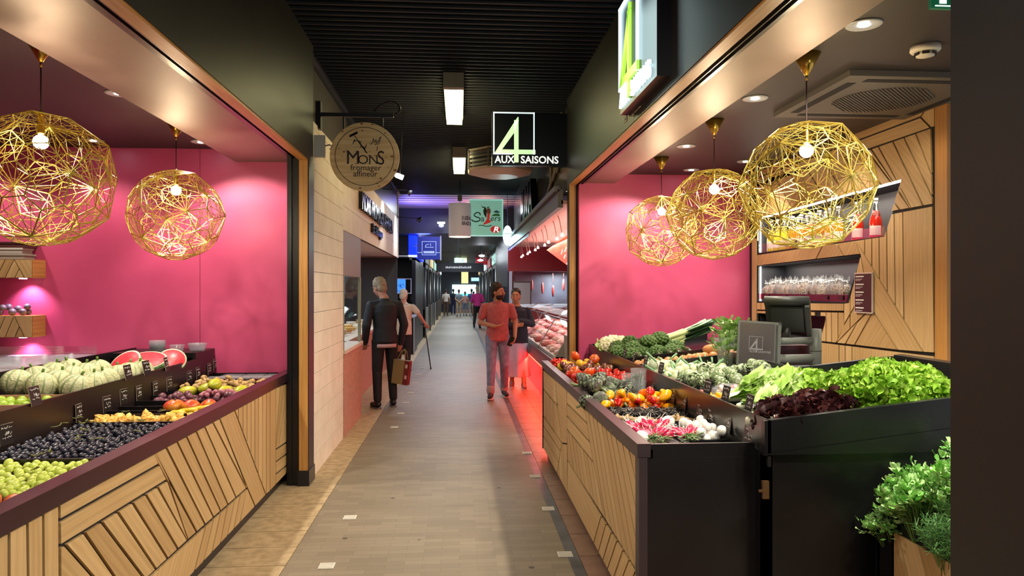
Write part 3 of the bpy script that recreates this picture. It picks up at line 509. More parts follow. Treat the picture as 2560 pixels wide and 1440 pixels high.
# ---------------------------------------------------------------- round cheese sign on a bracket
t=thing('round_sign','round pine disc sign of the cheese shop hanging from a black iron bracket','sign',(-.856,6.65,2.53)); c0=V((-.856,6.65,2.85))
mb=MB(); T=face_cam(*c0); mb.lathe([(.31,0),(.313,.004),(.313,.03),(.31,.034)],64,0,(0,0,0),T,False); mb.uv=[[(p*.0,0) for p in range(len(f))] for f in mb.f]
pine=mat('pine_disc','#dcc596',.5,n2='#c6a876',ns=3,nsc=(1,1,9),bump=(20,.1)); mb.build('disc',pine,t)
INK=mat('burnt_ink','#1c0d0a',.6)
mb=MB()
for x,y,r_ in ((272,262,16),(630,243,15),(617,120,20),(810,130,15),(1043,285,14),(210,573,10),(298,640,18),(262,722,9),(1170,712,22),(1052,730,10),(1088,918,8),(1225,965,24),(965,1118,20),(935,1262,14),(590,1300,20),(765,630,9),(905,1215,12)):
    k_=.626/1265; mb.poly([((x-672)*k_+r_*k_*1.3*math.cos(a),(722-y)*k_+r_*k_*.8*math.sin(a)) for a in [i*PI/5 for i in range(10)]],T,.0345)
mb.build('knots',mat('pine_knot','#7c4f28',.6),t)
mb=MB(); n=72
for i in range(n):
    a,b=2*PI*i/n,2*PI*(i+1)/n; mb.add([T@V((r*math.cos(q),r*math.sin(q),.036)) for q in (a,b) for r in (.262,.267)],[(0,1,3,2)])
mb.build('ring',INK,t)
k=.626/1265; P=lambda x,y:(( x-672)*k,(722-y)*k)
mb=MB(); Z=lambda x,y:T@V((*P(x,y),.0345))
def strokes(mb,T,segs,w,h):
    for a,b in segs: mb.bar(T@V((*a,h)),T@V((*b,h)),w,.002,0,T.to_3x3()@V((0,0,1)))
strokes(mb,T,[(P(400,360),P(545,285)),(P(405,345),P(540,275))],.014,.035); strokes(mb,T,[(P(485,335),P(560,440))],.006,.035); strokes(mb,T,[(P(555,435),P(715,660))],.012,.035); strokes(mb,T,[(P(495,405),P(462,490)),(P(480,445),P(545,430)),(P(705,505),P(670,600)),(P(650,540),P(680,570))],.007,.035)
strokes(mb,T,[(P(620,440),P(590,470)),(P(590,470),P(625,520)),(P(625,520),P(585,545)),(P(585,545),P(640,560)),(P(600,450),P(570,440))],.004,.035)
strokes(mb,T,[(P(775,500),P(815,460)),(P(815,460),P(830,380)),(P(830,380),P(850,460)),(P(850,460),P(880,405)),(P(880,405),P(885,470)),(P(885,470),P(930,430)),(P(930,430),P(940,380)),(P(940,380),P(970,355)),(P(970,355),P(935,460)),(P(850,500),P(945,480)),(P(908,530),P(892,612))],.005,.035); mb.build('hammer_drawing',INK,t)
mb=MB(); 
def W(s,x,y,size,wx,b=0): textmb(mb,s,T@M.Translation((*P(x,y),.034)),size,.002,0,wx,bold=b)
W('M',330,855,.170,.98); W('O',540,858,.118,1.05); W('N',738,855,.118,1.0); W('S',893,865,.180,.88)
strokes(mb,T,[(P(338,618),P(380,618)),(P(505,622),P(548,622)),(P(338,852),P(385,852)),(P(495,852),P(550,852)),(P(730,700),P(765,700)),(P(850,700),P(885,700)),(P(730,855),P(775,855))],.004,.035)
W('fromager',415,975,.076,.98); W('affineur',462,1088,.076,.95); mb.build('lettering',INK,t)
mb=MB(); IR=mat('iron_black','#0c0c0e',.4)
mb.bar((-1.27,6.66,3.235),(-.60,6.66,3.235),.025,.035); mb.bar((-1.05,6.66,3.22),(-1.05,6.66,3.10),.014); mb.bar((-.70,6.66,3.22),(-.70,6.66,3.08),.014); mb.box(-1.29,-1.25,6.62,6.70,3.1,3.35)
mb.tube([(-.62+.10*math.sin(a)-.02,6.66,3.30-.065*math.cos(a)) for a in [i*PI/8 for i in range(9)]]+[(-.72,6.66,3.33),(-.78,6.66,3.27)],.009,8); mb.build('bracket',IR,t)
# small white box light on the post
t=thing('wall_spotlight','small square white spotlight box fixed at the top of the left post','spotlight',(-1.2,6.4,2.9)); mb=MB(); mb.box(-1.262,-1.17,6.38,6.42,2.80,2.99); mb.build('housing',mat('box_grey','#b9b7ae',.4),t); mb=MB(); mb.tube([(-1.17,6.40,2.90),(-1.13,6.40,2.91),(-1.105,6.40,2.89),(-1.13,6.40,2.87)],.006,6); mb.build('hook',STEEL,t)
# ---------------------------------------------------------------- cheese shop left
WHP=mat('white_plank','#e6dac6',.5,n2='#dccdb6',ns=5,nsc=(1,1,1),bump=(40,.05)); PALE=mat('pale_fascia','#c6bbae',.5)
mb=MB(); z=0
while z<3.12: mb.box(-1.30,-1.275,6.37,8.05,z+.002,min(z+.178,3.12)); z+=.18
mb.box(-1.32,-1.29,6.37,8.05,0,3.12,1)
z=2.30
while z<3.12: mb.box(-1.30,-1.275,8.05,15.3,z+.002,min(z+.268,3.12)); z+=.27
mb.box(-1.32,-1.29,8.05,15.3,2.3,3.12,1); mb.box(-2.2,-1.28,15.3,15.36,2.3,3.7,0); struct('wall_left_cheese_shop',mb,[WHP,GROOVE])
mb=MB(); mb.box(-1.36,-1.30,6.37,15.3,3.12,CZ,0); mb.box(-1.31,-1.29,6.4,8.4,3.14,3.6,1); mb.bar((-1.29,6.38,3.7),(-1.29,15.3,3.7),.02); struct('wall_left_upper',mb,[mat('upper_dark','#1d1f24',.3),mat('rusty','#2c1b18',.7,n2='#1b1210',ns=6)])
t=thing('cheese_counter','pinkish wood cheese counter front with sloping display window on the left','counter',(-1.5,9,0)); PKW=mat('pink_wood','#b88673',.5,n2='#ab7965',ns=6,nsc=(1,1,5))
mb=MB(); mb.box(-1.4,-1.27,8.06,9.5,.0,.93); mb.box(-1.62,-1.5,9.5,15.2,0,.93); mb.build('lower_panel',PKW,t)
mb=MB(); mb.box(-1.45,-1.25,8.06,9.52,.93,.97); mb.box(-1.9,-1.45,9.5,15.2,.93,.97); mb.build('ledge',mat('pale_ledge','#cfc1b0',.4),t)
mb=MB(); mb.box(-1.4,-1.28,8.06,9.5,1.80,2.3); mb.build('upper_panel',mat('mauve_panel','#8f7b7a',.5),t)
mb=MB(); mb.box(-1.30,-1.27,9.38,9.46,.97,1.8); mb.box(-1.30,-1.27,8.06,8.10,.97,1.8); mb.build('window_frame',mat('frame_green','#8f9a86',.4),t)
mb=MB(); mb.box(-1.292,-1.288,8.1,9.4,.97,1.8); mb.build('window_pane',GLASS,t)
mb=MB(); mb.add([(-1.55,9.5,.98),(-1.55,15.1,.98),(-1.75,15.1,1.38),(-1.75,9.5,1.38)],[(0,1,2,3)]); mb.build('display_glass',GLASS,t)
mb=MB(); mb.box(-3.5,-3.45,8,15.3,0,2.4); mb.box(-3.5,-1.3,8,15.3,2.33,2.36,1); mb.box(-3.5,-1.3,15.25,15.3,0,2.3,0); struct('wall_left_cheese_inner',mb,[mat('inner_dark','#33363c',.5),mat('inner_white','#d8d8d8',.5)])
lamp('AREA','cheese_light',(-2.2,11,2.25),34,COOL,(-2.1,11,0),.8,sizey=5).rotation_euler=(0,0,0)
ch=[mat('cheese_'+str(i),c,.6,n2=d,ns=20) for i,(c,d) in enumerate([('#e5d9b8','#cdbd94'),('#d9b25f','#c59c48'),('#efe9dc','#d9d0bb'),('#b98a4c','#9a6d38')])]
rnd=random.Random(5); cp=[]
for i,m_ in enumerate(ch):
    mb=MB(); mb.lathe([(.002,0),(.075,0),(.085,.01),(.085,.06),(.078,.07),(.002,.07)],20); cp.append(Proto(mb.build('round_cheese',m_,None,'x','cheese')))
cl_=['cream','golden','white','brown-rinded']
for i in range(34):
    y=8.3+i*.19; k_=rnd.randrange(4); z=1.0 if i%3 else 1.07; cp[k_].put((-1.62-.12*(i%3)-(0 if y<9.5 else .1),y,.985+ .0*i),(0,0,0),rnd.uniform(.6,1.1),cl_[k_]+' round cheese in the window of the white plank shop','cheeses in the window')
# relief letters
t=thing('relief_lettering','black raised capital lettering on the white plank fascia of the cheese shop','lettering',(-1.27,11,2.6)); mb=MB(); textmb(mb,'MONS FROMAGER AFFINEUR',face_right(-1.275,9.25,2.67),.33,.05,0,.98,bold=.004); mb.build('upper_line',mat('letter_black','#0d0f10',.2),t); mb=MB(); textmb(mb,'Et Affinage',face_right(-1.275,10.5,2.47),.18,.04,0,1.7,bold=.004); mb.build('lower_line',mat('letter_black','#0d0f10'),t)
SPM=mat('spot_black','#15151a',.4)
def armspot(x,y,z,dx,lab):
    t=thing('arm_spotlight',lab,'spotlight',(x,y,z),'spotlights on arms'); mb=MB(); mb.tube([(x,y,z),(x+dx,y+.05,z-.02)],.008,6); mb.build('arm',SPM,t); s=1 if dx>0 else -1
    mb=MB(); mb.lathe([(.025,.05),(.04,.03),(.042,-.06),(.035,-.062)],12,0,(x+dx,y+.05,z-.04),M.Rotation(s*.7,3,'Y')); mb.build('head',SPM,t); mb=MB(); mb.lathe([(.035,-.06),(.003,-.062)],12,0,(x+dx,y+.05,z-.04),M.Rotation(s*.7,3,'Y')); mb.build('lens',mat('lens_white','#ffffff',em=('#eef6ff',12)),t)
armspot(-1.28,12.2,3.33,.45,'arm spotlight over the cheese shop fascia, nearer one'); armspot(-1.28,15.2,3.15,.45,'arm spotlight over the cheese shop fascia, farther one')
lamp('SPOT','fascia_spot',(-.8,12.2,3.3),30,(.85,.88,1),(-1.27,12.2,2.7),.05,.8,80); lamp('SPOT','fascia_spot',(-.8,14.6,3.2),40,(.85,.88,1),(-1.27,14.6,2.7),.05,.8,80)
t=thing('track_spotlight','small white spotlight lit right of the round disc sign','spotlight',(-.72,9,3.05)); mb=MB(); mb.lathe([(.02,.06),(.03,.04),(.03,-.04),(.002,-.042)],12,0,(-.70,8.6,2.98),M.Rotation(-1.2,3,'Y')); mb.build('head',mat('spot_white','#e9e9e9',em=('#ffffff',3)),t); mb=MB(); mb.tube([(-.70,8.6,2.98),(-.66,8.6,3.75)],.004,5); mb.build('cable',SPM,t)
# ---------------------------------------------------------------- ceiling light boxes
for y0,x,l in ((7.08,-.055,'nearest lit fluorescent box on the black slatted ceiling'),(10.75,.0,'second lit fluorescent box, beside the ceiling heater')):
    t=thing('fluorescent_light',l,'ceiling light',(x,y0+.75,3.66),'ceiling light boxes'); mb=MB(); mb.box(x-.10,x+.10,y0-.09,y0+1.56,3.67,3.745); mb.box(x-.1,x+.1,y0-.09,y0,3.60,3.67); mb.build('housing',mat('box_metal','#8f8a7a',.5),t)
    mb=MB(); mb.box(x-.09,x+.09,y0,y0+1.5,3.60,3.67); mb.build('diffuser',mat('tube_glow','#fffbe0',em=('#fff3b0',9)),t)
# octagonal heater
t=thing('ceiling_heater','white octagonal ceiling fan heater behind the black blade sign','heater',(.62,11,3.75)); mb=MB(); O=[(.5*math.cos(a)*1.05+.62,11+.5*math.sin(a)*1.05) for a in [PI/8+i*PI/4 for i in range(8)]]
IV=mat('ivory','#d8c8b4',.45); mb.loft([[(x,y,3.72) for x,y in O],[(x,y,3.74) for x,y in O]],0,False); mb.build('top_plate',IV,t)
mb=MB(); O2=[((x-.62)*.97+.62,(y-11)*.97+11) for x,y in O]; O3=[((x-.62)*.55+.62,(y-11)*.55+11) for x,y in O]; mb.loft([[(x,y,3.42) for x,y in O2],[(x,y,3.46) for x,y in O]],0,False); mb.loft([[(x,y,3.36) for x,y in O3],[(x,y,3.42) for x,y in O2]],0,False); mb.build('base_pan',IV,t)
mb=MB()
for i in range(8):
    a,b=O2[i],O2[(i+1)%8]; mb.bar((*a,3.44),(*a,3.73),.03); 
    for z in (3.5,3.56,3.62,3.68): mb.bar((*a,z),(*b,z),.012,.03)
mb.build('louvre_frame',mat('louvre','#6f6a66',.5),t); mb=MB(); mb.loft([[((x-.62)*.85+.62,(y-11)*.85+11,z) for x,y in O] for z in (3.45,3.72)],0,False); mb.build('core',mat('core_black','#0b0b0d',.7),t)
# ---------------------------------------------------------------- butcher, right side
t=thing('butcher_case','glass-fronted refrigerated meat case on a steel ledge, right of the aisle','display case',(1.6,11,0))
REDP=mat('red_panel','#b3241c',.35); 
mb=MB(); mb.box(1.28,2.1,8.3,17.6,0,.5,0); mb.build('plinth',REDP,t)
mb=MB(); mb.box(1.16,2.1,8.3,16.4,.56,.70,0); mb.build('ledge',mat('ledge_steel','#6b6a70',.35,.5),t)
mb=MB(); mb.box(1.16,2.1,8.9,16.3,.70,.76); mb.build('glass_seat',BLACK,t)
mb=MB(); mb.add([(1.18,8.95,.76),(1.18,16.3,.76),(1.46,16.3,1.22),(1.46,8.95,1.22),(1.9,16.3,1.34),(1.9,8.95,1.34)],[(0,1,2,3),(3,2,4,5)]); mb.build('curved_glass',GLASS,t)
mb=MB()
for y in (10.8,12.6,14.5,16.28): mb.bar((1.18,y,.76),(1.46,y,1.22),.015); mb.bar((1.46,y,1.22),(1.9,y,1.34),.015)
mb.bar((1.46,8.95,1.22),(1.46,16.3,1.22),.015); mb.build('glass_frame',STEEL,t)
mb=MB(); mb.box(1.2,2.1,8.9,16.2,.76,.80); mb.build('tray_bed',mat('ice_white','#d9d4d2',.5),t)
mb=MB(); mb.poly([(-1.18,.62),(-1.18,.78),(-1.46,1.24),(-2.1,1.34),(-2.1,.62)],M(((-1,0,0,0),(0,0,-1,8.95),(0,1,0,0),(0,0,0,1))),.05); mb.box(1.3,1.9,8.5,8.9,.7,1.08); mb.build('end_panel',mat('endp','#a9a29c',.45),t)
lamp('AREA','case_light',(1.75,12.6,1.30),11,(1,.93,.93),(1.6,12.6,.8),.3,sizey=7).rotation_euler=(0,0,0)
lamp('AREA','red_underlight',(1.14,12.4,.53),62,(1,.10,.05),None,.14,sizey=8).rotation_euler=(0,R(-35),0)
mb=MB(); mb.box(1.17,1.26,8.5,16.3,.535,.555); mb.build('red_light_strip',mat('red_glow','#ff3020',em=('#ff2a18',3)),None,'glowing red light strip under the steel ledge of the meat case','light strip')
mts=[mat('meat_'+str(i),c,.35,n2=d,ns=22) for i,(c,d) in enumerate([('#b0443e','#d98a80'),('#d79a8c','#e9c8bd'),('#7e1f1e','#a2443e'),('#c8705f','#efd8cc')])]; ml=['red','pink','dark red','marbled']; mpz=[]
for i,m_ in enumerate(mts):
    mb=MB(); rnd=random.Random(i); mb.ell((0,0,.03),(.13,.07,.045),12,8,0,None,lambda p,a:p*(1+.12*math.sin(3*a+p.z*40))); mpz.append(Proto(mb.build('meat_cut',m_,None,'x','meat')))
rnd=random.Random(11)
for i in range(60):
    y=9.15+(i//4)*.47+rnd.uniform(-.03,.03); x=1.34+(i%4)*.2; k_=rnd.randrange(4); mpz[k_].put((x,y,.80+.05*(i%4)),(0,0,rnd.uniform(-.5,.5)),rnd.uniform(.8,1.1),ml[k_]+' cut of meat lying in the long glass case','cuts of meat in the case')
t=thing('butcher_canopy','grey and violet edged canopy over the meat case with pink-lit underside','canopy',(1.6,11,2.6)); mb=MB(); mb.box(1.10,1.16,8.0,16.3,2.56,2.76,0); mb.box(1.06,1.12,8.0,16.3,2.74,2.80,0); mb.build('edge',mat('canopy_grey','#57504f',.4),t); mb=MB(); mb.box(1.14,3.6,8.0,16.3,2.60,2.64); mb.build('underside',mat('canopy_pinklit','#d8a59a',.5),t)  # the pink light on the underside is put into its colour
mb=MB(); mb.box(1.115,1.125,11.5,16.3,2.50,2.60); mb.build('violet_strip',mat('violet','#6a5fb0',.4),t)
hp=None; mb=MB(); mb.tube([(0,0,0),(.02,-.02,-.06),(.05,-.05,-.24)],.006,8); t2=thing('spot_rod','x','spotlight'); mb.build('arm',mat('rod_white','#c9b3a8',.4),t2); mb=MB(); mb.lathe([(.012,.03),(.024,0),(.02,-.012),(.002,-.012)],12,0,(.05,-.05,-.26)); mb.build('head',mat('rod_head','#f1e6df',em=('#fff0e6',1.5)),t2); hp=Proto(t2)
for i in range(10): hp.put((1.28+.03*(i%2),9.3+i*.72,2.60),(0,0,0),1,'white rod spotlight under the pink-lit canopy over the meat case','rod spotlights under the canopy')
lamp('AREA','canopy_light',(1.9,11.5,2.3),22,(1,.62,.55),(1.9,11.5,3),1.0,sizey=6).rotation_euler=(PI,0,0); lamp('AREA','canopy_down',(1.9,12,2.45),34,(1,.88,.85),None,.6,sizey=6)
mb=MB(); mb.box(1.24,1.26,7.97,16.3,2.80,CZ,0); struct('wall_right_butcher_glass',mb,mat('fascia_glass','#3c3b38',.15,n2='#5d5a50',ns=1.5)); mb=MB(); mb.box(3.6,3.7,7.85,18,0,3.7); struct('wall_right_butcher_inner',mb,mat('inner_redbrown','#6b2a2a',.5))
t=thing('relief_lettering','tall black raised lettering on the glass fascia of the butcher','lettering',(1.15,12,3)); mb=MB(); textmb(mb,'AUVIA',M(((0,0,-1,1.22),(-1,0,0,13.2),(0,1,0,2.86),(0,0,0,1))),.75,.10,0,.95,bold=.02); mb.build('letters',mat('letter_black','#0d0f10'),t)
mb=MB()
for i in range(4): mb.tube([(1.22,8.5+i*.35,3.75),(1.22,8.5+i*.35,3.3-.08*i),(1.22,8.9+i*.35,3.1-.05*i)],.02,8); 
mb.build('conduit_pipe',mat('pipe_tan','#7d7058',.5),None,'tan conduit pipes bending along the butcher fascia','pipes')
mb=MB(); mb.poly([(-9.2,2.58),(-14.2,2.42),(-9.2,1.7)],face_left(1.75,0,0),.02); o=mb.build('panel',mat('banner_red_glow','#d8401c',.4,n2='#e2762a',ns=2,em=('#d84a1a',.6)),None); t=thing('hanging_banner','triangular orange-red banner with white script hanging over the meat case','banner',(1.75,11,2.2)); o.parent=t; o.location=-t.location  # own glow added to brighten the orange; the banner is no lamp
mb=MB(); T=face_left(1.72,0,0)
rnd=random.Random(2)
for i in range(5):
    for j in range(7-i):
        x=-(9.4+j*.42+i*.1);z=2.42-i*.12-j*.02; mb.bar(T@V((x,z,.002)),T@V((x-.16,z-rnd.uniform(.02,.08),.002)),.02,.003,0,(-1,0,0))
mb.build('script',mat('script_white','#fff4ec',em=('#ffffff',1)),t)
# red block across the end of the butcher
mb=MB(); mb.box(1.22,4.5,18.0,18.09,2.09,2.72); mb.box(1.42,4.5,18.09,18.5,2.6,2.72); mb.build('fascia_box',mat('red_fascia','#8e1c22',.35),None,'dark red box fascia at the far end of the butcher stall','fascia')
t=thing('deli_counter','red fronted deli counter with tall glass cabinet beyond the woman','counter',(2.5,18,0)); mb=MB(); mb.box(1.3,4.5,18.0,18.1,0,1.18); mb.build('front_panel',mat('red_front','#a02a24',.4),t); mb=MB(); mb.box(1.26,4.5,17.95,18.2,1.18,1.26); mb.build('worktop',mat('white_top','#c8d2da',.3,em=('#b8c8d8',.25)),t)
mb=MB(); mb.box(1.25,1.32,17.98,18.06,1.26,2.09); mb.build('frame_post',mat('post_pale','#b8b8c4',.4),t); mb=MB(); mb.box(1.32,4.5,18.02,18.03,1.26,2.09); mb.build('glass',GLASS,t)
mb=MB(); mb.box(1.3,4.5,19.3,19.4,0,2.1,0); mb.box(1.42,4.5,18.5,19.3,2.1,2.14,0); struct('wall_far_deli',mb,mat('deli_back','#4a4f5c',.5,n2='#30343c',ns=3))
for i in range(9):
    mb=MB(); x_=1.9+i*.28; z_=1.75-.08*(i%3); mb.ell((x_,18.8,z_),(.035,.035,.16),8,6); mb.tube([(x_,18.8,z_+.14),(x_,18.8,2.1)],.003,4); mb.build('sausage',mat('sausage','#a83a34',.5),None,'red sausage hanging on a string behind the tall deli glass','sausage','hanging sausages')
t=thing('price_board','pale framed board standing on the deli counter','board',(1.6,18.05,1.26)); mb=MB(); mb.box(1.36,1.78,17.93,17.95,1.28,1.80); mb.build('panel',mat('board_pale','#a9a9a8',.5),t); mb=MB(); mb.box(1.34,1.80,17.94,17.97,1.80,1.84); mb.box(1.77,1.80,17.92,17.96,1.26,1.84); mb.build('frame',mat('frame_brown','#5c4a3c',.5),t)
lamp('AREA','deli_light',(2.6,18.7,2.05),40,COOL,None,.4,sizey=.4)
# hanging drum lamp, square lit sign
t=thing('drum_lamp','white cylindrical hanging lamp with shop name in the middle of the aisle','hanging lamp',(.012,14,2.63)); mb=MB(); mb.lathe([(.212,2.66),(.216,2.67),(.216,3.29),(.212,3.30)],32,0,(.012,14,0)); mb.build('drum',mat('drum_white','#cfcad0',.5,em=('#b9b2b8',.10)),t)
mb=MB(); mb.lathe([(.21,2.655),(.002,2.655)],32,0,(.012,14,0)); mb.build('bottom_diffuser',mat('drum_warm','#ffe0b0',em=('#ffdca8',2)),t); mb=MB(); mb.tube([(.012,14,3.3),(.012,14,3.75)],.006,6); mb.box(-.03,.055,13.96,14.04,3.36,3.46); mb.build('cord',SPM,t)
mb=MB()
for s,z in (('EUGÉNIE',2.97),('BRAZIER',2.87)):
    for i,c in enumerate(s):
        a=-PI/2+.18+i*.17; textmb(mb,c,M.Translation((.012+.2165*math.cos(a),14+.2165*math.sin(a),z))@M.Rotation(a+PI/2,4,'Z')@M.Rotation(PI/2,4,'X'),.10,.002,0,.6,bold=.002)
mb.build('lettering',mat('text_navy','#26303e',.5),t)
t=thing('salers_sign','square pale green lit sign with a cow and red leg emblem','sign',(.5,14.2,2.7)); mb=MB(); mb.box(.2,.855,14.2,14.3,2.70,3.41,0); mb.build('panel',mat('mint','#8fcab8',.4,em=('#86c8b4',.22)),t)
mb=MB(); 
for a in ((.2,.86,2.69,2.705),(.2,.86,3.40,3.415)): mb.box(a[0],a[1],14.19,14.3,a[2],a[3])
mb.box(.85,.865,14.19,14.3,2.69,3.415); mb.bar((.86,14.25,2.74),(1.24,14.25,2.74),.02); mb.build('frame',mat('mint_edge','#cdeee6',em=('#a8f0ea',.3)),t)
T=face_cam(.2,14.2,2.70); k=.655/870; Q=lambda x,y:((x-530)*k,(1050-y)*k)
DK=mat('sign_ink','#1b2b2b',.5)
mb=MB(); mb.tube([T@V((*Q(*p),.004)) for p in ((815,520),(800,460),(740,445),(670,480),(650,530),(700,560),(790,590),(815,620),(780,670),(700,690),(620,670),(585,630))],.011,6); textmb(mb,'a',T@M.Translation((*Q(820,680),.002)),.17,.004,0,1.1); textmb(mb,'ers',T@M.Translation((*Q(1065,665),.002)),.16,.004,0,1.05,shear=.2); mb.tube([T@V((*Q(*p),.004)) for p in ((770,790),(850,780),(950,805),(1040,805),(1110,775))],.008,6); mb.build('lettering',DK,t)
mb=MB()
for P_ in ([(890,400),(920,330),(960,300),(990,420),(970,590),(910,500)],[(830,250),(880,300),(940,290),(920,330),(870,320)],[(1080,255),(1040,300),(990,300),(1000,330),(1040,320)]): mb.poly([Q(*p) for p in P_],T,.004)
mb.build('cow_emblem',DK,t)
mb=MB(); mb.poly([Q(*p) for p in [(1000,480),(1070,470),(1050,650),(1110,670),(1080,700),(980,740),(900,770),(890,750),(960,670),(990,600)]],T,.006); mb.build('leg_emblem',mat('emblem_red','#c0202a',.4,em=('#b01820',.3)),t)
mb=MB(); mb.poly([Q(*p) for p in [(985,340),(1060,330),(1090,400),(1075,480),(1000,480),(985,420)]],T,.005); mb.build('flank_emblem',mat('emblem_brown','#9a6a58',.5),t)
mb=MB(); mb.poly([Q(*p) for p in [(1100,540),(1180,480),(1300,470),(1340,540)]],T,.003); mb.build('meadow_emblem',mat('emblem_green','#4fb06a',.5),t); mb=MB(); mb.poly([Q(*p) for p in [(1150,430),(1240,380),(1340,440),(1250,460)]],T,.003); mb.build('hill_emblem',mat('emblem_blue','#4a9ab8',.5),t)
mb=MB(); mb.poly([Q(1210+130*math.cos(a),885+90*math.sin(a)) for a in [i*PI/10 for i in range(20)]],T,.004); mb.build('badge',mat('emblem_red','#c0202a'),t); mb=MB(); textmb(mb,'R',T@M.Translation((*Q(1150,955),.004)),.15,.003,0,1.2,bold=.004,shear=.2); mb.build('badge_letter',mat('sign_text','#f4f7f7'),t)
lamp('POINT','bright_glow',(1.0,15.4,2.75),14,(.6,1,1),None,.1)
t=thing('lit_lantern','overexposed bluish white hanging lantern by the butcher fascia','lantern',(1.05,15.8,2.7)); mb=MB(); mb.ell((1.06,15.8,2.82),(.10,.10,.22),14,10); mb.build('globe',mat('lantern_glow','#eaffff',em=('#dcffff',4)),t); mb=MB(); mb.tube([(1.06,15.8,2.98),(1.06,15.8,3.75)],.005,5); mb.build('cord',SPM,t)
# ---------------------------------------------------------------- far shops left
FARB=mat('far_shop_black','#101116',.35); mb=MB(); mb.box(-4,-1.37,20.0,20.1,2.44,3.7); mb.box(-4,-2.6,20.0,20.1,0,2.44); mb.box(-1.30,-1.2,20.0,26,0,3.1); mb.box(-4,-1.2,22.0,22.1,0,2.5); mb.box(-4,-1.2,20,22,2.44,2.5); struct('wall_left_far_shop',mb,FARB)
mb=MB(); mb.box(-3.4,-1.38,19.96,19.99,2.545,2.56); mb.box(-3.4,-1.38,19.96,19.99,3.62,3.64); struct('trim_3',mb,mat('trim_white','#b8b8b8',.4,em=('#ffffff',.3)))
t=thing('television','wall television with white frame and blue lettered screen in the black shop','television',(-1.65,20.4,1.7)); mb=MB(); mb.box(-1.985,-1.31,19.97,20.02,1.515,1.935); mb.build('frame',mat('tv_frame','#cfcfcf',.4),t); mb=MB(); mb.box(-1.96,-1.335,19.965,19.97,1.54,1.91); mb.build('screen',mat('tv_black','#050507',.2),t); mb=MB(); mb.box(-1.84,-1.47,19.96,19.965,1.54,1.91); mb.build('picture',mat('tv_blue','#3a86e8',em=('#3f8cf0',.5)),t)
mb=MB(); T=face_cam(-1.84,19.96,1.54); strokes(mb,T,[((.05,.33),(.13,.32)),((.09,.33),(.09,.06)),((.09,.06),(.2,.05)),((.16,.2),(.2,.2)),((.22,.14),(.22,.25)),((.22,.2),(.27,.22)),((.22,.2),(.28,.13)),((.28,.25),(.33,.2)),((.25,.06),(.32,.09))],.012,.004); mb.build('drawing',mat('tv_ink','#14305c',.5),t)
t=thing('bar_counter','low dark counter with pale edge in front of the black shop','counter',(-1.6,18.8,0)); mb=MB(); mb.box(-2.3,-1.15,18.2,19.9,0,.92); mb.build('body',mat('counter_black','#0f1014',.35),t); mb=MB(); mb.box(-2.35,-1.12,18.15,19.95,.92,.95); mb.bar((-1.13,18.17,0),(-1.13,18.17,.93),.03); mb.build('top_edge',mat('edge_pale','#9c9fa4',.4),t)
mb=MB(); mb.box(-2.3,-1.9,20.5,21,0,1.4); 
rnd=random.Random(4)
bt=MB(); bt.lathe([(.002,0),(.04,0),(.04,.2),(.015,.26),(.015,.32),(.002,.32)],10); bp=Proto(bt.build('shelf_bottle',mat('dark_bottle','#3a3f44',.15),None,'x','bottle'))
mb=MB(); mb.box(-2.3,-1.3,20.6,20.9,.9,1.0); mb.box(-2.3,-1.3,20.6,20.9,1.2,1.22); struct('trim_4',mb,FARB)
for i in range(14): bp.put((-2.2+.065*i,20.7,1.0+.22*(i%2)),(0,0,0),.9,'dark bottle on the back shelf under the television','bottles under the television')
# blue signs
BL=mat('neon_blue','#0b2ce0',em=('#0a28f0',.9)); t=thing('blue_light_sign','tall bright blue lit corner sign with white slanted lettering on the left','sign',(-1.25,20,2.6)); mb=MB(); mb.box(-1.372,-1.16,19.7,19.9,2.56,3.54); mb.box(-1.2,-1.12,19.9,23,2.5,3.45); mb.build('box',BL,t); mb=MB(); mb.box(-1.375,-1.155,19.68,19.92,2.53,2.56); mb.build('light_bar',mat('bar_white','#ffffff',em=('#dfe8ff',4)),t)
mb=MB(); [mb.bar((-1.115,20.3+.1*(i%2),2.62+i*.1),(-1.115,20.9,2.66+i*.1),.03,.01) for i in range(8)]; mb.build('lettering',mat('bar_white','#ffffff'),t)
lamp('POINT','blue_glow',(-.95,19.4,3.0),14,(.1,.15,1),None,.2)
t=thing('blue_blade_sign','square dark blue blade sign with thin outlined emblem over the aisle','sign',(-.6,19,2.4)); mb=MB(); mb.box(-1.09,-.50,19.0,19.1,2.42,3.02); mb.build('panel',mat('blade_blue','#14246e',.4,em=('#10208c',.22)),t); T=face_cam(-1.09,19,2.42)
mb=MB(); strokes(mb,T,[((.12,.12),(.48,.12)),((.48,.12),(.48,.47)),((.48,.47),(.12,.47)),((.12,.47),(.12,.12)),((0,.18),(.12,.18)),((.48,.18),(.58,.18)),((.2,.32),(.42,.32)),((.2,.32),(.22,.38)),((.22,.38),(.3,.4)),((.34,.35),(.34,.42))],.010,.003); [mb.box(.16+i*.036,.16+i*.036+.024,.16,.22,.0,.003,0,T) for i in range(8)]; mb.build('emblem',mat('pale_blue','#a9b8e8',em=('#8fa4f0',.5)),t); mb=MB(); mb.box(-.5,-.47,18.99,19.11,2.40,3.04); mb.bar((-1.08,19.05,2.8),(-1.3,20.0,2.8),.03); mb.build('edge',mat('edge_pale','#9c9fa4'),t)
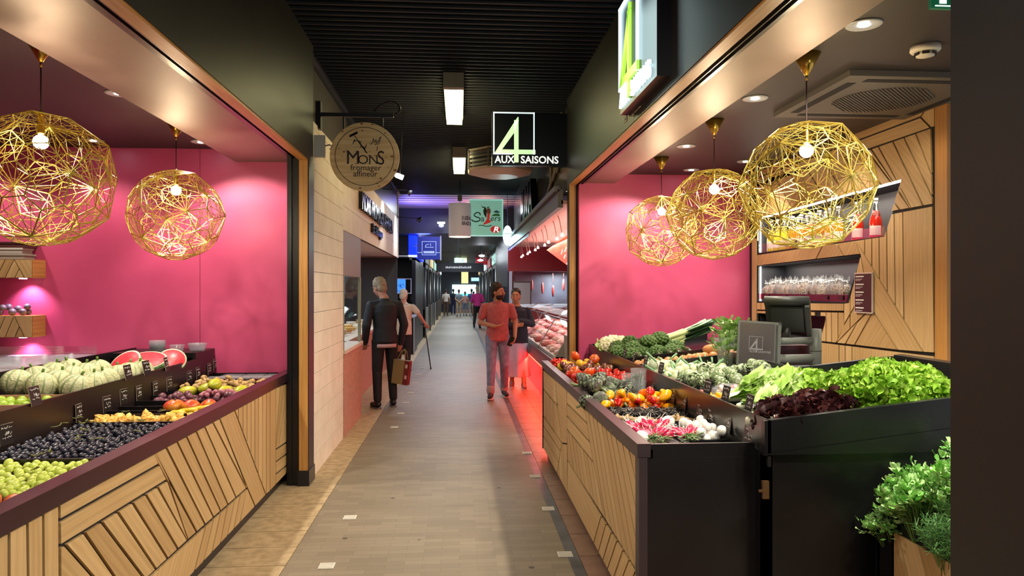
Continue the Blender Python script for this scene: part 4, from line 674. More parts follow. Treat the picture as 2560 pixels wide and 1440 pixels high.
# repeated shop fronts further on
cols=[('#121318','#c8d0d4'),('#3c3a38','#e8d8a0'),('#20242c','#a8c8e0'),('#1b1a1c','#f0c890'),('#2c3036','#d0e0e8')]
for i,(y,c) in enumerate(zip((24.2,28.5,33,38,43.5),cols)):
    for s in (-1,1):
        x=-1.2 if s<0 else 1.3; t=thing('shop_front',('left' if s<0 else 'right')+['-hand black shop front just past the television shop','-hand grey shop front before the pink-shirted woman','-hand dark shop front midway down the aisle','-hand shop front with warm lights far down the aisle','-hand last shop front before the bright end'][i],'shop',(x,y,0),'far shop fronts')
        mb=MB(); xo=x+s*.35; a,b=sorted((x,xo)); mb.box(a,b,y,y+.25,0,3.1); mb.box(a,b,y,y+4.2,2.4,3.1); mb.box(a,b,y+3.95,y+4.2,0,3.1); mb.build('frame',mat('shopf%d'%i,c[0],.4),t)
        mb=MB(); mb.box(a,b,y+.25,y+3.95,0,.95); mb.build('counter',mat('shopc%d'%i,['#8c8a86','#6e675e','#9aa2a8','#7c6450','#a0a0a0'][i],.35),t)
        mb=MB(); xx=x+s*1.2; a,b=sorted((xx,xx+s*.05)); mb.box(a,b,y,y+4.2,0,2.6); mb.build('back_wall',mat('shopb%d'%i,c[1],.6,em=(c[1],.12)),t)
        mb=MB(); q=x-s*.02; a,b=sorted((q,q-s*.03)); mb.box(a,b,y+.6,y+3.5,2.55,2.9); mb.build('fascia_sign',mat('shops%d%d'%(i,s),['#2a3038','#c8b070','#9ad0c0','#8a2020','#d8e8f0'][(i+(s>0)*2)%5],em=(['#2a3038','#c8b070','#9ad0c0','#8a2020','#d8e8f0'][(i+(s>0)*2)%5],.3)),t)
        mb=MB(); q=x-s*.25
        mb.tube([(x-s*.06,y+.1,0),(x-s*.06,y+.1,2.4)],.03,8); mb.build('post',STEEL,t)
mb=MB(); mb.box(1.22,1.4,18.1,24.0,0,3.7,0); struct('wall_right_dark_pier',mb,FARB)
mb=MB(); mb.box(.86,1.12,18.6,18.64,0,2.0) if False else mb.box(.83,1.24,20.0,20.06,.15,1.72); mb.build('menu_board',mat('board_black','#07080a',.6),None,'tall black board standing left of the dark pier behind the man','board')
# hanging signs and lights far down
def hsign(nm,lab,cat,x0,x1,y,z0,z1,c,e,tx=None,tc='#ffffff'):
    t=thing(nm,lab,cat,((x0+x1)/2,y,z0)); mb=MB(); mb.box(x0,x1,y,y+.06,z0,z1); mb.build('panel',mat(nm+lab[:14],c,.4,em=(c,e*.5)),t); mb=MB(); mb.bar(((x0+x1)/2,y+.03,z1),((x0+x1)/2,y+.03,3.1 if y>19 else 3.75),.015); mb.build('hanger',SPM,t)
    if tx:
        mb=MB(); rnd=random.Random(3); xx=x0+.2*(x1-x0)
        while xx<x0+.72*(x1-x0): ww=rnd.uniform(.03,.06); mb.box(xx,xx+ww,y-.012,y,z0+.4*(z1-z0),z0+rnd.uniform(.58,.66)*(z1-z0)); xx+=ww+.025
        mb.build('lettering',mat('t_'+tc[1:],tc,em=(tc,.5)),t)
hsign('hanging_sign','dark wide banner across the far aisle with white lettering','sign',-.95,1.0,30,2.35,2.72,'#1c2028',.2,'HALLES BOCUSE','#b8bcc4')
hsign('hanging_sign','small pale green and pink lit sign over the far aisle','sign',-.15,.35,33,2.85,3.08,'#c8d8a8',.9)
hsign('hanging_sign','dark red lit sign with pale lines, far aisle right','sign',.75,1.3,33,2.75,3.08,'#8a1824',.6)
hsign('hanging_sign','narrow yellow lit hanging sign near the end of the aisle','sign',.12,.5,40,1.95,2.8,'#e8d890',1.2)
hsign('hanging_sign','bluish lit hanging sign right of the yellow one','sign',.7,1.15,42,2.1,2.3,'#9ad8f0',1.2)
hsign('exit_light','small lit green exit box under the white drum lamp','exit sign',-.12,.08,18.0,2.3,2.42,'#a8e0c8',1.0)
hsign('exit_light','tiny lit exit box over the middle of the far aisle','exit sign',-.05,.15,26,2.62,2.72,'#9adad0',1.0)
mb=MB(); mb.box(-3,4,52,52.2,0,3.2,0); struct('wall_end',mb,mat('end_dark','#2a2c34',.5)); t=thing('end_shop','bright white and turquoise lit shop at the far end of the aisle','shop',(.3,51.8,0)); mb=MB(); mb.box(-.5,1.2,51.7,51.8,1.05,1.95); mb.build('lit_window',mat('end_glow','#d8ffff',em=('#c8f4f8',1.2)),t); mb=MB(); mb.box(-.55,1.25,51.4,51.7,0,1.0); mb.build('counter',mat('end_counter','#8a8f94',.4),t); mb=MB(); mb.box(-.4,1.0,51.6,51.7,.98,1.3); mb.build('teal_band',mat('end_teal','#58b8c8',em=('#4ab0c4',1)),t)
# surveillance camera and cable plant
t=thing('security_camera','small white dome security camera on the ceiling ahead','camera',(-.42,18.5,3.3)); mb=MB(); mb.box(-.56,-.36,18.45,18.55,3.31,3.36); mb.ell((-.46,18.5,3.27),(.07,.07,.06),12,8); mb.build('body',mat('cam_white','#b8c0d8',.4,em=('#8898c8',.3)),t)
t=thing('hanging_plant','dark trailing plant hanging over the right side of the far aisle','plant',(1.0,24,2.9)); rnd=random.Random(8); mb=MB()
for i in range(70):
    x=1.0+rnd.gauss(0,.16); y=24+rnd.gauss(0,.15); z=3.0-abs(rnd.gauss(0,.3)); mb.bar((x,y,z),(x+rnd.uniform(-.12,.12),y,z-rnd.uniform(.05,.16)),.03,.006)
mb.build('leaves',mat('plant_dark','#2c3a2c',.5),t)
for i,(x,y,z) in enumerate([(.75,24,2.75),(.72,24.5,2.62)]):
    t=thing('ceiling_lamp',['upper','lower'][i]+' small round lit lamp by the hanging plant','ceiling lamp',(x,y,z)); mb=MB(); mb.ell((x,y,z),(.1,.1,.035),12,6); mb.build('disc',mat('lens_white','#ffffff'),t); mb=MB(); mb.tube([(x,y,z),(x,y,3.1)],.005,5); mb.build('rod',SPM,t)
for y in (22,27,32,37,42,47): lamp('AREA','far_light',(0,y,3.05),42,COOL,None,1.2,sizey=1.5)
lamp('AREA','aisle_fill',(0,1.2,3.6),26,NEUT,None,1.0,sizey=1.5); lamp('AREA','aisle_fill',(0,17.5,3.6),45,COOL,None,1.2,sizey=1.5)  # first one is an unseen fill lamp added over the near aisle
# ---------------------------------------------------------------- price tags
def tag_proto(pattern):
    t=thing('price_tag','x','price tag'); mb=MB(); mb.box(-.045,.045,-.002,.002,0,.10); pl_=mb.build('plate',CHALK,t); mb=MB(); mb.box(-.0465,.0465,-.0015,.0015,.0985,.1015); mb.box(-.0465,-.0445,-.0015,.0015,0,.1); mb.build('rim',mat('rim_pale','#a08f7c',.5),pl_)
    rnd=random.Random(pattern); mb=MB()
    def sq(x0,x1,z,n,h):
        p=None
        for i in range(n+1):
            q=(x0+(x1-x0)*i/n,-.0032,z+rnd.uniform(-h,h))
            if p and rnd.random()>.15: mb.bar(p,q,.0028,.0008,0,(0,1,0))
            p=q
    sq(-.036,.036,.084,14,.006); 
    for k in range(3): sq(-.012+.010*k,-.004+.010*k,.055,4,.013)
    sq(.024,.034,.055,4,.010); sq(-.03,-.008,.035,5,.004); sq(.0,.03,.036,5,.004); mb.build('chalk_writing',CHW,pl_); return Proto(t)
TP=[tag_proto(i) for i in range(4)]; ti=[0]
def ptag(x,y,z,face,lab,grp,tilt=.12,sc=1):
    ti[0]+=1; rz={'R':PI/2,'L':-PI/2}[face]; 
    TP[ti[0]%4].put((x,y,z),(-tilt,0,rz+random.Random(ti[0]).uniform(-.12,.12)),sc,lab,grp)
NL=['nearest the frame edge, above the green grapes','above the dark grapes, left one','above the dark grapes, right one','over the physalis bin','over the bananas','over the empty black bins','over the empty bins beside the mangoes','behind the green mangoes','behind the ginger, left','behind the ginger, right','highest up at the far pink wall']
for (y,z),l in zip([(3.628,.93),(4.293,.92),(4.622,.915),(4.845,.93),(5.068,.92),(5.333,.915),(5.583,.915),(5.986,.915),(6.182,.925),(6.452,.93),(6.60,.95)],NL): ptag(-2.168,y,z-.03,'L' if False else 'R',('black chalk price tag on the left riser '+l),'price tags of the fruit counter',.05,1.0)
for (y,z),l in zip([(3.871,1.05),(4.913,1.05),(5.194,1.05),(5.539,1.04)],['by the crate of green plums','at the end of the melons','below the watermelon halves','under the right watermelon half']): ptag(-2.165,y,z,'R','black chalk price tag clipped to the riser top '+l,'price tags of the fruit counter',.2)
for (y,z),l in zip([(5.132,.89),(4.633,.9),(4.389,.9),(4.106,.89),(3.919,.89),(3.656,.9),(3.397,.89)],['beside the plastic herb packs','at the end of the peppers','at the end of the black mushrooms','over the ginger bin, left','over the ginger bin, right','above the white turnips','nearest the black corner, above the turnips']): ptag(1.392,y,z,'L','black chalk price tag leaning on the glossy riser '+l,'price tags of the vegetable counter',.15,.95)
for (y,z),l in zip([(4.088,1.04),(3.804,1.04),(3.487,1.04),(5.058,1.04),(5.493,1.04),(5.857,1.04),(6.196,1.04),(6.731,1.05),(7.1,1.05)],['before the cut pumpkin','before the green romaine','before the white chicory','before the green artichokes','at the fennel, near one','at the fennel, far one','before the orange fruit row','before the broccoli','before the cauliflower']): ptag(1.43,y,z-.01,'L','black chalk price tag on the upper ledge '+l,'price tags of the salad counter',.2,.95)
# ---------------------------------------------------------------- produce prototypes
GRN=mat('stem_green','#5c7a2c',.5)
def fruit(name,cat,m,r,asp=(1,1,.85),fn=None,stem=None,n=16,k=10,sm=None):
    t=thing(name,'x',cat); mb=MB(); mb.ell((0,0,0),(r*asp[0],r*asp[1],r*asp[2]),n,k,0,None,fn); mb.build('flesh',m,t)
    if stem:
        mb=MB(); z=r*asp[2]
        if stem=='calyx':
            for i in range(5):
                a=i*2*PI/5; mb.add([(0,0,z*.97),(math.cos(a-.3)*r*.2,math.sin(a-.3)*r*.2,z*.99),(math.cos(a)*r*.5,math.sin(a)*r*.5,z*.93),(math.cos(a+.3)*r*.2,math.sin(a+.3)*r*.2,z*.99)],[(0,1,2,3)])
            mb.tube([(0,0,z*.9),(0,0,z*1.15)],r*.06,5)
        else: mb.tube([(0,0,z*.85),(r*.05,0,z*1.2)],[r*.12,r*.09],6)
        mb.build('calyx' if stem=='calyx' else 'stem',sm or GRN,t)
    return Proto(t)
rib=lambda k,a_:(lambda p,a:V((p.x*(1+a_*math.cos(k*a)),p.y*(1+a_*math.cos(k*a)),p.z)))
TOM=fruit('tomato','tomato',mat('tomato_red','#d2230f',.18,n2='#c01a0c',ns=30,coat=.4),.036,(1,1,.82),rib(5,.02),'calyx')
TOO=fruit('tomato','tomato',mat('tomato_orange','#e0541a',.2,coat=.4),.045,(1,1,.75),rib(7,.05),'calyx')
TOD=fruit('tomato','tomato',mat('tomato_dark','#5c3a22',.22,n2='#7a2a1c',ns=25,coat=.4),.042,(1,1,.8),rib(6,.04),'calyx')
TOY=fruit('tomato','tomato',mat('tomato_yellow','#e6a61c',.2,coat=.4),.04,(1,1,.85),rib(5,.04),'calyx')
CHE=fruit('cherry_tomato','tomato',mat('tomato_red','#d2230f'),.016,(1,1,1),None,None,10,7)
def onto(P,pts,lab,grp,seed=0,sc=(.9,1.1),lim=PI):
    
    rnd=random.Random(seed)
    for p in pts: P.put(tuple(p),(rnd.uniform(-lim,lim)*.35,rnd.uniform(-lim,lim)*.35,rnd.uniform(-PI,PI)),rnd.uniform(*sc),lab,grp)
G='tomatoes in the far lower bin'
onto(TOM,heap(88,.93,1.37,5.52,6.3,.835,.036,1),'red tomato in the heap behind the purple artichokes',G,1)
onto(TOD,heap(17,.95,1.36,6.25,6.6,.885,.042,2),'brown-green tomato between the red and yellow ones',G,2)
onto(TOY,heap(13,.92,1.30,6.55,7.0,.885,.042,3),'yellow tomato at the far end of the lower bin',G,3)
onto(TOO,[(1.02,5.62,.99),(1.25,6.6,1.0),(.95,5.9,.97),(1.12,6.9,1.0)],'ribbed orange-red tomato, larger than its neighbours',G,4)
onto(CHE,heap(55,.90,1.05,6.85,7.1,.90,.016,5),'tiny cherry tomato by the far corner of the rail','cherry tomatoes',5)
# artichokes
def artichoke(ms,r=.05):
    t=thing('artichoke','x','artichoke'); mb=MB(); mb.ell((0,0,0),(r*.82,r*.82,r),12,8,0)
    for j in range(7):
        n=9-j//2; th=-.95+j*.36
        for i in range(n):
            a=2*PI*(i+(j%2)*.5)/n; rr_=r*math.cos(th)*.98; z=r*math.sin(th); u=V((math.cos(a),math.sin(a),0)); s=V((-math.sin(a),math.cos(a),0)); b=u*rr_*.86+V((0,0,z)); w_=r*.30
            tip=u*(r*math.cos(min(th+.75,1.5))*1.08)+V((0,0,z+r*.58)); md=(b+tip)/2+u*r*.16
            mb.add([b-s*w_*.7,b+s*w_*.7,md+s*w_,tip,md-s*w_,md+u*r*.05],[(0,1,2,5),(0,5,4),(4,5,3),(5,2,3)],1 if (i+j)%3==0 else 0,False)
    mb.build('bracts',ms,t); mb=MB(); mb.tube([(0,0,-r*.8),(0,0,-r*1.5),(.01,0,-r*2.1)],[r*.22,r*.2,r*.2],8); mb.build('stalk',mat('stalk_green','#7d8a58',.5),t); return Proto(t)
AP=artichoke([mat('arti_purple','#655a58',.5,n2='#4c5a40',ns=18),mat('arti_green','#7c8a6a',.5)])
AG=artichoke([mat('arti_pale','#93a378',.5,n2='#7d9062',ns=18),mat('arti_pale2','#b3bd97',.5)])
rnd=random.Random(7); A=[(.84,4.72,.90),(.93,4.70,.92),(1.03,4.98,.90),(.93,4.86,.99),(.98,5.02,1.0),(1.07,5.08,.93),(.90,5.1,.99),(1.02,5.2,.99),(1.10,5.22,.96),(1.16,5.05,.9),(1.14,5.32,.93),(1.22,5.12,.9),(.96,5.35,.94),(1.06,5.4,.92),(1.2,5.36,.9),(.92,5.24,.93),(1.28,5.28,.9),(1.1,4.92,.89)]
for i,p in enumerate(A): AP.put(p,(rnd.uniform(.6,1.9),rnd.uniform(-.5,.5),rnd.uniform(-PI,PI)),rnd.uniform(.9,1.15),'purple-grey artichoke hanging over the rail at the seam' if i==0 else 'purple-grey artichoke piled by the rail before the tomatoes','purple artichokes')
for i in range(20):
    x=1.52+(i%5)*.12+rnd.uniform(-.02,.02); y=4.42+(i//5)*.12+rnd.uniform(-.02,.02); AG.put((x,y,dz(x)-.03+rnd.uniform(0,.05)),(rnd.uniform(.4,1.8),rnd.uniform(-.6,.6),rnd.uniform(-PI,PI)),rnd.uniform(.85,1.05),'pale green artichoke on the sloping shelf before the white onions','green artichokes')
# plastic herb packs
mb=MB(); mb.loft([[(.05*s*math.cos(a),.04*s*math.sin(a),z) for a in [i*PI/5 for i in range(10)]] for s,z in ((.8,0),(1,.05),(1.05,.1),(1.15,.115))],0,True,True,False); t=thing('herb_pack','x','packet'); mb.build('clear_pack',PLAST,t); mb=MB(); rnd=random.Random(3)
for i in range(40): mb.bar((rnd.uniform(-.035,.035),rnd.uniform(-.03,.03),rnd.uniform(0,.04)),(rnd.uniform(-.035,.035),rnd.uniform(-.03,.03),rnd.uniform(.05,.1)),.006,.002)
mb.build('herbs',mat('herb_dull','#5d6b50',.6,n2='#8a9480',ns=20),t); HP=Proto(t)
for p,l in (((1.30,5.15,.835),'front'),((1.28,5.35,.86),'rear'),((1.3,5.15,.92),'top')): HP.put(p,(0,0,1),1.3,'clear plastic pack of herbs, '+l+' one beside the purple artichokes','plastic herb packs')
# peppers
def pepper(m,nm): return fruit('pepper','pepper',m,.04,(.8,.8,1.35),lambda p,a:V((p.x*(1+.10*math.cos(3*a))*(1-.25*max(0,-p.z)/.05),p.y*(1+.10*math.cos(3*a))*(1-.25*max(0,-p.z)/.05),p.z)),'stem')
PY=pepper(mat('pepper_yellow','#f0a410',.2,coat=.5),0); PO=pepper(mat('pepper_orange','#e8720c',.2,coat=.5),0); PRD=pepper(mat('pepper_red','#c01a10',.2,coat=.5),0)
H=heap(34,.93,1.38,4.58,4.82,.84,.036,9); rnd=random.Random(10)
for i,p in enumerate(H):
    k_=rnd.choice([0,0,0,1,1,2]); (PY,PO,PRD)[k_].put(p,(rnd.uniform(1.0,2.1),rnd.uniform(-.4,.4),rnd.uniform(-PI,PI)),rnd.uniform(.75,1.0),('yellow','orange','red')[k_]+' sweet pepper in the heap between artichokes and black mushrooms','sweet peppers')
# black mushrooms = uncountable curled bits
mb=MB(); rnd=random.Random(12)
for i in range(700):
    x=rnd.uniform(.92,1.4); y=rnd.uniform(4.28,4.52); z=.84+.045*rnd.random()+.01; a=rnd.uniform(0,PI); d=V((math.cos(a),math.sin(a),rnd.uniform(-.8,.8)))*rnd.uniform(.012,.028); mb.tube([V((x,y,z))-d,V((x,y,z+.006)),V((x,y,z))+d],[.002,.005,.008],5,rnd.choice((0,0,1)),True,.5)
mb.build('black_mushrooms',[mat('trumpet_black','#1f1b19',.5),mat('trumpet_grey','#4a4038',.5)],None,'heap of small curled black trumpet mushrooms before the peppers','mushrooms',None,'stuff')
# ginger / roots
def root(m,name,cat,seed,s=1):
    rnd=random.Random(seed); mb=MB(); p=V((0,0,0)); 
    for i in range(5):
        q=p+V((rnd.uniform(-.03,.03),rnd.uniform(-.03,.03),rnd.uniform(-.008,.008)))*s; mb.cap(p,q,.014*s,.011*s,8); 
        if rnd.random()<.7: p=q
    return mb.build(name,m,None,'x',cat)
ging=mat('ginger','#c4a066',.6,n2='#a07c48',ns=30,bump=(60,.3)); jer=mat('jerusalem','#a88858',.6,n2='#7e6238',ns=30,bump=(60,.3))
R1=[Proto(root(jer,'ginger_root','ginger root',i,1.2)) for i in (1,2,3)]
rnd=random.Random(14)
for i in range(22): R1[i%3].put((rnd.uniform(.97,1.38),rnd.uniform(4.15,4.24),.85+rnd.uniform(0,.02)),(rnd.uniform(-.4,.4),0,rnd.uniform(-3,3)),rnd.uniform(.8,1.1),'knobbly brown root in the narrow bin behind the radishes','brown roots')
# radish bunches and turnips
RAD=mat('radish_pink','#c21f48',.28,coat=.3); RADW=mat('radish_white','#efe4dc',.4)
def radish_me():
    mb=MB(); mb.lathe([(.001,-.032),(.004,-.026),(.009,-.016),(.0115,0),(.0105,.014),(.006,.024),(.003,.028)],12,0,(0,0,0),None,True,None,lambda i,j:1 if i<1 else 0); mb.tube([(0,0,-.03),(.004,0,-.046),(.008,.002,-.056)],[.0018,.0008,.0004],5,1); return mb
rb=radish_me().build('radish',[RAD,RADW],None)
def bunch(loc,seed,lab):
    rnd=random.Random(seed); t=thing('radish_bunch',lab,'radishes',loc,'radish bunches')
    mb=MB()
    for i in range(60):
        p=V((rnd.uniform(-.02,.03),rnd.uniform(-.10,-.02),rnd.uniform(-.02,.01))); q=p+V((rnd.uniform(-.05,.06),rnd.uniform(-.07,.01),rnd.uniform(-.01,.03))); mb.bar(p+V(loc),q+V(loc),.006,.002)
    mb.build('leaves',mat('radish_leaf','#6c8a4c',.5,n2='#93a878',ns=20),t)
    for i in range(24):
        c=rb.copy(); COL.objects.link(c); c.parent=t; a=rnd.uniform(-1.5,1.5); e=rnd.uniform(-.2,.7); d=V((math.sin(a)*math.cos(e),math.cos(a)*math.cos(e)*.8,math.sin(e))); r_=rnd.uniform(.035,.085); c.location=V((d.x*r_*1.1,d.y*r_-.02,d.z*r_*.45+.0)); c.rotation_euler=(-d).to_track_quat('Z','Y').to_euler(); s=rnd.uniform(1.25,1.6); c.scale=(s,s,s)
for l,s,b in (((.99,3.66,.895),1,'leftmost radish bunch, its white tails hanging over the rail'),((1.05,3.83,.895),2,'radish bunch behind the leftmost one, white tails up'),((1.18,3.70,.885),3,'right radish bunch beside the white turnips'),((.97,3.84,.885),4,'radish bunch at the back of the bin against the rail')): bunch(l,s,'pink '+b)
COL.objects.unlink(rb); bpy.data.objects.remove(rb)
TUR=fruit('turnip','turnip',mat('turnip_white','#e2e0d4',.3,sss=.1),.030,(1,1,.95),None,None)
onto(TUR,heap(20,1.24,1.37,3.62,3.97,.845,.028,20),'smooth white turnip in the black tray beside the radishes','white turnips',20,(.85,1.05))
onto(TUR,[(1.12,3.9,.90),(1.17,3.97,.90),(1.02,3.97,.9),(.93,3.62,.89)],'smooth white turnip half hidden behind the radishes','white turnips',21,(1.2,1.4))
mb=MB(); mb.box(1.18,1.385,3.61,3.63,.83,.875); mb.box(1.18,1.385,3.61,4.0,.83,.84); mb.build('small_tray',BLACK,None,'small black tray under the white turnips','tray')
# ---------------------------------------------------------------- leafy things
def leaf(mb,o,dirv,up,L,Wd,ruf,rnd,m=0,nu=5,nv=5,curl=.5,base=.25):
    d=dirv.normalized(); s=d.cross(up).normalized(); n=s.cross(d); ph=rnd.uniform(0,6); vs=[]
    for i in range(nu+1):
        t=i/nu; w=Wd*(base+(1-base)*math.sin(PI*min(t*.62+.12,1)))*(1.0 if t<.85 else .8)
        c=o+d*(L*math.sin(t*curl*2)/(curl*2) if curl>.05 else L*t)+n*(L*(1-math.cos(t*curl*2))/(curl*2))
        for j in range(nv+1):
            q=(j/nv-.5)*2; vs.append(c+s*(q*w)+n*(ruf*abs(q)**1.5*math.sin(ph+i*1.1+j*8.6/nv+(j%2)*.5)*(.3+t)+abs(q)*w*.35)+d*(ruf*.6*t*math.sin(ph+j*9/nv)))
    fs=[(i*(nv+1)+j,i*(nv+1)+j+1,(i+1)*(nv+1)+j+1,(i+1)*(nv+1)+j) for i in range(nu) for j in range(nv)]
    mb.add(vs,fs,m,True)
def frill(mb,o,d,up,L,A,rnd,m=0,n=34,k=None):
    d=d.normalized(); s=d.cross(up); s=s.normalized() if s.length>1e-4 else V((1,0,0)); u=s.cross(d); k=k or rnd.choice((3.2,4.1,5)); ph=rnd.uniform(0,6); ph2=rnd.uniform(0,6); vs=[o]; fs=[]
    for r_ in (.4,.75,1.0):
        for j in range(n+1):
            f=-1.75+3.5*j/n; R2=L*r_*(1+.10*math.sin(3*f+ph2)); h=A*r_*r_*math.sin(k*f+ph)+L*.28*(1-math.cos(r_*1.3)); vs.append(o+d*(math.cos(f)*R2)+s*(math.sin(f)*R2*.9)+u*h)
    for j in range(n): fs.append((0,1+j,2+j))
    for i in range(2):
        for j in range(n): a=1+i*(n+1)+j; fs.append((a,a+n+1,a+n+2,a+1))
    mb.add(vs,fs,m,True)
def lettuce(mats,R_,n,seed,ruf=.022,leafw=.05,name='lettuce',tips=400,tl=.036):
    rnd=random.Random(seed); outer=MB(); inner=MB()
    for i in range(n):
        t=i/n; a=i*2.4; e=-.1+1.4*t**.8; d=V((math.cos(a)*math.cos(e),math.sin(a)*math.cos(e),math.sin(e)+.12)); mb=outer if t<.55 else inner
        leaf(mb,V((math.cos(a)*.01,math.sin(a)*.01,0)),d,V((0,0,1)),R_*(.8-.2*t)*rnd.uniform(.9,1.1),leafw*rnd.uniform(.8,1.25),ruf,rnd,rnd.choice((0,0,1)),5,8,.55)
    for i in range(tips):
        a=i*2.39996; t=(i+.5)/tips; e=math.asin(min(1,t*1.02)); sh=rnd.uniform(.78,1.02); d=V((math.cos(a)*math.cos(e),math.sin(a)*math.cos(e),math.sin(e)*.75)); p=d*R_*sh
        dd=(d+V((rnd.uniform(-.9,.9),rnd.uniform(-.9,.9),rnd.uniform(-.3,.7)))).normalized(); frill(outer if e<.6 else inner,p-dd*tl*.4,dd,V((rnd.uniform(-1,1),rnd.uniform(-1,1),.6)),tl*rnd.uniform(.7,1.1),tl*.24,rnd,rnd.choice((0,0,1)))
    t_=thing(name,'x','lettuce'); outer.build('outer_leaves',mats,t_); inner.build('heart_leaves',mats,t_); return Proto(t_)
LG=[mat('lettuce_green','#6e9c26',.45,n2='#94bd3c',ns=25,sss=.08),mat('lettuce_light','#a6c850',.45,sss=.08)]; LR=[mat('lettuce_purple','#2a1416',.35,n2='#3f1c1c',ns=25),mat('lettuce_purple2','#4a2320',.35)]
GP=[lettuce(LG,.17,34,1),lettuce(LG,.16,34,2)]; RP=[lettuce(LR,.14,30,3,.016,.045,'lettuce',150,.055),lettuce(LR,.13,30,4,.016,.045,'lettuce',150,.055)]
rnd=random.Random(31)
LGL=['upper left one beside the scale','','','','','','','lowest one by the board edge','','at the far right by the dark post']
for i,(x,y,o) in enumerate([(1.98,3.95,.0),(2.15,3.86,.0),(2.32,3.86,.0),(2.48,3.80,.0),(1.95,3.62,.02),(2.14,3.58,.05),(2.34,3.58,.04),(1.94,3.42,.0),(2.12,3.42,.01),(2.30,3.43,.01),(2.42,3.62,.0),(2.05,4.1,.0),(2.04,3.45,.07),(2.25,3.7,.08),(1.80,3.80,-.03)]):
    GP[i%2].put((x,y,dz(x)-.07+o),(rnd.uniform(-.25,.25),rnd.uniform(-.25,.25),rnd.uniform(-PI,PI)),rnd.uniform(.9,1.08),'curly green lettuce head'+(', '+LGL[i] if i<10 and LGL[i] else ' inside the green heap on the sloping shelf'),'green lettuces')
for i,(x,y) in enumerate([(1.56,3.34),(1.70,3.36),(1.82,3.40),(1.62,3.53),(1.72,3.70),(1.80,3.55)]):
    RP[i%2].put((x,y,dz(x)-.075),(rnd.uniform(-.25,.25),rnd.uniform(-.25,.25),rnd.uniform(-PI,PI)),rnd.uniform(.9,1.05),['dark red lettuce head nearest the white chicory','dark red lettuce head at the front edge, middle one','dark red lettuce head touching the green ones at the front','dark red lettuce head behind the front row, left','dark red lettuce head highest and farthest back','dark red lettuce head in the middle of its heap'][i],'dark red lettuces')
# drooping leaf cluster is part of the lowest lettuce heap: romaine
def romaine(seed):
    rnd=random.Random(seed); t=thing('romaine_lettuce','x','lettuce'); mb=MB()
    for i in range(16):
        a=i*2.4; e=.12+.25*(i/16); leaf(mb,V((0,0,.03)),V((math.cos(e),math.sin(a)*.25,math.sin(a+1)*.25+.12)),V((0,0,1)),.24*rnd.uniform(.85,1.1),.05,.014,rnd,rnd.choice((0,0,1)),7,6,.25,.35)
    for i in range(46):
        a=rnd.uniform(0,6.3); x=rnd.uniform(.06,.24); frill(mb,V((x,math.cos(a)*.05*(.4+x*3),.04+abs(math.sin(a))*.06)),V((.8,math.cos(a)*.5,rnd.uniform(0,.7))),V((0,math.cos(a),1)),.045,.012,rnd,rnd.choice((0,1)),16)
    mb.build('leaves',[mat('romaine_green','#7dab3c',.45,n2='#a6c95e',ns=18),mat('romaine_light','#c3d98c',.45)],t); mb=MB(); mb.cap((-.02,0,.03),(.07,0,.035),.02,.03,10); mb.build('base',mat('romaine_white','#dfe3bd',.4),t); return Proto(t)
RM=[romaine(1),romaine(2)]
for i,(x,y) in enumerate([(1.5,3.55),(1.56,3.62),(1.5,3.72),(1.62,3.74),(1.48,3.84),(1.6,3.88)]): RM[i%2].put((x,y,dz(x)-.08+.012*i),(rnd.uniform(-.3,.3),-.1,PI/2*rnd.uniform(-.3,.5)),rnd.uniform(.8,1),'loose-leaved green romaine lettuce between price tags and the plastic pot','romaine lettuces')
# chicory
def chicory():
    t=thing('chicory','x','chicory'); mb=MB(); pr=[(.003,-.08),(.02,-.075),(.031,-.045),(.033,-.01),(.027,.03),(.014,.065),(.002,.085)]
    mb.lathe(pr,18,0,(0,0,0),M.Rotation(PI/2,3,'Y'),True,lambda p,a:V((p.x*(1+.08*math.cos(3*a+p.z*12)),p.y*(1+.08*math.cos(3*a+p.z*12)),p.z)),lambda i,j:1 if i>4 else 0)
    mb.build('leaves',[mat('chicory_white','#e9e8cc',.35,n2='#dfe0b8',ns=12),mat('chicory_tip','#d7df86',.4)],t)
    mb=MB(); rnd=random.Random(1)
    for a in (0,2.1,4.2): leaf(mb,V((-.07,.012*math.cos(a),.015+.012*math.sin(a))),V((1,0,.05)),V((0,math.cos(a),1)),.14,.02,.002,rnd,0,5,4,.1)
    mb.build('outer_leaf',mat('chicory_white','#e9e8cc'),t); return Proto(t)
CHI=chicory(); CHI.put((1.53,3.28,dz(1.5)-.045),(0,-.05,.1),1.15,'white chicory head nearest the corner, right of the price tag','white chicory'); CHI.put((1.47,3.42,dz(1.5)-.05),(0,-.05,.3),1.05,'white chicory head left of the price tag','white chicory')
# cut squash and odds
SQ=fruit('squash','squash',mat('squash_yellow','#e8a820',.3,n2='#d88a18',ns=14),.04,(1,1,.7),rib(8,.08),'stem')
onto(SQ,[(1.46,4.05,1.01),(1.52,4.10,1.01),(1.47,4.15,1.01),(1.55,4.04,1.01)],'small yellow ribbed squash at the ledge before the romaine','yellow squashes',3)
onto(TOM,[(1.44,4.26,1.0),(1.48,4.29,1.0)],'red tomato alone by the ledge near the green artichokes','stray tomatoes',3)
mb=MB(); rnd=random.Random(4)
for i in range(24): mb.ell((1.6+rnd.uniform(-.07,.08),4.15+rnd.uniform(-.08,.1),1.02+rnd.uniform(0,.05)),rnd.uniform(.012,.02),8,6,i%2)
t=thing('bean_sachets','transparent sachets of red and white beans behind the squashes','packet',(1.6,4.15,1.0)); mb.build('beans',[mat('bean_white','#dcd2c2',.5),mat('bean_red','#a84a3c',.5)],t); mb=MB(); mb.ell((1.6,4.16,1.04),(.11,.12,.05),14,8); mb.build('clear_film',PLAST,t)
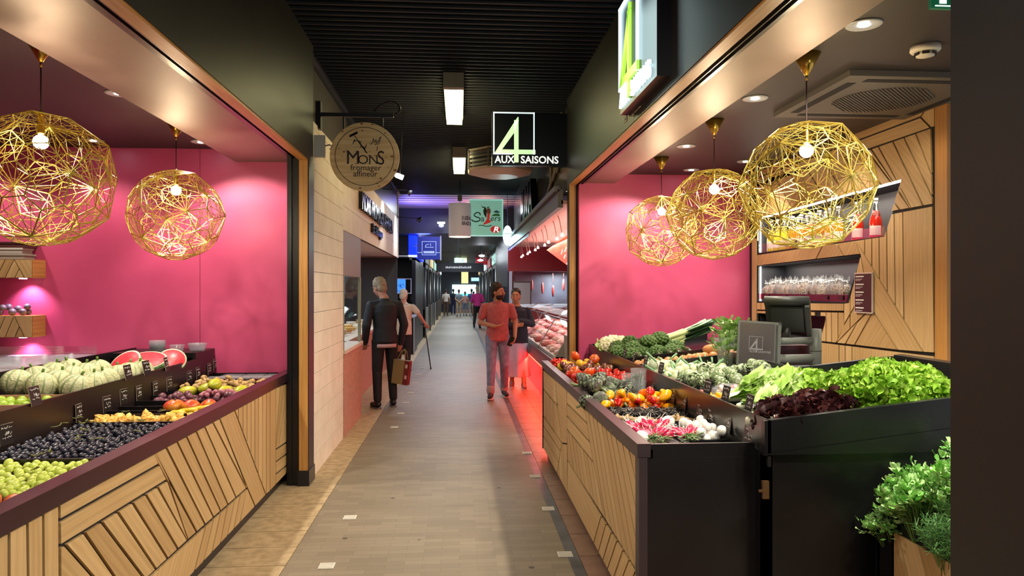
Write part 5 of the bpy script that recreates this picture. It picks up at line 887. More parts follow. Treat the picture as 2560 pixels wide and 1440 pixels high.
# onions
def onion():
    t=thing('spring_onion','x','onion'); mb=MB(); mb.lathe([(.002,-.03),(.016,-.028),(.03,-.012),(.033,.004),(.026,.02),(.012,.034),(.007,.05)],14,0,(0,0,0)); ob_=mb.build('bulb',mat('onion_white','#dfe3c4',.28,n2='#cfd6a8',ns=10),t); mb=MB(); mb.tube([(0,0,.045),(.004,0,.10),(.01,.004,.17)],[.007,.008,.010],7); mb.build('stalk',mat('onion_green','#6f9a68',.45),t)
    mb=MB(); 
    for i in range(5): mb.bar((0,0,-.03),(.012*math.cos(i*1.3),.012*math.sin(i*1.3),-.045),.0015)
    mb.build('roots',mat('root_pale','#c8bc94',.6),ob_); return Proto(t)
ON=onion(); rnd=random.Random(40)
for i,p in enumerate(heap(95,1.48,2.05,4.92,5.55,lambda x,y:dz(x)-.10,.031,41)): ON.put(p,(rnd.uniform(-1.9,-1.0),rnd.uniform(-.6,.6),rnd.uniform(-.8,.8)),rnd.uniform(.9,1.1),'white spring onion in the large heap behind the green artichokes','white spring onions')
FEN=fruit('fennel_bulb','fennel',mat('fennel','#cfe0b4',.35,n2='#e8ecd4',ns=9,nsc=(1,1,.2)),.04,(1.1,.75,1.1),None,'stem')
onto(FEN,heap(9,1.46,1.62,5.35,5.6,lambda x,y:dz(x)-.09,.04,42),'pale fennel bulb at the left end of the onion heap','fennel bulbs',42,(.9,1.1),1.2)
ORG=fruit('orange_melon','melon',mat('peach_orange','#e09a5c',.45,n2='#d8804a',ns=10,bump=(50,.1)),.036,(1,1,.95),None,'stem')
for i in range(11): ORG.put((1.44+i*.062,5.72+.03*(i%2),dz(1.44+i*.062)-.015),(random.Random(i).uniform(-1,1),0,i),1.0,'small orange-skinned squash in the row behind the onions, '+('left end' if i<4 else 'middle' if i<8 else 'right end')+' of the row','orange squash row')
POT=[fruit('sweet_potato','sweet potato',mat('potato','#c98f58',.55,n2='#b87a44',ns=16,bump=(50,.2)),.05,(1.6,.8,.75),lambda p,a:V((p.x,p.y+.10*p.x*p.x/.08-.01,p.z)),None)]
rnd=random.Random(50)
for i,(x,y,o) in enumerate([(2.05,5.8,.0),(2.15,5.9,.0),(2.26,5.8,.0),(2.1,5.82,.07),(2.2,5.92,.07),(2.32,5.95,.0),(2.02,5.95,.0),(2.4,5.85,.0)]): POT[0].put((x,y,dz(x)-.05+o),(rnd.uniform(-.3,.3),0,rnd.uniform(-1,1)),rnd.uniform(.9,1.25),'light brown sweet potato on the heap beside the basil, '+['low front left','low middle','low front right','top left','top','low right rear','low left rear','far right'][i],'sweet potatoes')
# broccoli, cauliflower, courgette
def brocc(m,m2,leafm=None,nm='broccoli'):
    rnd=random.Random(6); t=thing(nm,'x',nm); mb=MB()
    for i in range(46):
        e=math.acos(1-1.25*i/46); a=i*2.4; p=V((math.sin(e)*math.cos(a)*.062,math.sin(e)*math.sin(a)*.062,math.cos(e)*.045+.02)); mb.ell(p,rnd.uniform(.013,.019),8,6,0,None,lambda q,a_:q*(1+.12*math.sin(5*a_)*math.sin(q.z*400)))
    mb.ell((0,0,.015),(.055,.055,.04),12,8); mb.build('florets',m,t); mb=MB(); mb.tube([(0,0,.0),(0,0,-.06)],[.03,.02],9); 
    for i in range(5): a=i*1.26; mb.tube([(0,0,-.04),(.03*math.cos(a),.03*math.sin(a),.0)],.009,6)
    mb.build('stalk',m2,t)
    if leafm:
        mb=MB()
        for i in range(7): a=i*.9; leaf(mb,V((.03*math.cos(a),.03*math.sin(a),-.03)),V((math.cos(a)*.6,math.sin(a)*.6,.8)),V((math.cos(a),math.sin(a),.2)),.09,.028,.004,rnd,0,5,4,.2)
        mb.build('leaves',leafm,t)
    return Proto(t)
BRO=brocc(mat('broccoli_green','#54702c',.6,n2='#3c5a24',ns=60,bump=(200,.4)),mat('broccoli_stalk','#9db468',.5)); CAU=brocc(mat('cauli_cream','#dcd6b4',.6,n2='#cfc79c',ns=40,bump=(150,.4)),mat('broccoli_stalk','#9db468'),mat('cauli_leaf','#8fae5c',.5),'cauliflower')
for i,(x,y,o,s) in enumerate([(1.54,6.35,.0,1.1),(1.66,6.42,.0,1.1),(1.78,6.38,.0,1.1),(1.9,6.32,.0,1.1),(1.62,6.62,.03,1.15),(1.76,6.65,.05,1.2),(1.9,6.6,.05,1.15),(1.52,6.85,.03,1.1),(1.66,6.9,.06,1.1),(1.98,6.45,.02,1.0),(1.84,6.5,.1,1.15),(1.72,6.45,.09,1.1),(1.46,6.62,.02,1.0)]): BRO.put((x,y,dz(x)-.03+o),(rnd.uniform(.1,.7),rnd.uniform(-.3,.3),rnd.uniform(-.5,.5)),s,'dark green broccoli head on the far shelf, '+['front left','front, second from left','front, third from left','front right','middle left','middle centre','middle right','back left','back centre','far right end','top right of the heap','top centre of the heap','left rim'][i],'broccoli heads')
for i,(x,y) in enumerate([(1.47,7.0),(1.50,7.2),(1.58,7.3),(1.62,7.12)]): CAU.put((x,y,dz(x)+.0),(.4,0,i),1.35,'cream cauliflower at the far left end by the post, '+['nearest','second','farthest','right one'][i],'cauliflowers')
COU=fruit('courgette','courgette',mat('courgette','#22331a',.25,n2='#2f4a22',ns=30,coat=.3),.026,(1,1,3.4),None,'stem')
for i in range(12): x=1.52+.045*i; COU.put((x,6.20+.03*(i%2),dz(x)-.04+.035*(i%2)),(PI/2+.1,0,.2*math.sin(i*2)),.95,'dark green courgette end-on under the broccoli heads','courgettes')
# leeks
def leek():
    t=thing('leek','x','leek'); mb=MB(); mb.tube([(-.28,0,0),(-.2,0,0),(-.05,0,.0),(.05,0,.004)],[.014,.019,.019,.022],10); mb.build('white_shaft',mat('leek_white','#dfe6a6',.35,n2='#c3d680',ns=3),t); rnd=random.Random(3); mb=MB()
    for i in range(7): leaf(mb,V((.03,0,0)),V((1,(i-3)*.07,.03+.05*math.sin(i*2))),V((0,.3*math.sin(i),1)),.32*rnd.uniform(.8,1.05),.024,.003,rnd,i%2,6,3,.05,.8)
    mb.build('green_leaves',[mat('leek_green','#5f8a5c',.4,n2='#86a878',ns=10),mat('leek_dark','#3f6a50',.4)],t); return Proto(t)
LK=leek(); rnd=random.Random(60)
for i in range(16):
    r_=i%6; l_=i//6; LK.put((2.12+.02*l_+rnd.uniform(-.03,.03),6.78+r_*.06,dz(2.15)+.0+l_*.045),(rnd.uniform(-.2,.2),-.28+rnd.uniform(-.04,.04),rnd.uniform(-.08,.08)),1.0,'long leek with white shaft and dark green leaves in the far bundle','leeks')
# basil plants behind the display and loose pot
def herb_mesh(mb,c,n,h,spread,rnd,lw=.016,mats=2,droop=0):
    for i in range(n):
        a=rnd.uniform(0,2*PI); r_=spread*math.sqrt(rnd.random()); z=rnd.uniform(.2,1)*h; p=V(c)+V((r_*math.cos(a),r_*math.sin(a),z*(1-droop*r_/spread))); leaf(mb,p,V((math.cos(a),math.sin(a),rnd.uniform(-.3,.8))),V((0,.05,1)),lw*2.4,lw,.002,rnd,rnd.randrange(mats),3,2,.5)
BS=[mat('basil_green','#5f8f35',.4,n2='#7dae4a',ns=20),mat('basil_light','#a5c67c',.4)]
for i,(x,y,h,l) in enumerate([(2.02,5.35,.30,'tall leafy basil plant behind the customer display'),(2.2,5.5,.26,'second leafy basil plant behind the customer display, against the wood')]):
    t=thing('basil_plant',l,'plant',(x,y,dz(x)-.1)); mb=MB(); rnd=random.Random(70+i); herb_mesh(mb,(x,y,dz(x)+.0),130,h,.11,rnd,.019); mb.build('leaves',BS,t); mb=MB()
    for k in range(14): mb.tube([(x+rnd.uniform(-.03,.03),y+rnd.uniform(-.03,.03),dz(x)-.05),(x+rnd.uniform(-.08,.08),y+rnd.uniform(-.08,.08),dz(x)+h*.8)],.0025,5)
    mb.build('stems',GRN,t); mb=MB(); mb.lathe([(.045,-.1),(.065,.06),(.09,.16)],12,0,(x,y,dz(x))); mb.build('clear_sleeve',PLAST,t)
t=thing('plastic_pot','clear ribbed plastic pot with wilted greens under the customer display','pot',(1.86,4.45,.98)); mb=MB(); mb.lathe([(.055,0),(.07,.05),(.085,.12),(.09,.13),(.088,.13),(.068,.05),(.05,.004)],28,0,(1.86,4.45,1.0),None,True,rib(14,.02)); mb.build('pot',glass('pot_smoke','#9a9a94',.16,.1),t); mb=MB(); rnd=random.Random(77); herb_mesh(mb,(1.86,4.45,1.02),50,.12,.06,rnd,.014); mb.build('greens',[mat('wilt','#3e4a34',.6),mat('wilt2','#5f6b50',.6)],t)
# herbs in planter
def bigherb(x,y,z,h,sp,n,seed,lab,dill=False,droop=.5):
    rnd=random.Random(seed); t=thing('parsley_bunch' if not dill else 'dill_bunch',lab,'herbs',(x,y,z),'herb bunches'); st_=MB(); lf=MB()
    for i in range(n):
        a=rnd.uniform(0,2*PI); r_=sp*math.sqrt(rnd.random()); ht=h*rnd.uniform(.65,1.05)*(1-droop*(r_/sp)**2*.8); e=V((x+r_*math.cos(a),y+r_*math.sin(a),z+ht)); b=V((x+r_*.2*math.cos(a),y+r_*.2*math.sin(a),z)); md=(b+e)/2+V((0,0,h*.12)); st_.tube([b,md,e],.0016,4,0,False)
        if dill:
            for k in range(26):
                q=b.lerp(e,.45+.55*rnd.random())+V((0,0,.02)); d=V((rnd.uniform(-1,1),rnd.uniform(-1,1),rnd.uniform(-.2,.9))).normalized()*.04; lf.bar(q,q+d,.0016,.0010,rnd.randrange(2))
        else:
            for k in range(9):
                d=V((rnd.uniform(-1,1),rnd.uniform(-1,1),rnd.uniform(-.3,.8))).normalized(); q=e+d*rnd.uniform(.004,.035)
                leaf(lf,q,d,V((.1,.1,1)),.024,.013,.004,rnd,rnd.randrange(2),2,3,.4)
    st_.build('stems',GRN,t); lf.build('leaves',[mat('dill_green','#4c8040',.5),mat('dill_light','#5c8a48',.5)] if dill else [mat('parsley','#6aab48',.45,n2='#8ec864',ns=20),mat('parsley_light','#b8e092',.45)],t)
for a in [(1.98,3.02,.56,.32,.13,52,1,'parsley bunch at the far left end of the herb planter'),(1.93,2.88,.56,.29,.12,52,2,'parsley bunch overhanging the oak front of the planter'),(2.12,2.92,.56,.42,.12,50,3,'tall parsley bunch at the back of the planter'),(2.02,2.76,.58,.46,.11,46,4,'light green parsley bunch in the middle of the planter'),(2.25,3.0,.54,.44,.12,40,5,'parsley bunch in the rear corner of the planter'),(1.93,3.08,.46,.22,.11,44,7,'parsley bunch hanging low over the black planter corner')]: bigherb(*a)
bigherb(1.92,2.70,.52,.27,.12,46,6,'feathery dark green dill bunch at the right of the planter',True)
bigherb(2.12,2.70,.54,.38,.10,36,9,'feathery dill bunch behind the front dill, by the post',True)
# ---------------------------------------------------------------- scale station
SG=mat('scale_grey','#43473f',.45); SD=mat('scale_dark','#2f302f',.35)
t=thing('scale_display','dark grey customer display with faint figure four logo turned to the aisle','display',(2.12,4.95,1.1))
T=M.Translation((2.09,4.92,1.265))@M.Rotation(-.30,4,'Z')@M.Rotation(.06,4,'Y')@M.Rotation(-.22,4,'X')
mb=MB(); mb.box(-.135,.135,0,.03,-.16,.16,0,T); mb.box(.12,.155,0,.075,-.16,.14,0,T); mb.tube([T@V((.06,.03,.13)),T@V((.155,.055,.13))],.035,12); mb.build('housing',SG,t)
mb=MB(); mb.box(-.12,.112,-.003,0,-.145,.145,0,T); mb.build('screen',mat('screen_dim','#403b3a',.2),t)
f,g,l=logo(t,T@M(((1,0,0,-.06),(0,0,-1,-.003),(0,1,0,-.07),(0,0,0,1))),.17,.001)
LM=mat('logo_dim','#6d6a6a',.5)
mb=f; mb.v+= []; f.build('square_outline',LM,t); g.build('figure_four',LM,t); l.build('lettering',LM,t)
mb=MB(); mb.box(.02,.09,-.0035,-.002,-.156,-.148,0,T); mb.build('badge',mat('badge_pale','#b9b9a8',.4),t)
t=thing('scale_monitor','second grey operator display seen from behind, leaning over the scale','display',(2.35,5.1,1.1)); T=M.Translation((2.37,5.05,1.45))@M.Rotation(-.55,4,'Z')@M.Rotation(.60,4,'X')
mb=MB(); mb.box(-.15,.15,-.0,.035,-.13,.13,0,T); mb.box(-.11,.11,-.03,.0,-.12,.09,0,T); mb.tube([T@V((-.15,.012,.13)),T@V((.15,.012,.13))],.034,14); mb.box(.125,.155,-.05,.035,-.14,.12,0,T); mb.build('housing',mat('scale_dim','#2b2e27',.5),t); mb=MB(); mb.tube([(2.40,5.1,1.40),(2.36,5.08,1.26)],.03,10); mb.tube([(2.28,5.12,1.30),(2.34,5.08,1.42)],.02,10); mb.build('hinge',SD,t)
t=thing('scale_stand','pale grey tubular stand carrying both scale displays','stand',(2.56,5.0,1.05)); ST=mat('stand_grey','#6c7066',.4); mb=MB(); mb.tube([(2.565,5.02,1.05),(2.565,5.02,1.36)],.040,20); mb.build('column',ST,t); mb=MB(); mb.tube([(2.12,4.98,1.275),(2.56,5.02,1.275)],.026,14); mb.build('arm',ST,t); mb=MB(); mb.tube([(2.10,4.98,1.15),(2.56,5.02,1.15)],.030,14); mb.build('lower_arm',ST,t); mb=MB(); mb.lathe([(.041,1.20),(.0415,1.205)],20,0,(2.565,5.02,0)); mb.build('joint_ring',SD,t)
t=thing('receipt_printer','maroon slab printer between the two arms of the scale stand','printer',(2.4,5.2,1.05)); mb=MB(); mb.box(2.2,2.56,5.12,5.4,1.17,1.235,0); mb.build('body',mat('maroon_box','#4f121f',.35),t); mb=MB(); mb.box(2.3,2.34,5.11,5.13,1.235,1.25); mb.build('latch',SD,t)
for i,(x,y,a) in enumerate([(2.3,4.62,.2),(2.42,4.72,-.3),(2.35,4.8,.5)]):
    mb=MB(); mb.box(-.10,.10,-.07,.07,1.05+.004*i,1.054+.004*i,0,M.Translation((x,y,0))@M.Rotation(a,4,'Z')); mb.build('paper_sheet',mat('paper','#c9c9cc',.4),None,'pale sheet of paper on the cash desk, '+['bottom','middle','top'][i]+' one','paper')
# menu card on the wood wall
t=thing('menu_card','maroon framed menu card with white lines on the oak wall','menu',(3.18,5.45,1.46)); mb=MB(); mb.box(3.172,3.184,5.327,5.577,1.458,1.778); mb.build('frame',mat('card_pale','#cdbcae',.5),t); mb=MB(); mb.box(3.170,3.173,5.336,5.568,1.468,1.768); mb.build('card',mat('card_maroon','#351019',.5),t)
mb=MB(); T=face_left(3.170,5.56,1.47)
for k,(s) in enumerate(['Mélange mendiant','Mélange bonbon','Mandis','Myrtille','Citron']):
    z=.272-k*.062; mb.box(3.168,3.170,5.44-.0*k,5.555,1.47+z,1.47+z+.010); mb.box(3.1685,3.170,5.46,5.555,1.47+z-.018,1.47+z-.014); mb.box(3.1685,3.170,5.49,5.555,1.47+z-.028,1.47+z-.025)
mb.build('text_lines',CHW,t)
# bottles in the upper niche
def bottle(c,cap='#d8d8d8'):
    t=thing('juice_bottle','x','bottle'); mb=MB(); mb.lathe([(.002,0),(.036,.002),(.038,.01),(.038,.115),(.030,.15),(.019,.19)],18); mb.build('juice',mat('juice'+c,c,.15,coat=.6),t); mb=MB(); mb.lathe([(.030,.151),(.020,.19),(.014,.225),(.0135,.255)],16); nk_=mb.build('neck',glass('neck_glass','#e6ece6',.25),t); mb=MB(); mb.lathe([(.015,.252),(.015,.27),(.002,.271)],14); mb.build('cap',mat('cap'+cap,cap,.4),nk_)
    mb=MB(); vs=[];
    for i in range(9): a=-PI*.5-1.0+i*.25; vs+= [(.0386*math.cos(a),.0386*math.sin(a),.03),(.0386*math.cos(a),.0386*math.sin(a),.09)]
    mb.add(vs,[(2*i,2*i+2,2*i+3,2*i+1) for i in range(8)],0,True); mb.build('label',mat('label_pale','#e4d4c8',.5),t); return Proto(t)
BC=[bottle('#d8c22a'),bottle('#e08a28'),bottle('#c8240e','#c8d8d0')]; rnd=random.Random(80)
for i,(y,k_) in enumerate([(7.36,0),(7.22,0),(7.06,0),(6.88,1),(6.70,1),(6.52,1),(6.35,1),(6.18,1),(6.02,1),(5.72,2),(5.46,2)]): BC[k_].put((3.28,y,2.036),(0,0,-.9+rnd.uniform(-.3,.3)),1.22,['yellow juice bottle at the left end of the upper wall shelf','orange juice bottle in the middle of the upper wall shelf','red juice bottle at the right end of the upper wall shelf'][k_]+(', rightmost' if i==10 else ''),'juice bottles')
BC2=[(7.28,0),(7.12,0),(6.96,1),(6.78,1),(6.6,1),(6.42,1)]
for y,k_ in BC2: BC[k_].put((3.38,y,2.036),(0,0,-.9),1.22,'juice bottle of the rear row on the upper wall shelf','juice bottles')
mb=MB(); mb.box(3.205,3.21,5.22,7.5,2.036,2.125); mb.build('shelf_lip',GLASS,None,'clear plastic lip along the bottle shelf','shelf lip'); mb=MB(); mb.box(3.205,3.21,5.74,7.5,1.54,1.60); mb.build('shelf_lip',glass('lip_maroon','#8a5060',.2),None,'tinted plastic lip along the shelf of wrapped bags','shelf lip')
mb=MB(); mb.box(3.2,3.204,6.63,6.70,2.05,2.115); mb.build('qr_card',mat('card_dark','#26262a',.5),None,'small dark square card on the lip of the bottle shelf','card')
# cellophane bags in the lower niche
def bag(seed,c):
    rnd=random.Random(seed); t=thing('cellophane_bag','x','bag'); mb=MB(); mb.ell((0,0,.075),(.055,.05,.075),12,8,0,None,lambda p,a:p*(1+.08*math.sin(4*a+seed))); mb.build('contents',mat('bagc%d'%seed,c,.5,n2='#4a2a22',ns=70,lo=.47,hi=.53,coat=.3),t)
    mb=MB(); mb.loft([[(r_*math.cos(a)*(1+.15*math.sin(5*a)),r_*math.sin(a)*(1+.15*math.sin(5*a)),z) for a in [i*PI/8 for i in range(16)]] for r_,z in ((.056,.03),(.06,.1),(.03,.15),(.012,.165))],0,True,True,False); mb.loft([[(r_*math.cos(a),r_*math.sin(a),z+(.022*math.sin(a*3+seed)+.012*math.sin(a*7) if r_>.02 else 0)) for a in [i*PI/10 for i in range(20)]] for r_,z in ((.010,.165),(.022,.182),(.034,.198))],0,True,True,False); mb.build('film',glass('cello','#ffffff',.13,.12,True),t)
    mb=MB()
    for i in range(10):
        a=rnd.uniform(0,6.3); mb.tube([(0,0,.165),(.02*math.cos(a),.02*math.sin(a),.18),(.035*math.cos(a),.035*math.sin(a),.155+.03*rnd.random())],.004,5)
    mb.build('ribbon',mat('ribbon_white','#f1efec',.35),t); return Proto(t)
BG=[bag(1,'#8a6a52'),bag(2,'#a58a6c'),bag(3,'#5c3a34')]; bgl=['brown','tan','dark red']
for i in range(24): k_=i%3; BG[k_].put((3.27+.11*(i//14),7.42-.118*(i%14),1.542),(0,0,i*1.3),(1,1,.94+.13*((i*7)%5)/4),bgl[k_]+' cellophane bag tied with white ribbon, '+('front' if i<14 else 'back')+' row of the lower wall shelf','cellophane bags')
for i,y in enumerate([7.3,6.9,6.55,6.1,5.85]): mb=MB(); mb.box(3.196,3.204,y-.05,y+.02,1.555,1.59); mb.build('shelf_label',mat('label_maroon','#3f1620',.5),None,'small maroon label on the shelf lip under the bags, %s'%['leftmost','second from the left','middle one','second from the right','rightmost'][i],'label'); 
# ---------------------------------------------------------------- left stall fruit
def zl(y): return .845
GG=mat('grape_green','#b9c84a',.28,n2='#d2da66',ns=12,sss=.25,coat=.2); GD=mat('grape_dark','#17161f',.33,n2='#2e2e3e',ns=14,coat=.1)
def grape_bunches(cx,cy,n,m,nm,labs,grp,seed,rad,x0,x1,y0,y1,zf,per):
    """settled heap of berries, shared out to bunches: each berry a part of its bunch"""
    pts=heap(n,x0,x1,y0,y1,zf,rad,seed,8,.8); rnd=random.Random(seed); mb=MB(); mb.ell((0,0,0),(rad,rad,rad*1.18),12,8); b0=mb.build('grape',m,None); cs=[(x0+(x1-x0)*(i%cx+.5)/cx,y0+(y1-y0)*(i//cx+.5)/cy) for i in range(cx*cy)]; ts=[]
    for i,c in enumerate(cs): 
        t=thing(nm,labs[i],'grapes',(c[0],c[1],zf if not callable(zf) else zf(*c)),grp); ts.append(t); mb=MB(); z0=t.location.z+.05
        for k in range(1):
            p=V((c[0]+rnd.uniform(-.08,.08),c[1]+rnd.uniform(-.06,.06),z0+rnd.uniform(.04,.075))); q=p
            for _ in range(4): r_=q+V((rnd.uniform(-.035,.035),rnd.uniform(-.03,.03),rnd.uniform(-.008,.008))); mb.tube([q,r_],.0022,5); q=r_
        mb.build('stalk',mat('stalk_brown','#7a7a38',.6),t)
    for p in pts:
        i=min(range(len(cs)),key=lambda k:(cs[k][0]-p[0])**2+(cs[k][1]-p[1])**2); c=b0.copy(); COL.objects.link(c); c.parent=ts[i]; c.location=V(p)-ts[i].location; c.rotation_euler=rr(rnd,1.2); s=rnd.uniform(.9,1.12); c.scale=(s,s,s)
    bpy.data.objects.remove(b0)
pos=['front left','front right','left of the centre','right of the centre','back left','back right']
grape_bunches(2,3,190,GG,'green_grape_bunch',['bunch of large green grapes, '+p+' of the heap' for p in ['nearest the red fruit','nearest the rail corner','middle left','middle by the rail','farthest back','farthest by the rail']],'green grape bunches',90,.0165,-2.12,-1.56,2.78,3.30,lambda x,y:.86,40)
dl_=['nearest the green grapes, at the riser','nearest, in the middle','nearest the maroon rail','second row at the riser','second row middle','second row at the rail','third row at the riser','third row middle','third row at the rail','farthest at the riser','farthest middle','farthest at the rail']
grape_bunches(3,4,640,GD,'dark_grape_bunch',['bunch of small dark blue grapes, '+p for p in dl_],'dark grape bunches',91,.0135,-2.14,-1.55,3.38,4.2,lambda x,y:.855,50)
# red fruit at the frame corner
RF=fruit('peach','peach',mat('peach_red','#c8442c',.4,n2='#e08a48',ns=12),.034,(1,1,.95),None,None); onto(RF,heap(16,-1.9,-1.56,2.42,2.68,.86,.034,92),'small red-orange peach in the corner bin before the green grapes','red peaches',92)
# physalis
def physalis():
    t=thing('physalis','x','physalis'); mb=MB(); mb.lathe([(.002,-.016),(.010,-.013),(.0165,-.002),(.015,.010),(.006,.022),(.001,.03)],10,0,(0,0,0),None,False,rib(5,.18)); mb.build('husk',mat('husk','#efc362',.5,n2='#dba548',ns=30,sss=.15),t); mb=MB(); mb.tube([(0,0,-.015),(.004,0,-.03)],.0012,4); mb.build('stem',GRN,t); return Proto(t)
PH=physalis(); onto(PH,heap(120,-2.1,-1.55,4.25,4.48,.85,.0165,93,6),'papery golden physalis behind the dark grapes','physalis fruits',93,(.95,1.25))
# bananas
def banana():
    t=thing('banana','x','banana'); mb=MB(); pts=[(.09*math.sin(a),0,.09*math.cos(a)-.09) for a in [-.9+i*.2 for i in range(10)]]; mb.tube(pts,[.004,.012,.016,.0175,.018,.018,.0175,.015,.010,.005],6); mb.build('peel',mat('banana','#e8c422',.4,n2='#d8b41c',ns=12),t); mb=MB(); mb.tube([pts[-1],(pts[-1][0]+.012,0,pts[-1][2]-.012)],.005,6); mb.build('tip',mat('banana_tip','#4a3a18',.6),t); return Proto(t)
BN=banana()
for i in range(5): BN.put((-1.72+.05*i,4.56+.012*(i%2),.885+.008*i),(1.3,0,.15*i-.2),1.15,'yellow banana lying in the narrow bin before the red mangoes','bananas')
# mangoes
MR=fruit('mango','mango',mat('mango_red','#d0442c',.3,n2='#e0962c',ns=9,lo=.42,hi=.6,coat=.3),.058,(1.1,.85,.8),lambda p,a:V((p.x,p.y+.1*abs(p.x),p.z)),'stem',20,12,mat('mango_stem','#4a3a2a',.6))
for i,(x,y) in enumerate([(-1.80,4.71),(-1.69,4.70),(-1.585,4.70)]): MR.put((x,y,.90),(.2,.2*i,.4+i),1.05,['left','middle','right'][i]+' one of the three large red mangoes by the rail','red mangoes')
MG=fruit('green_mango','mango',mat('mango_green','#a8b428',.3,n2='#c8b830',ns=8,coat=.3),.05,(1.35,.85,.8),None,None)
for i,(x,y,z) in enumerate([(-1.98,5.42,.90),(-1.84,5.43,.92),(-1.72,5.42,.90),(-1.60,5.43,.90),(-1.78,5.40,.955)]): MG.put((x,y,z),(.1,-.1,.2+.3*i),1.0,'yellow-green mango in the row behind the passion fruit, '+['leftmost','second from left','third from left','by the rail','topmost'][i],'green mangoes')
PF=fruit('passion_fruit','passion fruit',mat('passion','#5c2f3c',.4,n2='#7e4a54',ns=18,bump=(40,.1)),.027,(1,1,.95),None,None,12,8); onto(PF,heap(38,-2.08,-1.56,5.05,5.24,.85,.026,94),'wrinkled purple passion fruit between red and green mangoes','passion fruits',94)
PFL=fruit('lychee','lychee',mat('lychee','#b06a74',.5,bump=(120,.4)),.018,(1,1,1),None,None,10,7); onto(PFL,heap(20,-1.78,-1.56,5.08,5.2,.9,.018,95),'small pinkish lychee scattered over the passion fruit','lychees',95)
R2=[Proto(root(ging,'ginger_root','ginger root',10+i,1.25)) for i in range(3)]; rnd=random.Random(15)
for i in range(44): R2[i%3].put((rnd.uniform(-2.1,-1.56),rnd.uniform(5.65,5.92),.86+rnd.uniform(0,.065)),(rnd.uniform(-.6,.6),rnd.uniform(-.6,.6),rnd.uniform(-3,3)),rnd.uniform(.8,1.1),'pale knobbly ginger root behind the green mangoes','pale ginger roots')
# punnets
def punnet(m,trm,seed):
    rnd=random.Random(seed); t=thing('berry_punnet','x','punnet'); mb=MB(); mb.loft([[(sx*.085*s,sy*.06*s,z) for sx,sy in ((-1,-1),(1,-1),(1,1),(-1,1))] for s,z in ((.85,0),(1,.03),(1.03,.03),(.83,.004))],0,False,True,True); mb.build('tray',trm,t); mb=MB()
    for i in range(40): mb.ell((rnd.uniform(-.07,.07),rnd.uniform(-.048,.048),rnd.uniform(.01,.028)),.0095,8,6)
    mb.build('berries',m,t,kind='stuff'); mb=MB(); mb.box(-.086,.086,-.061,.061,.034,.042); mb.build('lid',PLAST,t); return Proto(t)
PN=[punnet(mat('berry_dark','#4a1420',.3,coat=.4),mat('tray_red','#8a2a2c',.4),1),punnet(mat('berry_grey','#4f4656',.3,coat=.4),mat('tray_clear','#6a5c60',.3),2)]
k=0
for j in range(4):
    for i in range(3): PN[(j+i)%2].put((-2.0+.185*i+.03,6.06+.135*j,.855+(.03 if j==0 else 0)),(0,0,.03*((i*7+j)%3-1)),1,['red tray','clear tray'][(j+i)%2]+' berry punnet under clear lid, '+['nearest','second','third','farthest'][j]+' row at the far end, '+['by the riser','middle','by the rail'][i],'berry punnets'); k+=1
# melons
def melon():
    t=thing('melon','x','melon'); mb=MB(); n=50; pr=[(math.sin(PI*i/14),-math.cos(PI*i/14)) for i in range(15)]; pr[0]=(.03,-1); pr[-1]=(.03,1)
    mb.lathe([(r_*.085,z*.080) for r_,z in pr],n,0,(0,0,0),None,True,lambda p,a:V((p.x,p.y,p.z))*(1-.045*(max(0,math.cos(a*10))**8)),lambda i,j:1 if j%5==4 else 0)
    m=mat('melon_net','#b4b382',.6,n2='#c9c89c',ns=34,bump=(70,.9)); mb.build('rind',[m,mat('melon_stripe','#7d8c5c',.5,n2='#8e9a6c',ns=20)],t); mb=MB(); mb.tube([(0,0,.072),(.003,0,.088),(.0,.004,.10)],[.009,.007,.008],8); mb.build('stem',GRN,t)
    return Proto(t)
ML=melon(); rnd=random.Random(97)
fr=[(-2.28,4.46),(-2.28,4.64),(-2.28,4.81),(-2.28,4.99),(-2.29,5.16),(-2.28,5.33)]; bk=[(-2.44,4.40),(-2.45,4.58),(-2.46,4.77),(-2.46,4.95),(-2.47,5.13),(-2.62,4.68),(-2.64,4.9),(-2.64,5.1),(-2.62,4.48)]
od=['first','second','third','fourth','fifth','sixth','seventh','eighth','ninth']
for i,(x,y) in enumerate(fr): ML.put((x+.01,y,1.06),(rnd.uniform(-.4,.4),rnd.uniform(-.2,.4),rnd.uniform(-PI,PI)),rnd.uniform(1.0,1.1),'green-striped netted melon, %s of the front row from the camera'%od[i],'melons')
for i,(x,y) in enumerate(bk): ML.put((x,y,1.08 if i<5 else 1.09),(rnd.uniform(-.4,.4),rnd.uniform(-.2,.4),rnd.uniform(-PI,PI)),rnd.uniform(.95,1.08),'green-striped netted melon behind the front row, '+od[i]+' from the camera','melons')
# watermelons
def wmelon(loc,rot,s,lab,ww=1.0):
    t=thing('watermelon_half',lab,'watermelon',loc,'cut watermelons'); t.rotation_euler=rot; r_=.145*s; 
    def dome(mb,r,z1,m,inv=False):
        pr=[(r*ww*math.cos(a),-r*math.sin(a)) for a in [PI/2*(1-i/8) for i in range(9)]]; pr[0]=(.003,-r); mb.lathe(pr,30,m)
    L_=lambda mb,nm,m: [setattr(mb,'v',[tuple(V(v)+V(loc)) for v in mb.v]),mb.build(nm,m,t)]
    mb=MB(); dome(mb,r_,0,0); L_(mb,'rind',mat('wm_rind','#4a6a34',.35,n2='#7c9a58',ns=14,nsc=(3,3,.3)))
    mb=MB(); mb.lathe([(r_*ww*.995,.0),(r_*ww*.88,.002)],30); L_(mb,'white_rim',mat('wm_white','#dfe3c0',.4)); mb=MB(); mb.lathe([(r_*ww*.90,.0015),(r_*ww*.88,.004),(.003,.006)],30); L_(mb,'red_flesh',mat('wm_red','#d8434a',.35,n2='#c8303c',ns=22,bump=(60,.2)))
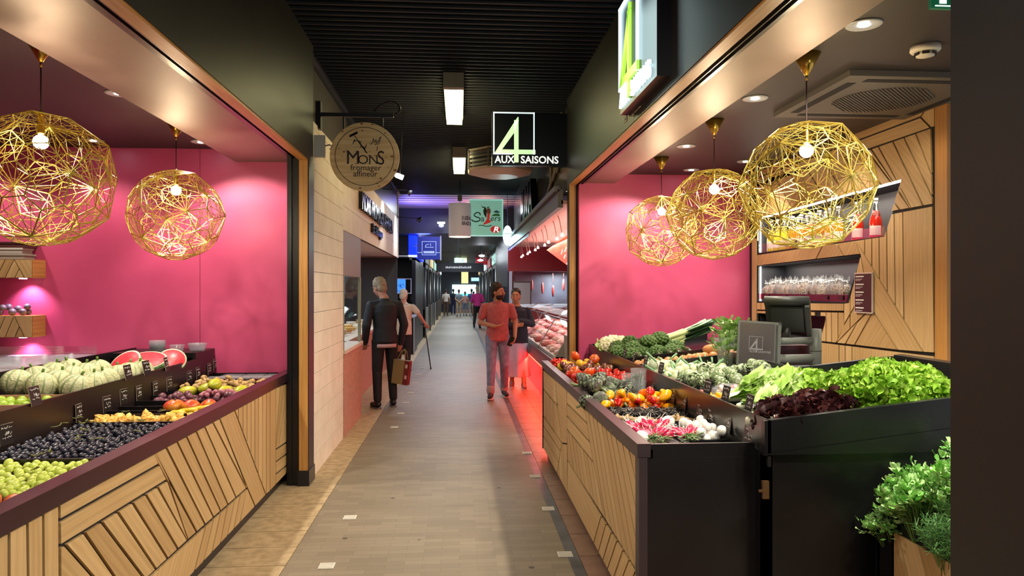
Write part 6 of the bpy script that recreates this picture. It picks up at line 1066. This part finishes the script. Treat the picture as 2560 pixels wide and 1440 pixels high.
wmelon((-2.46,5.50,1.10),(.75,-.35,0),.85,'cut watermelon half behind, left one, flesh tilted upward'); wmelon((-2.36,5.62,1.11),(.38,.05,.0),1.05,'cut watermelon half in the middle, flesh facing up'); wmelon((-2.26,5.86,1.09),(.85,.2,.2),.75,'cut watermelon half on the right, flesh facing the camera')
# crate with green plums
t=thing('fruit_crate','small wooden crate with clear punnets of green plums before the melons','crate',(-2.38,4.05,.98)); mb=MB()
for z in (.985,1.025): mb.box(-2.62,-2.215,3.86,3.87,z,z+.03); mb.box(-2.62,-2.215,4.22,4.23,z,z+.03); mb.box(-2.225,-2.215,3.86,4.23,z,z+.03)
mb.box(-2.62,-2.215,3.86,4.23,.98,.985); mb.build('crate_wood',mat('crate_wood','#b98a68',.6),t)
PLM=fruit('green_plum','plum',mat('plum_green','#8fae2e',.25,n2='#a8c244',ns=15,coat=.3),.025,(1,1,1.0),None,None,14,9); onto(PLM,heap(40,-2.55,-2.24,3.89,4.2,.99,.024,98),'round green plum in the wooden crate before the melons','green plums',98)
# cups
def cupstack(x,y,z,n,r_,lab):
    t=thing('cup_stack',lab,'plastic cups',(x,y,z),'stacks of clear cups')
    for i in range(n): mb=MB(); mb.lathe([(r_*.75,.0+i*.012),(r_,.055+i*.012),(r_*1.05,.057+i*.012)],22,0,(x,y,z),None,True,rib(22,.015)); mb.build('cup',PLAST,t)
cupstack(-2.42,5.98,1.13,5,.062,'tall stack of clear plastic tubs behind the watermelons'); cupstack(-2.22,6.3,1.12,2,.075,'low stack of wide clear tubs right of the tall stack'); cupstack(-2.38,6.28,1.12,1,.06,'single clear tub between the two stacks')
# things on the service counter and wall shelves
mb=MB(); mb.box(-4.02,-3.60,5.62,5.7,1.075,1.20); mb.build('white_box',WHITE,None,'white box at the left frame edge on the service counter','box')
t=thing('punnet_stack','stack of white punnets with red fruit on the service counter','punnets',(-3.5,5.6,1.075)); 
for i in range(4): mb=MB(); mb.box(-3.58,-3.42,5.5,5.62,1.075+i*.022,1.093+i*.022); mb.build('punnet',mat('punnet_white','#e0c8c8',.4),t)
for i in range(3):
    mb=MB(); a=M.Translation((-3.30+.16*i,5.45+.05*i,1.075+.045))@M.Rotation(PI/2-.1,4,'Y'); mb.lathe([(.03,0),(.04,.12),(.043,.125)],18,0,(0,0,0),a); mb.build('plastic_cup',PLAST,None,'clear plastic cup lying on the service counter, '+['left','middle','right'][i]+' one','plastic cup')
for i,(x0,x1,c,l) in enumerate([(-4.4,-3.71,'#8d8377','lowest flat grey-brown box on the upper wall shelf'),(-4.4,-3.73,'#a39a8c','middle flat pale box on the upper wall shelf'),(-4.4,-3.69,'#4a2420','topmost maroon flat box on the upper wall shelf')]):
    t=thing('flat_box',l,'box',(-4,6.4,1.9+.05*i)); mb=MB(); mb.box(x0,x1,6.44,6.6,1.902+.05*i,1.935+.05*i,0,None); mb.build('body',mat('fbx%d'%i,c,.5),t); mb=MB(); mb.box(x0-.005,x1+.01,6.435,6.605,1.935+.05*i,1.95+.05*i); mb.build('lid',mat('fbl%d'%i,['#9a9083','#c3bbae','#3c1c1a'][i],.5),t)
DPL=fruit('dark_plum','plum',mat('plum_dark','#4b434c',.4,n2='#6a5f66',ns=12),.03,(1,1,1),None,None,12,8); onto(DPL,heap(26,-4.4,-3.74,6.46,6.58,1.42,.03,99),'dusky dark plum on the lower wall shelf','dark plums',99)
# ---------------------------------------------------------------- people
SK=mat('skin','#c08a6a',.5,sss=.12); SKO=mat('skin_old','#b98570',.55,sss=.1)
def remesh(mb,name,mats,parent,vox,smooth=3,label=None):
    o=mb.build(name,mats,parent,label); md=o.modifiers.new('r','REMESH'); md.mode='VOXEL'; md.voxel_size=vox; md.use_smooth_shade=True
    s=o.modifiers.new('s','SMOOTH'); s.factor=.5; s.iterations=smooth
    dg=bpy.context.evaluated_depsgraph_get(); dg.update(); me=bpy.data.meshes.new_from_object(o.evaluated_get(dg)); o.modifiers.clear(); o.data=me
    if not me.materials: me.materials.append(mats if not isinstance(mats,list) else mats[0])
    for p in me.polygons: p.use_smooth=True
    return o
def hand(mb,w,d,side,curl=.5,pn=None):
    """palm plus five unequal bent fingers; d points from wrist to fingers, pn = palm normal"""
    d=d.normalized(); pn=(pn or V((0,-1,0))); pn=(pn-d*pn.dot(d)).normalized(); s=d.cross(pn)*side
    c=w+d*.045; Q=M((s,d,pn)).transposed(); mb.ell(c,(.040,.052,.017),12,8,0,Q)
    for i,(o,l,r_) in enumerate(((.029,.070,.0085),(.010,.078,.009),(-.009,.073,.0085),(-.027,.058,.0078))):
        b=w+d*.085+s*o; k=b+(d*math.cos(curl*.6)+pn*math.sin(curl*.6))*l*.45; k2=k+(d*math.cos(curl*1.5)+pn*math.sin(curl*1.5))*l*.32; e=k2+(d*math.cos(curl*2.2)+pn*math.sin(curl*2.2))*l*.25
        mb.cap(b-d*.02,k,r_*1.05,r_,8); mb.cap(k,k2,r_,r_*.92,8); mb.cap(k2,e,r_*.92,r_*.8,8)
    b=w+d*.03+s*.032; k=b+(d*.6+s*.7+pn*.3).normalized()*.035; e=k+(d*.9+s*.2+pn*.45).normalized()*.03; mb.cap(b-s*.01,k,.0115,.0098,8); mb.cap(k,e,.0098,.0082,8)
def torso(mb,secs,m=0,n=24):
    """secs: (centre xyz, rx, ry)"""
    mb.loft([[(c[0]+rx*math.cos(a)*(abs(math.cos(a))**-.05 if abs(math.cos(a))>.05 else 1),c[1]+ry*math.sin(a),c[2]) for a in [2*PI*i/n for i in range(n)]] for c,rx,ry in secs],m)
def person(lab,loc,rz,J,o,group=None,vox=.007):
    """J: joints in the body's own frame, facing -Y; o: outfit"""
    t=thing('person',lab,'person',loc,group,rz); near=o.get('near',True); S=o.get('skin',SK)
    X=M.Translation(V(loc))   # meshes are written relative to the parent: shift by loc so that build() can take it away
    d=dict(hd=(0,-.02,1.635),nk=(0,0,1.47),ch=(0,0,1.30),wa=(0,0,1.08),pe=(0,0,.95),sl=(.185,0,1.42),sr=(-.185,0,1.42),el=(.24,.03,1.14),er=(-.24,.03,1.14),wl=(.26,-.05,.90),wr=(-.26,-.05,.90),hl=(.09,0,.92),hr=(-.09,0,.92),kl=(.10,-.02,.50),kr=(-.10,-.02,.50),al=(.10,.02,.085),ar=(-.10,.02,.085),fl=(.12,-.16,.03),fr=(-.12,-.16,.03)); d.update(J)
    d={k:V(v)+V(loc)+V((0,0,-.03 if k in ('sl','sr') else 0)) for k,v in d.items()}
    H=M.Translation(d['hd'])@M.Rotation(o.get('hrz',0),4,'Z')@M.Rotation(o.get('hrx',0),4,'X'); P=lambda *p:H@V(p)
    b=MB(); b.ell(P(0,.008,.025),(.076,.096,.098),18,12,0,H.to_3x3()); b.ell(P(0,-.025,-.045),(.056,.062,.066),16,10,0,H.to_3x3()); b.ell(P(0,-.058,-.085),(.028,.024,.022),10,8,0,H.to_3x3())
    if near:
        b.cap(P(0,-.088,.02),P(0,-.112,-.022),.009,.014,8); b.ell(P(0,-.092,-.055),(.024,.012,.008),10,6,0,H.to_3x3())
        for s in (-1,1): b.ell(P(.077*s,.012,-.01),(.010,.020,.032),10,8,0,H.to_3x3()); b.ell(P(.033*s,-.083,.033),(.024,.012,.009),8,6,0,H.to_3x3()); b.ell(P(.045*s,-.062,-.028),(.022,.02,.02),8,6,0,H.to_3x3())
    b.cap(d['nk']+V((0,.01,-.05)),P(0,.02,-.04),.058,.052,14)
    b.cap(d['ch']+V((0,0,.05)),d['nk'],.10,.06,14); torso(b,[(d['pe']+V((0,0,-.05)),.13,.09),(d['wa'],.12,.085),(d['ch'],.145,.10),(d['ch']+V((0,0,.12)),.12,.075)])
    for s in 'lr':
        b.cap(d['s'+s],d['e'+s],.050,.040,12); b.cap(d['e'+s],d['w'+s],.040,.026,12); b.cap(d['h'+s],d['k'+s],.078,.052,12); b.cap(d['k'+s],d['a'+s],.052,.036,12); b.cap(d['a'+s]+V((0,0,-.02)),d['f'+s],.036,.028,10)
        v=o.get('h'+s+'d'); v=V(v) if v else d['w'+s]-d['e'+s]; hand(b,d['w'+s],v,1 if s=='l' else -1,o.get('curl',.5),V(o['p'+s]) if 'p'+s in o else None)
    remesh(b,'body',S,t,vox)
    tm=o['top']; g=.022 if o.get('loose') else .014; b=MB(); bt=o.get('hem',.90)
    tp=[(d['pe']+V((0,0,bt-.95)),.155+g,.115+g),(d['pe']+V((0,0,.04)),.152+g,.112+g),(d['wa'],.140+g,.105+g),(d['ch'],.160+g,.112+g),(d['ch']+V((0,0,.09)),.140+g,.10+g),(d['nk']+V((0,0,-.04)),.075+g,.065+g),(d['nk']+V((0,.008,-.0)),.062,.060)]
    torso(b,tp)
    for s in 'lr':
        b.cap(d['s'+s]+V((0,0,-.005)),d['e'+s] if o['sleeve']>.5 else d['s'+s].lerp(d['e'+s],.62),.056+g*.2,.046+g*.8,12)
        if o['sleeve']>.6: b.cap(d['e'+s],d['e'+s].lerp(d['w'+s],.95),.050+g*.6,.036+g*.4,12)
        b.cap(d['nk']+V((0,.01,-.055)),d['s'+s]+V((0,0,-.01)),.05,.055,12); b.cap(d['ch']+V((0,0,.04)),d['s'+s]+V((0,0,-.03)),.09,.055,12)
    top=remesh(b,o.get('topn','shirt'),tm,t,vox*1.1,4)
    b=MB()
    if o.get('skirt'):
        n=28; b.loft([[(c.x+(r_+.012*math.sin(a*7)*k)*math.cos(a)*sx,c.y+(r_*.8+.012*math.sin(a*7)*k)*math.sin(a),c.z) for a in [2*PI*i/n for i in range(n)]] for c,r_,sx,k in ((d['pe']+V((0,0,.08)),.12,1.05,0),(d['pe']+V((0,0,-.06)),.15,1.05,0),(d['pe']+V((0,0,-.16)),.165,1.05,.3),((d['kl']+d['kr'])/2,.17,1.05,1),((d['al']+d['ar'])/2+V((0,0,.10)),.19,1.1,1.4))])
        remesh(b,'wide_trousers',o['bot'],t,vox*1.1,2)
    else:
        torso(b,[(d['pe']+V((0,0,-.10)),.14,.11),(d['pe'],.162,.122),(d['pe']+V((0,0,.10)),.145,.108)]); e=o.get('leg',1)
        for s in 'lr':
            b.cap(d['h'+s],d['k'+s],.098,.072,14)
            if e>.5: b.cap(d['k'+s],d['a'+s]+V((0,0,.03)),.070,.056,14)
        remesh(b,'trousers' if e>.5 else 'shorts',o['bot'],t,vox*1.1,3)
    if 'cuff' in o:
        for s in 'lr': b=MB(); b.cap(d['a'+s]+V((0,0,.075)),d['a'+s]+V((0,0,.02)),.061,.061,16); b.build('trouser_cuff',o['cuff'],t)
    for s in 'lr':
        b=MB(); a,f=d['a'+s],d['f'+s]; u=(f-a); u.z=0; u=u.normalized(); b.cap(a+V((0,0,-.035))-u*.03,f+V((0,0,.012)),.043,.036,12,0); b.cap(a+V((0,0,.0)),a+V((0,0,-.04)),.042,.045,12,0); sh_=remesh(b,'shoe',o['shoe'],t,vox,2)
        b=MB(); zz=min(a.z-.085,f.z-.03); r_=u.cross(V((0,0,1))); pts=[(-.075,-.03),(-.05,-.042),(.09,-.046),(.16,-.04),(.18,0),(.16,.04),(.09,.046),(-.05,.042),(-.075,.03)]
        b.loft([[a*0+V((a.x,a.y,zz+z))+u*p+r_*q for p,q in pts] for z in (0,.022)],0,False); b.build('shoe_sole',o.get('sole',o['shoe']),sh_)
    hm=o['hair']; b=MB(); k=o.get('hk',1); b.ell(P(0,.018,.042),(.084*k,.100*k,.094*k),18,12,0,H.to_3x3()); b.ell(P(0,.06,-.02),(.070*k,.055,.075),14,10,0,H.to_3x3())
    if o.get('bun'): b.ell(P(0,.115,.03),(.035,.035,.035),12,8)
    rnd=random.Random(5)
    for i in range(26 if near else 6): a=rnd.uniform(0,PI*2); e=rnd.uniform(.3,1.5); b.ell(P(math.cos(a)*math.cos(e)*.07*k,.02+math.sin(a)*math.cos(e)*.085*k,.05+math.sin(e)*.08*k),rnd.uniform(.018,.03),8,6)
    # keep the face free: drop the part of the hair in front of the brow
    hv=[]; Hi=H.inverted()
    for v in b.v:
        q=Hi@V(v)
        if q.y<-.045 and q.z<.062: q.y=-.045
        if q.y<-.02 and q.z<.03: q.y=-.02
        hv.append(tuple(H@q))
    b.v=hv; remesh(b,'hair',hm,t,max(vox,.006),1)
    if near and o.get('face',True):
        for s in (-1,1):
            b=MB(); b.ell(P(.031*s,-.0815,.012),(.011,.008,.0075),12,8,0,H.to_3x3()); ey=b.build('eye',mat('eye_white','#e4ded8',.3),t); b=MB(); b.ell(P(.031*s,-.0885,.012),(.0055,.0025,.006),10,6,0,H.to_3x3()); b.build('iris',mat('iris','#2a1a10',.3),ey)
            b=MB(); b.cap(P(.016*s,-.0955,.037),P(.048*s,-.086,.038),.004,.003,8); b.build('eyebrow',hm,t)
        b=MB(); b.cap(P(-.02,-.098,-.055),P(.02,-.098,-.055),.0045,.0045,8); b.build('lips',mat('lips','#a8605a',.5),t)
    if o.get('beard'):
        b=MB(); b.ell(P(0,-.030,-.068),(.060,.064,.052),16,10,0,H.to_3x3()); b.ell(P(0,-.07,-.09),(.032,.03,.028),12,8,0,H.to_3x3()); b.cap(P(-.03,-.094,-.042),P(.03,-.094,-.042),.007,.007,8)
        b.v=[tuple(H@V((q.x,q.y,min(q.z,-.036)))) for q in (Hi@V(v) for v in b.v)]; b.build('beard',hm,t)
    return t,d
TS=mat('tshirt_red','#c26a6a',.85,n2='#b45e60',ns=20,bump=(25,.35)); JN=mat('jeans','#8e96b2',.85,n2='#747b98',ns=14,bump=(30,.3)); NAVY=mat('navy_jacket','#141a24',.7,n2='#1a212c',ns=8,bump=(18,.3)); BLK=mat('black_trousers','#0c0c10',.75,bump=(18,.3))
# man in the red T-shirt
t,d=person('man in dusty red T-shirt and rolled jeans walking, looking to his left, phone in hand',(.58,10.9,0),.05,
   dict(hd=(.0,-.035,1.60),el=(.275,.03,1.13),wl=(.245,-.16,.925),er=(-.265,.0,1.14),wr=(-.06,-.19,1.09),kr=(-.11,-.12,.50),ar=(-.12,-.16,.10),fr=(-.15,-.32,.05),kl=(.10,-.03,.50),al=(.12,.16,.10),fl=(.14,.0,.03),sl=(.20,0,1.41),sr=(-.20,0,1.41)),
   dict(top=TS,sleeve=.3,hem=.87,loose=1,bot=JN,shoe=mat('sneaker','#2b2a30',.6),sole=mat('sole_white','#d8d0cc',.5),cuff=mat('cuff_pale','#a99a9c',.8),hair=mat('hair_dark','#2a1a12',.7,bump=(60,.5)),hrz=1.0,beard=1,hk=1.04,topn='t_shirt',hld=(-.25,-.55,-.75),hrd=(.95,-.25,.12),pr=(0,.1,1),pl=(-1,-.3,0),curl=.6))
b=MB(); q=d['wl']; T=M.Translation(q+V((-.06,-.07,-.055)))@M.Rotation(.35,4,'Y')@M.Rotation(.2,4,'X'); b.box(-.036,.036,-.005,.005,-.075,.075,0,T); b.build('mobile_phone',mat('phone_black','#0c120c',.15),None,'black mobile phone in the left hand of the man in red','phone')
# woman
t,d=person('woman in navy sweatshirt and pale wide trousers smiling behind the man in red',(.97,11.95,0),-.05,
   dict(hd=(-.03,-.03,1.52),nk=(-.01,0,1.37),ch=(0,0,1.2),wa=(0,0,1.0),pe=(0,0,.90),sl=(.165,0,1.32),sr=(-.165,0,1.32),el=(.235,-.02,1.07),wl=(.02,-.17,1.12),er=(-.22,-.02,1.06),wr=(-.05,-.20,1.05),hl=(.085,0,.86),hr=(-.085,0,.86),kl=(.09,-.06,.47),kr=(-.09,.03,.47),al=(.10,-.08,.09),ar=(-.09,.12,.09),fl=(.11,-.24,.03),fr=(-.1,-.02,.03)),
   dict(top=mat('sweat_navy','#1b1e2a',.8,n2='#222636',ns=10,bump=(20,.3)),sleeve=1,hem=.80,loose=1,bot=mat('pale_denim','#b4bcd2',.8,bump=(20,.25)),skirt=1,shoe=mat('shoe_tan','#8a6458',.6),sole=mat('sole_white','#d8d0cc'),hair=mat('hair_brown','#241812',.5),hrz=-.12,hk=.97,bun=1,topn='sweatshirt',hld=(-1,-.1,.1),hrd=(1,.0,.1)))
b=MB(); b.cap(d['sr']+V((.06,-.12,-.12)),d['sr']+V((.10,-.15,-.22)),.012,.02,8); b.build('necklace_print',mat('print_white','#c9c2c2',.5),t)
# old man from behind
t,d=person('grey-haired man in dark jacket seen from behind at the cheese window, watch on wrist',(-1.03,10.1,0),PI+.42,
   dict(hd=(.045,-.10,1.66),nk=(.0,-.015,1.52),ch=(0,0,1.33),wa=(0,0,1.1),pe=(0,.0,.98),sl=(.205,0,1.46),sr=(-.205,0,1.46),er=(-.27,.03,1.15),wr=(-.24,-.04,.88),el=(.27,.03,1.15),wl=(.25,-.10,.90),hl=(.09,0,.93),hr=(-.09,0,.93),kl=(.11,0,.52),kr=(-.11,-.02,.52),al=(.12,.05,.10),ar=(-.13,-.02,.10),fl=(.14,-.12,.03),fr=(-.17,-.2,.03)),
   dict(top=NAVY,sleeve=1,hem=.88,loose=1,bot=BLK,shoe=mat('shoe_black','#0c0b0d',.5),sole=mat('sole_grey','#6a6460',.6),hair=mat('hair_grey','#a89c8c',.7,n2='#8a7c68',ns=14,bump=(60,.5)),skin=SKO,hk=1.08,hrx=.35,hrz=.35,topn='jacket',curl=.7))
b=MB(); b.lathe([(.16,.0),(.172,.0),(.172,.05),(.16,.05)],20,0,V((-1.03,10.1,.84)),None,True,lambda p,a:V((p.x,p.y*.78,p.z))); b.build('shirt_hem',mat('shirt_pink','#c0a0a4',.7),t)
b=MB(); b.lathe([(.030,-.014),(.033,-.01),(.033,.01),(.030,.014)],16,0,d['wl']+V((0,0,.05))); b.build('wristwatch',mat('watch_steel','#a8a8a8',.3,.8),t)
# shopping bag
t=thing('shopping_bag','tan paper shopping bag with dark red printed side held by the grey-haired man','bag',(-.84,10.1,.38)); T=M.Translation((-.81,10.08,.33))@M.Rotation(-.35,4,'Z')@M.Rotation(.12,4,'Y')@M.Scale(.84,4)
b=MB(); b.box(-.15,.13,-.05,.05,0,.40,0,T); b.build('paper_body',mat('bag_tan','#8a6e40',.6),t); b=MB(); b.box(.13,.135,-.052,.052,0,.40,0,T); b.box(.05,.131,-.054,-.050,0,.40,0,T); b.build('printed_side',mat('bag_red','#5c1418',.5,n2='#7a2420',ns=20),t); b=MB(); b.box(.07,.11,-.0565,-.054,.28,.34,0,T); b.box(.075,.115,-.0565,-.054,.10,.16,0,T); b.build('print',mat('print_pale','#c8a898',.5),t)
b=MB()
for s in (-.05,.05): b.tube([T@V((-.08,s,.40)),T@V((-.04,s*.6,.54)),T@V((-.0,s*.3,.58)),T@V((.03,s*.6,.54)),T@V((.06,s,.40))],.006,6)
b.build('handle',mat('rope_tan','#9a8258',.6),t)
# person with a cane
t,d=person('white-haired person in cream top leaning on a cane beyond the dark jacket',(-1.12,14.6,0),PI-.2,
   dict(hd=(.03,-.12,1.50),nk=(0,-.05,1.38),ch=(0,-.02,1.22),wa=(0,0,1.02),pe=(0,.02,.90),sl=(.19,-.02,1.32),sr=(-.19,-.02,1.32),er=(-.33,.0,1.12),wr=(-.42,-.10,.95),el=(.22,0,1.08),wl=(.2,-.15,.95),hl=(.08,0,.86),hr=(-.08,0,.86),kl=(.09,0,.48),kr=(-.09,0,.48),al=(.1,.04,.1),ar=(-.1,.04,.1),fl=(.1,-.12,.03),fr=(-.1,-.12,.03)),
   dict(top=mat('cream_top','#cfc2b0',.8),sleeve=.3,hem=.78,loose=1,bot=BLK,shoe=mat('shoe_black','#0c0b0d'),hair=mat('hair_white','#c9c0b4',.7),skin=SKO,hrx=.3,face=False,topn='blouse'),None,.009)
w_=V((-.70,14.70,.93)); t=thing('walking_cane','dark walking cane planted on the floor beside the cream-topped person','cane',(-.62,14.75,0)); b=MB(); b.tube([w_,(-.58,14.85,.01)],.011,8); b.build('shaft',mat('cane_dark','#1c1a20',.4),t); b=MB(); b.cap(w_+V((-.07,-.02,.01)),w_+V((.03,.01,.012)),.014,.012,8); b.build('handle',mat('cane_dark','#1c1a20'),t); b=MB(); b.cap((-.583,14.845,.03),(-.58,14.85,.012),.015,.015,8); b.build('rubber_tip',mat('tip_black','#0a0a0a',.7),t)
# far people
t,d=person('grey-haired person in bright pink top and black trousers walking away',(.76,30.2,0),PI-.1,dict(kl=(.1,.05,.5),al=(.12,.25,.16),fl=(.12,.15,.06),el=(.25,-.02,1.14),wl=(.15,-.15,1.08),er=(-.25,-.02,1.14),wr=(-.15,-.15,1.08)),
   dict(top=mat('pink_top','#c42a80',.7),sleeve=.8,hem=.92,bot=BLK,shoe=mat('shoe_black','#0c0b0d'),hair=mat('hair_grey','#a89c8c'),near=False),None,.018)
FG='people standing far down the aisle'
for i,(x,y,tc,bc,lg,l,s) in enumerate([(-.80,43.6,'#b8b0a8','#4a3a30',1,'far person in pale shirt and brown trousers, leftmost of the distant group',1),(-.38,46.5,'#1c2436','#2a3050',1,'far person in navy behind the grey-shirted one',1),(-.02,43.2,'#5d6a74','#b09a80',.4,'far person in grey shirt and beige shorts, hands behind the back',.98),(.36,44.4,'#b88a84','#6a7486',.4,'far slim person in pale pink top and grey shorts',.9),(.75,43.8,'#22386a','#8a8474',.4,'far person in blue shirt and khaki shorts',1),(.9,45.2,'#3c3a34','#4a463e',1,'far person in brown, rightmost of the distant group',.9)]):
    J={}
    if i==2: J=dict(er=(-.24,.08,1.14),wr=(-.05,.15,.98),el=(.24,.08,1.14),wl=(.05,.15,.98))
    t,d=person(l,(x,y,0),PI+.15*((i%3)-1),J,dict(top=mat('fart%d'%i,tc,.7),sleeve=.3,hem=.92,bot=mat('farb%d'%i,bc,.7),leg=lg,shoe=mat('shoe_mid','#5a5450',.6),hair=mat('hairf%d'%(i%2),['#2a2018','#3c3430'][i%2],.7),near=False),FG,.022); t.scale=(s*.93,)*3
